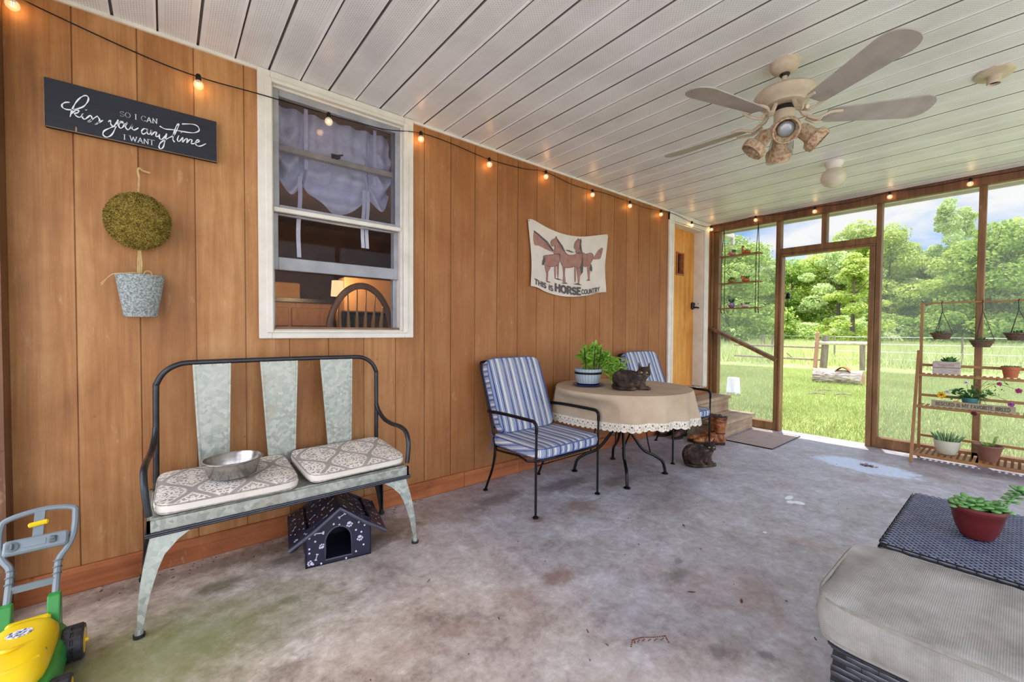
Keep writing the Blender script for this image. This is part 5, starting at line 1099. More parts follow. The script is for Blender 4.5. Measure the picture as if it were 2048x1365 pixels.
# ================================================================ patio chairs
def mat_stripe(axis=0):
    m, t = newmat('blue_white_stripe_fabric'); v = t.coord(); x, y_, z_ = t.sep(v); nx_ = t.m('GREATER_THAN', t.m('ABSOLUTE', t.sep(t.coord('Normal'))[0]), .75)
    x = t.m('ADD', t.m('MULTIPLY', x, t.m('SUBTRACT', 1., nx_)), t.m('MULTIPLY', t.m('MULTIPLY_ADD', z_, 1.4, t.m('MULTIPLY', y_, .3)), nx_))
    f = t.m('FRACT', t.m('DIVIDE', t.m('ADD', x, 5.0), .118))
    B0, W0, N0, L0, G0 = lin(140,156,192), lin(226,224,218), lin(42,54,112), lin(138,150,178), lin(96,102,120)
    seq = [(0,W0),(.07,G0),(.09,W0),(.14,L0),(.34,G0),(.36,L0),(.40,N0),(.49,L0),(.62,W0),(.67,G0),(.69,L0),(.82,N0),(.89,L0),(.94,G0),(.96,L0)]
    col = t.ramp(f, seq, 'CONSTANT'); col = t.mix(t.ramp(t.noise(v, 6, 4), [(.45, 0.), (.8, .35)]), col, lin(176,176,180))
    fin(t, col, .9, 0, t.bump(t.noise(v, 260, 2), .2, .001)); return m
STR = mat_stripe(); NTIE = pm('blue_fabric_tie', lin(92,108,158), lin(58,70,118), 40, .9)
def patio_chair():
    c = thing('patio_chair', None, 'chair')
    for s_ in (-1,1):
        x = .29*s_; xb = .255*s_
        mb = MB(); mb.tube([(x,-.27,.006),(x,-.27,.30),(x,-.272,.50)], .0075, 8); mb.lathe([(.018,0),(.018,.006),(.008,.014)], 14, (x,-.27,0)); mb.build('leg', BLK, c, smooth=True)
        mb = MB(); mb.tube(cr([(xb,.27,.006),(xb,.245,.06),(xb,.19,.18),(xb,.165,.30),(xb,.178,.40),(xb,.235,.58),(xb,.335,.86)], 5), .0085, 8); mb.lathe([(.018,0),(.018,.006),(.008,.014)], 14, (xb,.27,0)); mb.build('leg', BLK, c, smooth=True)
        mb = MB(); mb.tube(cr([(x,-.272,.50),(x,-.272,.545),(x,-.255,.565),(x,-.22,.571),(x,0,.573),(x,.12,.570),(x*.99,.20,.565),(xb,.232,.56)], 5), .011, 8, flat=.8); mb.build('arm_rest', BLK, c, smooth=True)
    mb = MB(); mb.tube(cr([(-.28,-.27,.335),(.28,-.27,.335),(.275,-.1,.33),(.25,.165,.325),(-.25,.165,.325),(-.275,-.1,.33)], 3, True), .007, 8, closed=True)
    for i in range(17): x = -.24+.03*i; mb.tube([(x,-.27,.335),(x,.165,.326)], .0016, 4)
    for i in range(14): y = -.25+.03*i; mb.tube([(-.27,y,.333),(.27,y,.333)], .0016, 4)
    mb.tube([(-.285,-.272,.335),(.285,-.272,.335)], .006, 6); mb.tube([(-.285,-.272,.31),(.285,-.272,.31)], .004, 6)
    for i in range(20): mb.tube([(-.27+i*.0285,-.272,.31),(-.27+i*.0285,-.272,.335)], .0015, 4)
    mb.build('seat_frame', BLK, c, smooth=True)
    mb = MB(); mb.tube(cr([(-.255,.228,.56),(-.252,.325,.84),(-.20,.342,.89),(.20,.342,.89),(.252,.325,.84),(.255,.228,.56)], 5), .0085, 8); mb.tube([(-.255,.19,.45),(.255,.19,.45)], .006, 6); mb.build('back_frame', BLK, c, smooth=True)
    mb = MB(); M0 = Matrix.Translation((0,-.06,.345)) @ rot('X', .8); cushion(mb, -.292,.292,-.235,.225,0,.075, puff=.28, M=M0, nu=20, nv=16); sc_ = mb.build('seat_cushion', STR, c, smooth=True, angle=60)
    mb = MB(); piping(mb, -.292,.292,-.235,.225,.064,.004,M0); piping(mb, -.292,.292,-.235,.225,.011,.004,M0); mb.build('piping', NTIE, sc_, smooth=True)
    M1 = Matrix.Translation((0,.128,.412)) @ rot('X', 90-21); mb = MB(); cushion(mb, -.252,.252,0,.525,-.028,.040, puff=.22, M=M1, nu=20, nv=18); bc_ = mb.build('back_cushion', STR, c, smooth=True, angle=60)
    mb = MB(); piping(mb, -.252,.252,0,.525,.032,.0038,M1); piping(mb, -.252,.252,0,.525,-.022,.0038,M1); mb.build('piping', NTIE, bc_, smooth=True)
    for s_ in (-1,1):
        mb = MB(); x = -.262 if s_ < 0 else .262
        for d in ((-.03,.03,-.09),(-.012,.05,-.11),(-.035,-.02,.012),(.02,.03,.02)): mb.tube(cr([(x,.17,.40),(x+d[0]*.6*-s_*-1,.17+d[1]*.5,.40+d[2]*.4),(x+d[0]*-s_*-1,.17+d[1],.40+d[2])], 4), .006, 5, flat=.35)
        mb.build('cushion_tie', NTIE, c)
    return c
pc = patio_chair(); pc.location = (1.965,-.42,0); pc.rotation_euler = (0,0,radians(1))
pc['label'] = 'black iron patio chair with blue striped cushions, left of the round table, fully in view'; pc['group'] = 'striped patio chairs'
pc2 = dup(pc, None, (3.575,-.405,0), radians(-3)); pc2['label'] = 'black iron patio chair with blue striped cushions, behind the table and the cat'; 

# ================================================================ table and cloth
TC = (2.71,-.55)
tb = thing('round_table', 'round black iron patio table with four curved legs under a taupe cloth', 'table', (TC[0],TC[1],0)); o_ = (TC[0],TC[1],0)
for dx, dy in ((-.22,.28),(-.205,-.2),(.29,-.2),(.28,.29)):
    r = sqrt(dx*dx+dy*dy); ux, uy = dx/r, dy/r; P = lambda s_, z: (TC[0]+ux*s_, TC[1]+uy*s_, z)
    mb = MB(); mb.tube(cr([P(r,.006),P(r-.004,.04),P(r-.025,.10),P(r-.09,.145),P(r-.17,.185),P(.12,.26),P(.055,.37),P(.035,.50),P(.05,.60),P(.12,.665)], 6), .0115, 8); mb.lathe([(.024,0),(.024,.006),(.01,.016)], 14, P(r,0)); mb.build('leg', BLK, tb, smooth=True, off=o_)
    mb = MB(); mb.tube(cr([P(r-.12,.165),P(r-.15,.30),P(r-.155,.45),P(.30,.665)], 5), .0055, 6); mb.build('brace', BLK, tb, smooth=True, off=o_)
mb = MB(); mb.lathe([(.48,.660),(.5,.662),(.5,.680),(.48,.682),(0,.682)], 60, (TC[0],TC[1],0)); mb.build('tabletop', BLK, tb, smooth=True, off=o_)
TAUPE = pm('taupe_cotton_cloth', lin(192,172,148), lin(168,148,124), 5, .92, bump=.08); LACE = pm('cream_crochet_lace', lin(234,226,212), lin(196,186,170), 90, .95, bump=.4, contrast=.12)
tcl = thing('tablecloth', 'round taupe tablecloth with cream crochet edge on the patio table', 'tablecloth', (TC[0],TC[1],.686)); o_ = (TC[0],TC[1],.686)
def fold(a): return .5+.5*sin(15*a+1.3*sin(3*a))
def clo(a, s_):       # s_: arc length from centre
    R_ = .503; 
    if s_ < R_: return Vector((TC[0]+s_*cos(a), TC[1]+s_*sin(a), .6875))
    d = s_-R_; drop = .215+.02*sin(2*a+2.2)
    e = d/.20; amp = .042*fold(a)*min(1, e)**1.1 + .012*min(1,e); t_ = min(d, .02)
    p = Vector((TC[0]+(R_+.006*min(1,d/.012)+amp)*cos(a), TC[1]+(R_+.006*min(1,d/.012)+amp)*sin(a), .6875-.004*min(1,d/.006)-max(0,d-.004)*drop/.20))
    q = min(1, max(0, (.665-p.z)/.05)); xl, xr_ = 2.288, 3.262      # the chair arms press the cloth in
    if p.x < xl: p.x += (xl+.25*(p.x-xl)*(1-q)-p.x)*q
    if p.x > xr_: p.x += (xr_-p.x)*q
    if p.y > -.022: p.y = -.022
    return p
NA = 180; ss = [0,.1,.25,.4,.48,.497,.503,.507,.513,.526,.546,.576,.606,.636,.66,.682]
mb = MB(); vs = [clo(2*pi*j/NA, s_) for s_ in ss for j in range(NA)]
mb.add(vs, [(i*NA+j, i*NA+(j+1) % NA, (i+1)*NA+(j+1) % NA, (i+1)*NA+j) for i in range(len(ss)-1) for j in range(NA)]); mb.build('cloth', TAUPE, tcl, smooth=True, off=o_, angle=180)
mb = MB(); NL = 720
def lace(j, s_): 
    a = 2*pi*j/NL; p = clo(a, .678+s_); p += Vector((cos(a), sin(a), 0))*.0015; return p
for j in range(NL):
    e0 = .044+.010*abs(sin(j*pi/10)); e1 = .044+.010*abs(sin((j+1)*pi/10))
    ph_ = j % 10
    if ph_ in (4,5):      # openwork gaps
        mb.add([lace(j,0),lace(j+1,0),lace(j+1,.014),lace(j,.014)], [(0,1,2,3)]); mb.add([lace(j,.021),lace(j+1,.021),lace(j+1,e1),lace(j,e0)], [(0,1,2,3)])
    elif ph_ in (1,8): mb.add([lace(j,0),lace(j+1,0),lace(j+1,.028),lace(j,.028)], [(0,1,2,3)]); mb.add([lace(j,.033),lace(j+1,.033),lace(j+1,e1),lace(j,e0)], [(0,1,2,3)])
    else: mb.add([lace(j,0),lace(j+1,0),lace(j+1,e1),lace(j,e0)], [(0,1,2,3)])
mb.build('lace_edge', LACE, tcl, off=o_)

# plant in barrel pot on saucer
mb = MB(); mb.lathe([(.0,.0),(.075,.0),(.112,.012),(.116,.018),(.110,.017),(.07,.007),(0,.007)], 32, (2.505,-.385,.689)); tag(mb.build('saucer', pm('cobalt_blue_glaze', lin(40,56,150), lin(24,34,110), 8, .15), None, smooth=True), 'cobalt blue saucer under the barrel planter on the table', 'saucer')
def mat_barrel():
    m, t = newmat('grey_blue_barrel_staves'); v = t.coord(); x, y, z = t.sep(v); a = t.m('ARCTAN2', y, x)
    f = t.m('FRACT', t.m('MULTIPLY', a, 26/(2*pi))); g = t.m('LESS_THAN', f, .08)
    col = t.mix(g, t.mix(t.noise(t.map(v,(30,30,6)), 3, 4), lin(140,158,170), lin(170,184,192)), lin(62,74,84)); fin(t, col, .6, 0, t.bump(g, -.4, .002)); return m
bp = thing('barrel_planter', 'grey-blue barrel planter with a leafy trailing plant on the table', 'potted plant', (2.505,-.385,.697)); o_ = (2.505,-.385,.697)
mb = MB(); mb.lathe([(.078,0),(.083,.01),(.098,.07),(.104,.125),(.100,.125),(.095,.11)], 36, o_); mb.build('pot', mat_barrel(), bp, smooth=True, off=o_)
mb = MB(); mb.lathe([(.0825,.006),(.0855,.006),(.0885,.016),(.085,.016)], 36, o_); mb.lathe([(.1000,.086),(.1035,.086),(.1055,.102),(.102,.102)], 36, o_); mb.build('hoop', BLK, bp, smooth=True, off=o_)
mb = MB(); mb.lathe([(0,.108),(.096,.108)], 24, o_); mb.build('soil', pm('dark_potting_soil', lin(74,52,38), lin(40,28,22), 60, .95, bump=.8), bp, off=o_)
mb = MB()
for a, b in (((2.43,-.43,.80),(2.385,-.45,.985)),((2.495,-.45,.80),(2.488,-.465,1.0)),((2.56,-.44,.80),(2.57,-.455,.985))): mb.tube([a,b], .0032, 6)
mb.build('stake', BLK, bp, off=o_)
def leaf(mb, p, d, L_, w_, nrm=None, curl=.25, n=5, k=None):
    d = Vector(d).normalized(); nrm = Vector(nrm) if nrm is not None else Vector((0,0,1)); s_ = d.cross(nrm)
    if s_.length < 1e-3: s_ = d.cross(Vector((1,0,0)))
    s_.normalize(); up = s_.cross(d).normalized(); vs = []; p = Vector(p)
    for i in range(n+1):
        u = i/n; ww = w_*sin(pi*min(.97,u*.9+.05))**.8*.5; q = p+d*L_*u-up*curl*L_*u*u
        vs += [q-s_*ww, q+up*ww*-.25, q+s_*ww]
    fs = [(3*i+a, 3*i+a+1, 3*i+a+4, 3*i+a+3) for i in range(n) for a in (0,1)]
    mb.add(vs, fs, k)
LV = leafmat('bright_vine_leaves', [lin(84,132,42), lin(120,170,56), lin(156,200,80), lin(196,220,116)], .3)
LD = leafmat('dark_green_leaves', [lin(34,74,40), lin(54,104,52), lin(84,134,64), lin(120,160,90)], .2)
rs = np.random.RandomState(17); mb = MB(); ms = MB()
heads = [((2.435,-.40,.93),.055,30),((2.475,-.41,.90),.06,34),((2.50,-.39,.955),.045,20),((2.565,-.41,.975),.055,34),((2.60,-.42,.93),.055,26),((2.55,-.40,.90),.05,20),((2.45,-.41,.86),.045,18),((2.64,-.44,.92),.05,16)]
for c_, r, n in heads:
    for i in range(n):
        d = Vector(rs.normal(0,1,3)); d.normalize(); leaf(mb, Vector(c_)+d*r*.55*rs.rand(), d+Vector((0,-.1,.2)), .030+.022*rs.rand(), .018+.014*rs.rand(), rs.normal(0,1,3), .3)
    for i in range(3): ms.tube(cr([(2.505+rs.normal()*.03,-.385+rs.normal()*.03,.80),((2.505+c_[0])/2+rs.normal()*.01,-.39,.86),c_], 4), .0016, 4)
for i in range(40):     # trailing stems to the right and down onto the cloth
    ex = 2.58+.22*rs.rand(); ez = .70+.20*rs.rand(); ey = -.44-.16*rs.rand(); pk = .86+.10*rs.rand()
    P = cr([(2.54+.03*rs.rand(),-.40,.805),(2.57+.04*rs.rand(),-.42,pk),((2.6+ex)/2,(ey-.42)/2,(pk+ez)/2+.02),(ex,ey,ez)], 7); ms.tube(P, .0013, 4)
    for q in P[5:]:
        for k_ in range(2): d = Vector(rs.normal(0,1,3)); d.z = -abs(d.z)*.8; leaf(mb, q, d, .020+.026*rs.rand(), .006+.007*rs.rand(), rs.normal(0,1,3), .3, 3)
mb.build('leaves', LV, bp, smooth=True, off=o_, angle=180); ms.build('stems', LV, bp, off=o_)

# ================================================================ cats
def mat_fur():
    m, t = newmat('dark_grey_brown_fur'); v = t.coord(); n = t.noise(t.map(v,(1,1,1)), 34, 6, .7, .5); b = t.noise(v, 9, 3)
    col = t.ramp(t.m('ADD', t.m('MULTIPLY', n, .5), t.m('MULTIPLY', b, .5)), [(.38, lin(32,25,23)), (.52, lin(62,50,44)), (.66, lin(104,86,73))])
    f = t.noise(t.map(v,(1,1,1)), 300, 2); fin(t, col, .75, 0, t.bump(f, .5, .003), .15); return m
FUR = mat_fur(); EYE = pm('amber_cat_eye', lin(214,190,90), lin(180,150,60), 20, .1, bump=0); EYEG = pm('pale_green_cat_eye', lin(190,200,140), lin(150,160,100), 20, .1, bump=0); PUP = pm('black_pupil', (.005,.005,.005), None, 5, .1, bump=0); NOSE = pm('dark_grey_nose', lin(60,50,52), lin(40,34,36), 9, .4)
FURE = pm('fine_fur_hair', lin(96,84,78), lin(50,42,40), 60, .8)
def cat(name, label, loc, rz, hy, tail, eye, htilt=0, rump=1.0, hz_=.128, bz=1.22):
    # local: body axis along +x (head end at +x); head turned by hy degrees
    c = thing(name, label, 'cat', loc, radians(rz)); mb = MB()
    S = lambda p, r, **k: mb.sph(p, r, 16, **k)
    S((-.055,0,.058),(.075*rump,.062,.060*rump)); S((-.005,0,.060),(.085,.055,.056)); S((.055,0,.058),(.055,.046,.052)); S((.075,0,.078),(.038,.034,.04)); S((.09,0,.10),(.040,.038,.036)); S((.082,0,.088),(.044,.042,.040))
    S((-.05,-.045,.040),(.05,.024,.040)); S((-.05,.045,.040),(.05,.024,.040))            # thighs
    S((-.01,-.05,.013),(.045,.014,.013)); S((-.01,.05,.013),(.045,.014,.013))
    S((.075,-.026,.030),(.03,.018,.034)); S((.075,.026,.030),(.03,.018,.034))
    mb.v = [(p[0], p[1], p[2]*bz) for p in mb.v]
    mb.tube([(.06,-.026,.014),(.10,-.028,.012),(.128,-.026,.012)], [.014,.013,.013], 10); mb.tube([(.06,.026,.014),(.10,.024,.012),(.126,.020,.012)], [.014,.013,.013], 10)
    S((.128,-.026,.012),(.015,.013,.012)); S((.126,.020,.012),(.015,.013,.012))
    if tail: mb.tube(cr(tail, 5), [.015]*2+[.0125]*(len(cr(tail,5))-3)+[.008], 10)
    H = Matrix.Translation((.096,0,hz_)) @ rot('Z', hy) @ rot('Y', htilt) @ Matrix.Scale(1.14, 4)
    hs = lambda p, r: mb.sph(H @ Vector(p), r, 16, M=H.to_3x3().to_4x4())
    hs((0,0,0),(.036,.040,.034)); hs((.012,0,.004),(.030,.034,.028)); hs((.034,0,-.013),(.014,.016,.011)); hs((.030,.011,-.014),(.012,.012,.010)); hs((.030,-.011,-.014),(.012,.012,.010)); hs((.030,0,-.022),(.010,.010,.007)); hs((.036,0,-.004),(.008,.006,.009))
    hs((.010,.026,-.010),(.018,.014,.018)); hs((.010,-.026,-.010),(.018,.014,.018))
    for s_ in (-1,1):
        A = [(-.004,.010*s_,.024),(-.008,.038*s_,.014),(-.018,.024*s_,.020)]; tip = (-.002,.034*s_,.064)
        vs = [H @ Vector(p) for p in A]+[H @ Vector(tip)]; mid = sum((Vector(p) for p in vs), Vector())/4
        vs = [mid+(Vector(p)-mid)*1.05 for p in vs]; mb.add(vs, [(0,1,2),(0,3,1),(1,3,2),(2,3,0)])
        mb.tube([H @ Vector((-.008,.024*s_,.016)), H @ Vector(((-.008-.002)/2,.029*s_,.040)), H @ Vector(tip)], [.014,.009,.003], 8)
    organic(mb, 'body', FUR, c, voxel=.0042, smooth=7)
    for s_ in (-1,1):
        p = H @ Vector((.0365,.0155*s_,.004)); mb = MB(); mb.sph(p, (.0052,.0068,.0056), 14, M=H.to_3x3().to_4x4()); e = mb.build('eye', eye, c, smooth=True)
        mb = MB(); mb.sph(H @ Vector((.0412,.016*s_,.004)), (.0016,.0020,.0042), 10, M=H.to_3x3().to_4x4()); mb.build('pupil', PUP, e, smooth=True)
    mb = MB(); mb.sph(H @ Vector((.0465,0,-.008)), (.003,.004,.003), 10); mb.build('nose', NOSE, c, smooth=True)
    mb = MB(); 
    for s_ in (-1,1): mb.tube([H @ Vector((.046,0,-.012)), H @ Vector((.045,.004*s_,-.0155)), H @ Vector((.042,.009*s_,-.0155))], .0008, 4)
    mb.build('mouth', PUP, c)
    mb = MB()
    for s_ in (-1,1): mb.add([H @ Vector(p) for p in ((.0005,.014*s_,.028),(-.001,.036*s_,.024),(.0025,.033*s_,.055))], [(0,1,2)])
    mb.build('inner_ear', pm('inner_ear_skin', lin(104,84,82), lin(70,56,56), 20, .8) if 'inner_ear_skin' not in bpy.data.materials else bpy.data.materials['inner_ear_skin'], c)
    mb = MB()
    for s_ in (-1,1):
        for j in range(3): mb.tube(cr([H @ Vector((.040,.012*s_,-.012-.002*j)), H @ Vector((.044,.034*s_,-.012-.004*j)), H @ Vector((.036,.056*s_,-.016-.008*j))], 3), .0004, 3)
    mb.build('whiskers', GREYW, c)
    return c
cat('cat', 'dark grey-brown cat loafing on the taupe tablecloth with its face to the camera', (2.60,-.70,.688), -46, -100, [(-.11,.02,.03),(-.125,-.03,.02),(-.09,-.075,.014),(-.03,-.085,.013),(.03,-.075,.013)], EYE, 8)
cat('cat', 'dark grey-brown cat curled on the concrete floor in front of the tan boots', (3.425,-.80,0), -37, -98, [(-.11,.0,.03),(-.12,-.05,.018),(-.07,-.085,.014),(.0,-.085,.013),(.08,-.065,.013),(.125,-.05,.012)], EYEG, 4, 1.08, .152, 1.42)

# ================================================================ steps, mat, boots
st_ = thing('porch_steps', 'weathered wooden steps of two treads leading up to the yellow door', 'steps', (4.8,-.27,0)); o_ = (4.8,-.27,0)
for nm, lo, hi in (('tread', (4.35,-.55,.137),(5.255,-.245,.175)), ('riser', (4.365,-.530,0),(5.235,-.50,.137)), ('tread', (4.35,-.285,.316),(5.25,-.024,.354)), ('riser', (4.365,-.262,.175),(5.235,-.235,.316)), ('side_board', (4.365,-.50,0),(4.40,-.025,.137)), ('side_board', (5.20,-.50,0),(5.235,-.025,.137)), ('side_board', (5.20,-.235,.137),(5.235,-.025,.316)), ('side_board', (4.365,-.235,.137),(4.40,-.025,.316))):
    mb = MB(); mb.box(lo, hi, bev=.004); mb.build(nm, STEP_WOOD, st_, off=o_)
def mat_mat():
    m, t = newmat('woven_taupe_mat'); v = t.coord(); x, y, z = t.sep(v)
    w_ = t.m('SINE', t.m('MULTIPLY', t.m('ADD', x, t.m('MULTIPLY', t.m('PINGPONG', t.m('ADD', y, 3), .05), 1.0)), 190)); n = t.noise(v, 9, 5)
    col = t.mix(t.m('MULTIPLY_ADD', w_, .25, .5), lin(150,134,128), lin(188,172,164)); col = t.mix(t.ramp(n, [(.55, 0.), (.7, .5)]), col, lin(128,112,104)); fin(t, col, .95, 0, t.bump(w_, .5, .003)); return m
dm = thing('door_mat', 'flat taupe woven door mat at the foot of the wooden steps', 'mat', (4.8,-.79,0))
mb = MB(); mb.box((-.385,-.225,.001),(.385,.225,.009), bev=.003); mb.build('pile', mat_mat(), dm)
mb = MB(); mb.tube([(-.388,-.228,.005),(.388,-.228,.005),(.388,.228,.005),(-.388,.228,.005)], .005, 6, closed=True); mb.build('border', BLK, dm)
def mat_leather(name, a, b, c_):
    m, t = newmat(name); v = t.coord(); n = t.noise(v, 16, 5, .65, .4); col = t.ramp(n, [(.38, a), (.5, b), (.64, c_)]); fin(t, col, .5, 0, t.bump(t.noise(v, 60, 4), .25, .002)); return m
TAN = mat_leather('tan_boot_leather', lin(104,52,28), lin(158,92,50), lin(194,132,82)); DBR = mat_leather('dark_brown_boot_leather', lin(44,28,24), lin(72,46,38), lin(104,72,58)); SOLE = pm('dark_boot_sole', lin(52,38,30), lin(34,26,22), 20, .8)
def boot(mat, h=.27):
    b = thing('boot', None, 'boot'); mb = MB()       # toe towards +x
    secs = [(-.075,.035,.031,.035),(-.03,.04,.036,.045),(.03,.036,.037,.036),(.09,.034,.041,.034),(.135,.030,.038,.028),(.165,.026,.026,.019)]
    for x, z, ry, rz in secs: mb.sph((x,0,z+.012), (.045 if x < .12 else .03, ry, rz), 16)
    mb.tube([(-.060,0,.05),(-.056,0,.10),(-.058,0,.15),(-.060,0,.20),(-.062,0,h)], [.042,.040,.047,.055,.062], 20)
    mb.sph((-.005,0,.085),(.05,.034,.035))
    organic(mb, 'upper', mat, b, voxel=.005, smooth=6)
    mb = MB(); ol = [(-.112,.0),(-.10,.028),(-.06,.035),(-.01,.030),(.04,.036),(.09,.044),(.14,.038),(.185,.018),(.197,0)]
    mb.prism(ol+[(x,-y) for x, y in reversed(ol[1:-1])], .012, .020, 'z'); mb.prism([(-.112,0),(-.10,.028),(-.06,.035),(-.03,.031),(-.03,-.031),(-.06,-.035),(-.10,-.028)], 0, .018, 'z'); mb.prism([(.02,.033),(.09,.043),(.14,.037),(.185,.018),(.195,0),(.185,-.018),(.14,-.037),(.09,-.043),(.02,-.033)], .001, .013, 'z'); mb.build('sole', SOLE, b)
    mb = MB(); mb.tube([(-.062+.060*cos(a)*1.02, .062*sin(a), h-.004-.018*(cos(2*a)*-.5+.5)*0+.012*cos(2*a)) for a in [2*pi*i/28 for i in range(28)]], .0035, 6, closed=True); mb.build('collar', SOLE, b)
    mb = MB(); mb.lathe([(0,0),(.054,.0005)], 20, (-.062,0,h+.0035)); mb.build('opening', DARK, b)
    mb = MB()
    for s_ in (-1,1): mb.tube(cr([(-.062-.02,.0585*s_,h-.015),(-.062,.068*s_,h+.012),(-.062+.02,.0585*s_,h-.015)], 4), .004, 6, flat=.4); 
    mb.build('pull_strap', mat, b)
    mb = MB(); mb.tube([(-.058+.046*cos(a), .044*sin(a), .115) for a in [2*pi*i/24 for i in range(24)]], .004, 6, closed=True); mb.build('ankle_harness', SOLE, b)
    return b
b1 = boot(TAN); b1.location = (4.16,-.585,0); b1.rotation_euler = (0,0,radians(137)); tag(b1, 'scuffed tan leather boot nearest the camera, behind the floor cat', group='tan boots')
b2 = dup(b1, None, (4.215,-.50,0), radians(134)); b2['label'] = 'scuffed tan leather boot farther back, half hidden by its pair'
b3 = boot(DBR); b3.location = (4.20,-.095,0); b3.rotation_euler = (0,0,radians(176)); tag(b3, 'dark brown boot standing against the baseboard left of the steps', group='dark brown boots')
b4 = dup(b3, None, (4.20,-.225,0), radians(-174)); b4['label'] = 'dark brown boot in front of its pair, under the far patio chair'

# ================================================================ hanging shelf with animal planters
SHW_ = pm('brown_shelf_board', lin(150,104,66), lin(112,74,46), 6, .6, st=(1,6,1), bump=.1); ROPE = pm('dark_grey_rope', lin(70,62,54), lin(40,36,32), 120, .9, bump=.5)
hs_ = thing('hanging_shelf', 'three tier wooden rope shelf hanging in front of the left screen', 'shelf', (5.2,-.375,2.36)); o_ = (5.2,-.375,2.36)
ZS = (2.002, 1.680, 1.383)
for z in ZS:
    mb = MB(); mb.box((5.145,-.60,z),(5.255,-.15,z+.012), bev=.002); mb.build('board', SHW_, hs_, off=o_)
for y in (-.185,-.565):
    for x in (5.158,5.242):
        mb = MB(); mb.tube([(5.205,y,2.37),(x,y,2.014),(x,y,1.69),(x,y,1.383)], .0038, 6); mb.sph((x,y,1.373), .008, 8); mb.tube([(x,y,1.37),(x+.003,y-.004,1.335)], [.003,.007], 6); mb.build('rope', ROPE, hs_, off=o_)
def cmat(n, a, b=None): return bpy.data.materials.get(n) or pm(n, a, b, 20, .35, bump=0)
SUC = leafmat('grey_green_succulent', [lin(70,104,74), lin(104,142,98), lin(146,180,124), lin(182,208,154)], .15); SUD = leafmat('dark_succulent', [lin(44,74,52), lin(66,104,66), lin(96,140,84), lin(128,170,108)], .15)
def rosette(mb, c, r, n=22, w_=.4, up=.5, seed=1, curl=-.2):
    rs = np.random.RandomState(seed); c = Vector(c)
    for i in range(n):
        a = i*2.399; e = 1-i/n; el = radians(15+70*(1-e)); d = Vector((cos(a)*cos(el), sin(a)*cos(el), sin(el)*up*1.6)); L_ = r*(.45+.6*e)*(.85+.3*rs.rand()); leaf(mb, c, d, L_, L_*w_, (0,0,1), curl, 4)
def spikes(mb, c, r, h, n, seed=1, th=.006):
    rs = np.random.RandomState(seed); c = Vector(c)
    for i in range(n):
        a = rs.rand()*6.28; t_ = sqrt(rs.rand()); b = c+Vector((cos(a), sin(a), 0))*r*t_; d = Vector((cos(a)*t_*.9, sin(a)*t_*.9, 1)).normalized(); H_ = h*(.5+.6*rs.rand())
        mb.tube([b, b+d*H_*.4, b+d*H_*.75+Vector((0,0,.1*H_)), b+d*H_+Vector((0,0,.15*H_))], [th*.7, th, th*.9, th*.2], 5)
WH_, PK, ORG, YG, PUR, BR2 = cmat('white_glaze', lin(228,220,208)), cmat('pink_glaze', lin(206,150,140)), cmat('orange_glaze', lin(206,118,62)), cmat('olive_green_glaze', lin(150,150,62)), cmat('purple_glaze', lin(128,98,164)), cmat('brown_glaze', lin(120,74,46))
def planter(name, label, y, z, mat, shapes, extra, plant, vox=.0035):
    p = thing(name, label, 'planter', (5.2,y,z), 0, 'animal planters on the hanging shelf'); mb = MB()
    for s_ in shapes: mb.sph(s_[0], s_[1], 14) if len(s_) == 2 else mb.tube(*s_[:2], 10)
    organic(mb, 'pot', mat, p, vox, 4)
    for nm, m_, sh in extra:
        mb = MB()
        for s_ in sh: mb.sph(s_[0], s_[1], 10)
        mb.build(nm, m_, p, smooth=True)
    mb = MB(); plant(mb); mb.build('succulent', SUD, p, smooth=True, angle=180)
z1, z2, z3 = [z+.0125 for z in ZS]
planter('animal_planter', 'small pink animal planter with succulent, left on the top shelf board', -.29, z1, PK, [((0,0,.022),(.028,.038,.024)),((0,.038,.032),(.018,.018,.018)),((0,.052,.026),(.009,.012,.009)),((0,-.02,.008),(.02,.02,.01))], [('ear',PK,[((.0,.036,.052),(.005,.008,.01))]),('eye',PUP,[((-.015,.044,.038),(.002,.002,.002))])], lambda m: spikes(m, (0,-.012,.04), .016, .035, 16, 3, .004))
planter('animal_planter', 'orange long-necked animal planter, right on the top shelf board', -.435, z1, ORG, [((0,0,.022),(.028,.048,.023)),((0,-.035,.024),(.022,.02,.022)),([(0,.028,.03),(0,.034,.055),(0,.034,.08)],[.014,.010,.010],0),((0,.030,.088),(.012,.018,.011)),((0,.018,.086),(.008,.008,.007))], [('spot',BR2,[((-.011,.034,.06),(.003,.006,.007)),((-.024,-.01,.03),(.005,.008,.007)),((-.01,.028,.092),(.006,.010,.008))])], lambda m: rosette(m, (0,-.012,.040), .022, 14, .4, .6, 4))
planter('animal_planter', 'olive green animal planter with succulent, left on the middle shelf board', -.29, z2, YG, [((0,0,.024),(.032,.040,.027)),((0,.032,.034),(.018,.018,.018)),((0,-.034,.028),(.015,.018,.018)),((0,.03,.006),(.02,.014,.008)),((0,-.03,.006),(.02,.014,.008))], [('eye',PUP,[((-.016,.038,.042),(.003,.003,.003))])], lambda m: spikes(m, (0,0,.046), .022, .028, 18, 5, .004))
planter('animal_planter', 'orange fox-shaped planter with pointed ears, right on the middle shelf board', -.435, z2, ORG, [((0,-.008,.022),(.030,.046,.023)),((0,.026,.05),(.020,.024,.020)),((-.01,.026,.044),(.016,.012,.010)),([(0,.014,.06),(0,.008,.086)],[.010,.002],0),([(0,.038,.06),(0,.044,.086)],[.010,.002],0)], [('muzzle',WH_,[((-.021,.026,.043),(.006,.008,.006))]),('eye',PUP,[((-.018,.034,.055),(.0022,.0022,.0022)),((-.018,.018,.055),(.0022,.0022,.0022))])], lambda m: spikes(m, (0,-.024,.040), .016, .032, 18, 6, .004))
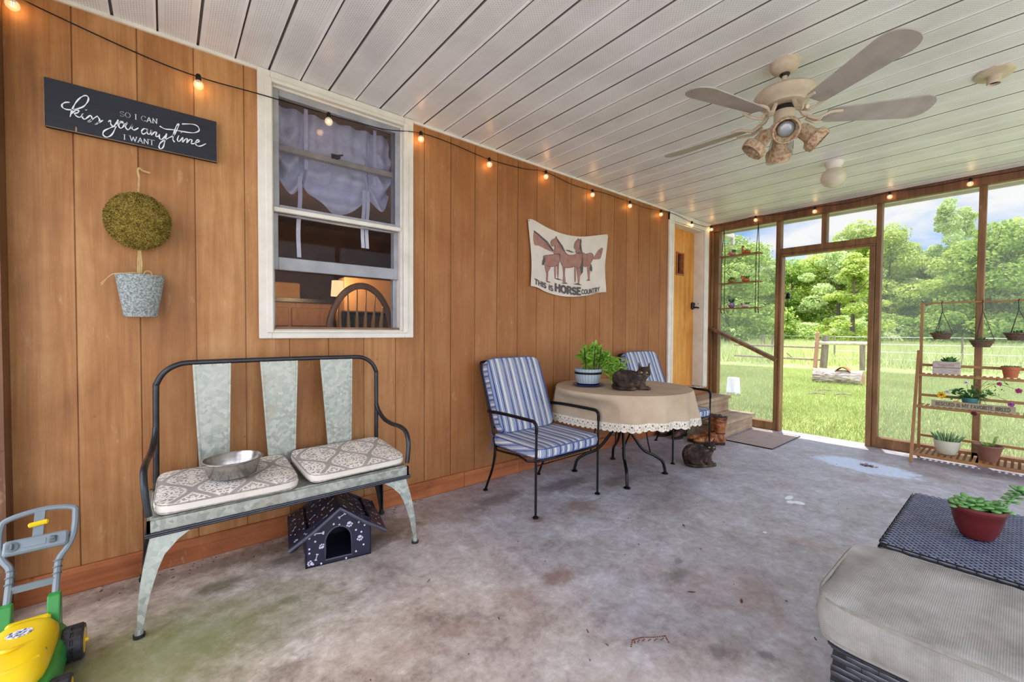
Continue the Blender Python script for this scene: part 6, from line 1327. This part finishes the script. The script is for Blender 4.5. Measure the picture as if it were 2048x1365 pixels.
planter('animal_planter', 'purple owl-shaped planter with spiky plant, on the bottom shelf board', -.29, z3, PUR, [((0,0,.030),(.033,.036,.034)),((0,0,.048),(.030,.034,.022)),((0,0,.006),(.024,.026,.008))], [('eye',WH_,[((-.029,.013,.045),(.006,.009,.009)),((-.029,-.013,.045),(.006,.009,.009))]),('beak',ORG,[((-.034,0,.036),(.004,.004,.006))])], lambda m: spikes(m, (0,0,.066), .018, .055, 26, 7, .004))
planter('animal_planter', 'white dog-shaped planter with brown ears, right on the bottom shelf board', -.435, z3, WH_, [((0,-.006,.020),(.028,.046,.021)),((0,.034,.042),(.017,.020,.018)),((-.006,.052,.036),(.010,.013,.009))], [('ear',BR2,[((-.015,.026,.040),(.005,.008,.014)),((.012,.026,.040),(.005,.008,.014))]),('nose',PUP,[((-.008,.064,.037),(.003,.003,.003))])], lambda m: spikes(m, (0,-.02,.036), .022, .030, 20, 8, .004))

# ================================================================ plant stand
BAM = pm('light_bamboo_strip', lin(168,122,72), lin(134,94,54), 5, .5, st=(1,1,1), bump=.05); 
ps = thing('plant_stand', 'light wood A-frame plant stand with slatted shelves in front of the right screen', 'plant stand', (5.08,-2.43,0)); o_ = (5.08,-2.43,0)
YL, YR = -1.925, -2.93
def bar(name, a, b, w_=.014, h_=.02): mb = MB(); mb.beam(a, b, w_, h_, up=(0,1,0) if abs(a[2]-b[2]) > .1 else (0,0,1), bev=.002); return mb.build(name, BAM, ps, off=o_)
for y in (YL, YR):
    bar('upright', (5.21,y,0), (5.21,y,1.375), .016, .02); bar('leg', (4.925,y+.014,0), (5.205,y+.014,.955), .016, .022)
bar('top_rail', (5.21,YL+.01,1.372), (5.21,YR-.01,1.372), .018, .014)
for z in (.827,.56,.20): bar('back_rail', (5.212,YL,z), (5.212,YR,z), .012, .022)
for zz, xf in ((.072,4.952),(.470,5.068),(.742,5.146)):
    bar('front_rail', (xf,YL+.01,zz), (xf,YR,zz), .014, .022); bar('side_rail', (xf,YL,zz), (5.21,YL,zz), .012, .02); bar('side_rail', (xf,YR,zz), (5.21,YR,zz), .012, .02)
    n = int((YL-YR)/.036)
    mb = MB()
    for i in range(n): y = YL-.022-.036*i; mb.box((xf-.004,y-.0095,zz+.010),(5.205,y+.0095,zz+.016))
    mb.build('slatted_shelf', BAM, ps, off=o_)
# hanging baskets
WKB = pm('woven_brown_basket', lin(122,98,78), lin(72,56,44), 60, .85, bump=.4)
def basket(y, ztop, lab, zh, sd, r=.068, h=.052):
    b = thing('hanging_basket', lab, 'hanging basket', (5.21,y,ztop-h), 0, 'baskets hanging from the plant stand'); c = (0,0,0)
    mb = MB(); mb.lathe([(0,0),(r*.66,0),(r*.98,h),(r*.93,h),(r*.62,.006),(0,.006)], 28, c)
    for k in range(6):
        z = .004+h*.9*k/5; rr = r*(.66+.34*k/5)*1.0
        mb.tube([((rr+.0022*sin(9*a+k*pi))*cos(a), (rr+.0022*sin(9*a+k*pi))*sin(a), z) for a in [2*pi*i/54 for i in range(54)]], .0042, 5, closed=True)
    mb.tube([(r*1.0*cos(a), r*1.0*sin(a), h+.0015*sin(20*a)) for a in [2*pi*i/60 for i in range(60)]], .005, 6, closed=True)
    mb.build('basket', WKB, b, smooth=True, angle=60)
    H_ = zh-(ztop-h); kz = H_-.075
    for i in range(3):
        a = 2*pi*i/3+2.6; mb = MB(); mb.tube([(r*cos(a), r*sin(a), h), (0,0,kz)], .0022, 5); mb.build('chain', ROPE, b)
    mb = MB(); mb.tube(cr([(0,0,kz-.005),(0,0,kz+.04),(.001,.004,H_-.012),(-.012,.002,H_-.004),(-.006,0,H_+.012),(.006,0,H_+.012),(.012,-.002,H_-.004)], 4), .0028, 6); mb.build('hook', BLK, b, smooth=True)
    mb = MB(); rosette(mb, (.0,.0,h-.006), .045, 20, .45, .7, sd); rosette(mb, (-.03,-.025,h-.012), .03, 14, .45, .6, sd+1); rosette(mb, (.0,.035,h-.012), .026, 12, .45, .7, sd+2); spikes(mb, (.0,.0,h-.01), .03, .035, 10, sd, .0035); mb.build('succulent', SUD, b, smooth=True, angle=180)
basket(-2.050, 1.107, 'left woven hanging basket with a sparse succulent, on the plant stand rail', 1.372, 31)
basket(-2.285, 1.050, 'middle woven hanging basket, hanging lowest, in front of the wooden post', 1.372, 41, .070, .055)
basket(-2.475, 1.112, 'right woven hanging basket, cut by the right picture edge', 1.372, 51, .074, .058)
# planters on the stand
bx_ = thing('box_planter', 'whitewashed wooden box planter with a dark green plant on the upper stand shelf', 'potted plant', (5.16,-2.09,.759)); 
mb = MB(); mb.box((-.038,-.082,0),(.038,.082,.108), bev=.003); mb.build('box', pm('whitewashed_wood', lin(206,196,190), lin(160,140,130), 26, .8, st=(1,1,5)), bx_)
mb = MB(); mb.box((-.0395,-.083,.055),(.0395,.083,.058)); mb.build('board_gap', DARK, bx_)
mb = MB(); DRT = pm('faint_stencil_print', lin(170,158,152), lin(140,126,120), 80, .8, bump=0)
for i in range(9): mb.box((-.0392,.045-.011*i-.004,.072),(-.038,.045-.011*i+.003,.088))
mb.build('faded_print', DRT, bx_)
mb = MB(); rosette(mb, (0,-.02,.10), .07, 26, .42, .7, 61); rosette(mb, (0,.01,.10), .045, 16, .42, .8, 62); rosette(mb, (0,-.045,.10), .04, 14, .42, .8, 63); mb.build('plant', LD, bx_, smooth=True, angle=180)
def pot(name, label, loc, prof, mat, sx=1, sy=1, cat_='potted plant', soil=None):
    p = thing(name, label, cat_, loc); mb = MB(); mb.lathe(prof, 36, sx=sx, sy=sy); mb.build('pot', mat, p, smooth=True, angle=50)
    if soil: mb = MB(); mb.lathe([(0,soil[1]+.003),(soil[0],soil[1])], 24, sx=sx, sy=sy); mb.build('soil', bpy.data.materials['dark_potting_soil'], p)
    return p
TER = pm('terracotta', lin(190,112,70), lin(150,82,50), 14, .8)
tp_ = pot('terracotta_pot', 'small terracotta pot with low creeping plant on the upper stand shelf', (5.165,-2.445,.759), [(.0,0),(.036,0),(.046,.062),(.052,.064),(.054,.088),(.049,.088),(.046,.075)], TER, soil=(.046,.078))
mb = MB(); rs = np.random.RandomState(9)
for i in range(90): a = rs.rand()*6.28; r = .052*sqrt(rs.rand()); mb.sph((r*cos(a), r*sin(a), .084+.008*rs.rand()), .004, 6)
mb.build('creeping_plant', SUD, tp_, smooth=True)
wp_ = pot('white_pot', 'white oval pot with finger-like green succulent on the bottom stand shelf', (5.08,-2.112,.089), [(0,0),(.046,0),(.058,.008),(.075,.06),(.082,.105),(.085,.118),(.080,.118),(.074,.10)], pm('cream_white_ceramic', lin(216,214,196), lin(196,192,172), 9, .3, bump=0), sx=.85, soil=(.074,.105))
mb = MB(); spikes(mb, (0,0,.10), .055, .080, 40, 71, .0050)
mb.build('finger_succulent', SUC, wp_, smooth=True)
br_ = pot('brown_pot', 'brown plastic pot with a small upright succulent on the bottom stand shelf', (5.08,-2.345,.089), [(0,0),(.046,0),(.062,.05),(.074,.105),(.080,.112),(.084,.120),(.084,.128),(.079,.128),(.072,.108)], pm('brown_plastic', lin(140,100,84), lin(116,78,64), 9, .45, bump=.03), soil=(.072,.11))
mb = MB(); rosette(mb, (-.01,.01,.115), .045, 16, .4, .5, 81)
for i in range(34): a = i*2.4; h = .115+.0024*i; leaf(mb, (.01+.0005*i,-.022-.0005*i,h), (cos(a),sin(a),.5), .016, .009, (0,0,1), -.1, 3)
mb.tube([(.0,-.02,.11),(.015,-.03,.19)], .003, 6); mb.build('succulent', LV, br_, smooth=True, angle=180)
# sign on the stand
rsn = thing('rescue_sign', 'thin grey wooden sign lettered RESCUED IS MY FAVORITE BREED on the plant stand', 'sign', (5.062,-2.246,.486))
mb = MB(); mb.box((-.008,-.232,0),(.008,.232,.054), bev=.0015); mb.build('board', pm('taupe_painted_wood', lin(170,156,132), lin(150,136,112), 12, .7, st=(4,1,4)), rsn)
mb = MB(); write(mb, 'RESCUED IS MY FAVORITE BREED', lambda u, v: (-.0087, .205-.41*u, .014+.026*v), .16, serif=.14); mb.build('lettering', pm('dark_lettering', lin(70,66,56), None, 20, .8, bump=0), rsn)
# pansies
pn = pot('pansy_pot', 'teal pot of straggling pansies behind the lettered sign', (5.135,-2.235,.4865), [(0,0),(.040,0),(.052,.075),(.053,.09),(.049,.09),(.046,.07)], pm('teal_pot_glaze', lin(74,130,128), lin(50,100,102), 10, .3), soil=(.046,.08)); o_ = (5.135,-2.235,.4865)
rs = np.random.RandomState(23); mb = MB(); ms = MB()
for i in range(60):
    y = -2.13-.20*rs.rand(); z = .57+.075*rs.rand(); x = 5.09+.08*rs.rand(); d = Vector(rs.normal(0,1,3)); d.z *= .4; leaf(mb, (x,y,z), d, .028+.02*rs.rand(), .020+.014*rs.rand(), (rs.normal()*.5,rs.normal()*.5,1), .2, 4); ms.tube([(5.135,-2.235,.56),(x,y,z)], .0012, 4)
for i in range(46):
    u = rs.rand(); y = -2.25-.17*u; z = .60+.10*u+.05*rs.normal(); leaf(mb, (5.12+.03*rs.rand(),y,z), rs.normal(0,1,3), .018+.012*rs.rand(), .008, rs.normal(0,1,3), .2, 3)
for a, b, c_ in (((-2.24,.56),(-2.30,.68),(-2.39,.715)),((-2.25,.58),(-2.36,.70),(-2.49,.672)),((-2.25,.57),(-2.35,.62),(-2.453,.565)),((-2.22,.57),(-2.15,.64),(-2.072,.60)),((-2.22,.57),(-2.19,.58),(-2.16,.535)),((-2.23,.57),(-2.22,.65),(-2.213,.71)),((-2.23,.57),(-2.16,.63),(-2.108,.62)),((-2.25,.56),(-2.30,.60),(-2.33,.50)),((-2.23,.57),(-2.26,.74),(-2.245,.78)),((-2.24,.57),(-2.28,.66),(-2.33,.73))):
    ms.tube(cr([(5.13,)+a,(5.10,)+b,(5.085,)+c_], 5), .0015, 4)
mb.build('leaves', LD, pn, smooth=True, off=o_, angle=180); ms.build('stems', LD, pn, off=o_)
def petal_mat(n, a): return bpy.data.materials.get(n) or pm(n, a, tuple(x*.7 for x in a), 60, .7, bump=0)
for (y, z, r, ca, cb, lab, tl_) in ((-2.072,.588,.032,lin(240,190,40),lin(110,40,30),'large yellow pansy bloom',0),(-2.16,.528,.025,lin(226,150,40),lin(60,24,30),'orange pansy bloom over the sign',10),(-2.213,.705,.017,lin(232,228,224),lin(90,70,90),'white pansy bloom',20),(-2.39,.712,.017,lin(176,60,120),lin(120,40,80),'magenta pansy bloom, leftmost',30),(-2.49,.668,.022,lin(168,56,104),lin(110,40,70),'magenta pansy bloom, rightmost',-30),(-2.453,.558,.022,lin(170,90,160),lin(90,50,110),'mauve pansy bloom, lowest',20),(-2.108,.615,.016,lin(214,206,222),lin(120,100,140),'pale lavender pansy bloom',0),(-2.262,.462,.021,lin(96,26,36),lin(50,10,20),'dark maroon pansy bloom in front of the sign',0)):
    x = 5.04 if z < .5 else 5.075; Mf = frame((x,y,z), (-1,.1,.15)) @ rot('Z', tl_); pmn = 'petals_%d' % int(1000*abs(y))
    mb = MB(); pa = petal_mat('pansy_'+lab.split()[0]+'_petals', ca)
    for k_, (a, s_) in enumerate(((90,1.0),(20,.85),(160,.85),(-50,.8),(-130,.8))):
        c_ = Vector((cos(radians(a)), sin(radians(a)), 0))*r*.45; mb.add([Mf @ Vector((c_.x+r*.55*s_*cos(q), c_.y+r*.55*s_*sin(q), .0008*k_+.12*r*sin(3*q))) for q in [2*pi*i/14 for i in range(14)]]+[Mf @ Vector((c_.x*.4, c_.y*.4, .001*k_+.002))], [(i, (i+1) % 14, 14) for i in range(14)])
    fl_ = mb.build('flower', pa, pn, off=o_); fl_['label'] = lab
    mb = MB(); mb.add([Mf @ Vector((r*(.30+.12*sin(5*q))*cos(q), r*(.30+.12*sin(5*q))*sin(q), .006)) for q in [2*pi*i/24 for i in range(24)]], [tuple(range(24))]); mb.build('flower_centre', petal_mat('pansy_'+lab.split()[0]+'_centre', cb), fl_, off=o_)

# ================================================================ wicker table, pot, ottoman
WK = pm('black_synthetic_wicker', lin(52,54,66), lin(36,38,48), 40, .3, bump=.0, spec=.8); WKT = pm('black_wicker_painted_sheen', lin(114,121,148), lin(86,92,118), 40, .25, bump=.0, spec=1.0); WKD = pm('wicker_underlayer', lin(22,22,26), lin(12,12,14), 30, .6)  # table top is black wicker with blue-grey sky reflection painted into its colour
def domes(mb, O, ux, uy, nrm, nu, nv, pu, pv, h, fillu=.92, fillv=.84):
    O, ux, uy, nrm = map(Vector, (O, ux, uy, nrm))
    for j in range(nv):
        for i in range(nu):
            c = O+ux*((i+.5*(j % 2)+.5)*pu)+uy*((j+.5)*pv); 
            g = [[c+ux*(a*pu*fillu/2)+uy*(b*pv*fillv/2*(1 if abs(a) < .9 else .72))+nrm*h*((1-a*a)*.85+.15)*(1-.75*b*b) for a in (-1,-.55,0,.55,1)] for b in (-1,0,1)]
            mb.add([p for row in g for p in row], [(r*5+k, r*5+k+1, (r+1)*5+k+1, (r+1)*5+k) for r in range(2) for k in range(4)])
wt = thing('wicker_table', 'low black wicker table holding the maroon succulent pot', 'table', (2.17,-2.54,0)); o_ = (2.17,-2.54,0); X0, X1, Y0, Y1, ZT = 1.826, 2.52, -2.85, -2.214, .412
mb = MB(); mb.box((X0,Y0,ZT-.05),(X1,Y1,ZT-.002), bev=.008); 
mb.build('top_frame', WKD, wt, off=o_)
mb = MB(); domes(mb, (X0+.002,Y1-.004,ZT-.001), (0,-1,0), (1,0,0), (0,0,1), 33, 58, .0192, .0119, .0048, .86, .74); mb.build('woven_top', WKT, wt, smooth=True, off=o_, angle=180)
mb = MB(); domes(mb, (X0-.001,Y1,ZT-.05), (0,-1,0), (0,0,1), (-1,0,0), 16, 4, .04, .012, .004); domes(mb, (X0,Y1+.001,ZT-.05), (1,0,0), (0,0,1), (0,1,0), 17, 4, .04, .012, .004); mb.build('woven_apron', WK, wt, smooth=True, off=o_, angle=180)
for x, y in ((X0+.03,Y1-.03),(X1-.03,Y1-.03),(X0+.03,Y0+.03),(X1-.03,Y0+.03)):
    mb = MB(); mb.box((x-.025,y-.025,0),(x+.025,y+.025,ZT-.05), bev=.005); domes(mb, (x-.026,y+.025,0), (0,-1,0), (0,0,1), (-1,0,0), 1, 30, .05, .012, .003); domes(mb, (x-.025,y+.026,0), (1,0,0), (0,0,1), (0,1,0), 1, 30, .05, .012, .003); mb.build('leg', WK, wt, smooth=True, off=o_)
sp_ = pot('maroon_pot', 'maroon plastic pot with a fleshy green succulent on the wicker table', (2.118,-2.420,ZT+.003), [(0,0),(.034,0),(.040,.006),(.052,.032),(.060,.062),(.0635,.086),(.066,.088),(.067,.099),(.071,.101),(.071,.110),(.066,.110),(.062,.09)], pm('maroon_plastic', lin(104,34,34), lin(84,26,28), 6, .3, bump=0), soil=(.062,.094))
mb = MB()
def fat(mb, p, d, L_, w_):
    d = Vector(d).normalized(); x = d.cross(Vector((0,0,1))).normalized(); M_ = frame(p, d, x); P = [(0,.18),(.25,.5),(.55,.85),(.8,1.0),(.93,.7),(1,.12)]
    vs = []; n = 8
    for u, ww in P:
        for j in range(n): a = 2*pi*j/n; vs.append(M_ @ Vector((cos(a)*ww*w_*.5, sin(a)*ww*w_*.2-.18*L_*u*u*-1, u*L_)))
    mb.add(vs, [(i*n+j, i*n+(j+1) % n, (i+1)*n+(j+1) % n, (i+1)*n+j) for i in range(len(P)-1) for j in range(n)]+[tuple(range(n-1,-1,-1)), tuple((len(P)-1)*n+j for j in range(n))])
rs = np.random.RandomState(44)
for cx, cy, r, n, z0 in ((0,.012,.062,22,.098),(.01,-.035,.05,18,.098),(-.03,.035,.04,12,.10)):
    for i in range(n):
        a = i*2.399; e = i/n; el = radians(12+55*e); fat(mb, (cx,cy,z0), (cos(a)*cos(el), sin(a)*cos(el), sin(el)), r*(1.12-.45*e)*(.85+.3*rs.rand()), .026)
stp = cr([(.0,-.03,.10),(.01,-.06,.125),(.02,-.075,.15),(.02,-.088,.172)], 5); mb.tube(stp, .0045, 8)
for k_, q in enumerate(stp[6:]):
    for a in (k_*2.1, k_*2.1+3): fat(mb, q, (cos(a), sin(a), .35), .026, .016)
for i in range(10): a = i*2.4; fat(mb, stp[-1], (cos(a), sin(a)-.5, .3+.08*i), .034, .017)
mb.build('succulent', pm('fleshy_green_succulent', lin(120,166,96), lin(70,120,64), 30, .4, bump=0), sp_, smooth=True, angle=180)
# ottoman
ot = thing('wicker_ottoman', 'black wicker ottoman base under the beige cushion at the right', 'ottoman', (1.6,-2.6,0)); o_ = (1.6,-2.6,0)
mb = MB(); mb.box((1.375,-3.02,.205),(1.80,-2.20,.272)); mb.box((1.372,-2.255,0),(1.425,-2.197,.21)); mb.box((1.75,-2.255,0),(1.80,-2.197,.21)); mb.box((1.372,-3.02,0),(1.425,-2.97,.21)); mb.box((1.75,-3.02,0),(1.80,-2.97,.21)); mb.box((1.398,-2.97,.03),(1.402,-2.255,.205)); mb.build('frame', WKD, ot, off=o_)
mb = MB(); domes(mb, (1.374,-2.195,.204), (0,-1,0), (0,0,1), (-1,0,0), 12, 5, .066, .0135, .005, .98, .95); domes(mb, (1.374,-2.199,.204), (1,0,0), (0,0,1), (0,1,0), 7, 5, .06, .0135, .005, .98, .95); domes(mb, (1.371,-2.196,0), (0,-1,0), (0,0,1), (-1,0,0), 1, 15, .058, .0135, .005, .98, .95); domes(mb, (1.374,-2.196,0), (1,0,0), (0,0,1), (0,1,0), 1, 15, .05, .0135, .005, .98, .95); mb.tube([(1.372,-2.196,.273),(1.372,-3.0,.273)], .008, 8); mb.tube([(1.372,-2.196,.273),(1.80,-2.196,.273)], .008, 8); mb.build('woven_band', WK, ot, smooth=True, off=o_, angle=180)
mb = MB(); domes(mb, (1.397,-2.256,.03), (0,-1,0), (0,0,1), (-1,0,0), 22, 16, .016, .011, .003, .6, .5); mb.build('open_weave_panel', WK, ot, smooth=True, off=o_, angle=180)
mb = MB(); mb.box((1.388,-2.312,.03),(1.392,-2.300,.205)); mb.build('strut', GREYW, ot, off=o_)
def mat_canvas():
    m, t = newmat('beige_grey_canvas'); v = t.coord(); x, y, z = t.sep(v); k_ = 1450.
    w_ = t.m('ADD', t.m('SINE', t.m('MULTIPLY', t.m('ADD', x, z), k_)), t.m('SINE', t.m('MULTIPLY', y, k_))); w_ = t.m('MULTIPLY_ADD', w_, .25, .5)
    n = t.noise(v, 7, 6, .65); col = t.ramp(n, [(.34, lin(138,134,128)), (.5, lin(158,155,150)), (.66, lin(174,172,168))])
    st_ = t.ramp(t.noise(t.map(v, (1.2,1.2,1.2), (4,2,0)), 4, 6, .7), [(.58, 0.), (.74, 1.)]); col = t.mix(t.m('MULTIPLY', st_, .5), col, lin(150,134,104)); col = t.mix(t.m('MULTIPLY', w_, .35), col, lin(110,106,102))
    fin(t, col, .9, 0, t.bump(w_, .45, .0015)); return m
CANV = mat_canvas()
oc = thing('ottoman_cushion', 'thick beige-grey canvas cushion lying on the wicker ottoman', 'cushion', (1.578,-2.60,.281)); 
mb = MB(); nu = 40; nv = 60; 
def cf(x, y): 
    d = min(.2425-abs(x), .42-abs(y)); return .012*sin(y*55+x*9)*max(0, 1-d/.09)*.28 + .0022*sin(x*30+y*17)
cushion(mb, -.242,.242,-.42,.442,0,.124, puff=.16, nu=nu, nv=nv)
mb.v = [(p[0], p[1], p[2]+(cf(p[0], p[1]) if p[2] > .07 else 0) - (.012*math.exp(-((p[0]-.03)**2+(p[1]-.02)**2)/.0012) if p[2] > .09 else 0)) for p in mb.v]
mb.build('pad', CANV, oc, smooth=True, angle=70)
mb = MB(); piping(mb, -.242,.242,-.42,.442,.112,.0048); piping(mb, -.242,.242,-.42,.442,.014,.0048); mb.build('piping', pm('taupe_canvas_piping', lin(150,146,138), lin(128,124,116), 60, .9), oc, smooth=True)

# ================================================================ small things on the floor
RST = pm('rusty_brown_debris', lin(130,78,52), lin(70,38,24), 40, .9)
rs = np.random.RandomState(12); mb = MB()
for i in range(70):
    a = rs.rand()*6.28; r = .045*sqrt(rs.rand()); p = Vector((4.50+r*cos(a)*.7, -1.705+r*sin(a)*1.3, .003)); d = Vector(rs.normal(0,1,3)); d.z = abs(d.z)*.3; mb.tube([p, p+d.normalized()*.02], .0012, 4)
tag(mb.build('pine_needle_clump', RST, None), 'clump of reddish dry needles lying on the pale floor patch', 'debris', kind='stuff')
mb = MB(); P = cr([(1.286,-1.640,.002),(1.318,-1.652,.002),(1.352,-1.678,.002),(1.392,-1.702,.002)], 6)
for i, q in enumerate(P):
    mb.lathe([(0,.003),(.0035,.0)], 6, (q.x, q.y, 0)); mb.lathe([(0,.002),(.003,.0)], 6, (q.x-.010, q.y-.012+.004*(i % 3), 0))
for a, b in (((1.280,-1.640),(1.250,-1.655)),((1.392,-1.702),(1.372,-1.728))):
    for u in (0,.3,.6,.9): mb.lathe([(0,.003),(.004,0)], 6, (a[0]+(b[0]-a[0])*u, a[1]+(b[1]-a[1])*u, 0))
tag(mb.build('rust_crumbs', RST, None), 'line of rusty brown crumbs on the concrete in the front centre', 'debris', kind='stuff')
mb = MB(); rs = np.random.RandomState(77)
for i in range(110):
    if i < 70: x = -.4+1.7*rs.rand(); y = -.03-.12*rs.rand()**1.5
    else: x = .3+4.2*rs.rand(); y = -.3-1.9*rs.rand()
    mb.tube([(x,y,.0015),(x+rs.normal()*.006,y+rs.normal()*.006,.002)], .0012+.0012*rs.rand(), 4)
tag(mb.build('floor_crumbs', RST, None), 'scattered dirt crumbs along the baseboard and over the concrete', 'debris', kind='stuff')
for (x, y, L_, rz, lab) in ((1.80,-1.80,.03,.4,'small brown leaf fragment on the concrete, nearer the ottoman'),(1.70,-1.62,.035,-.9,'slim brown leaf fragment on the concrete in mid floor'),(2.26,-1.31,.03,.9,'small dark twig on the concrete beyond the middle of the floor')):
    mb = MB(); leaf(mb, (x,y,.004), (cos(rz), sin(rz), 0), L_, .010, (0,0,1), -.05); tag(mb.build('dry_leaf', RST, None), lab, 'leaf')
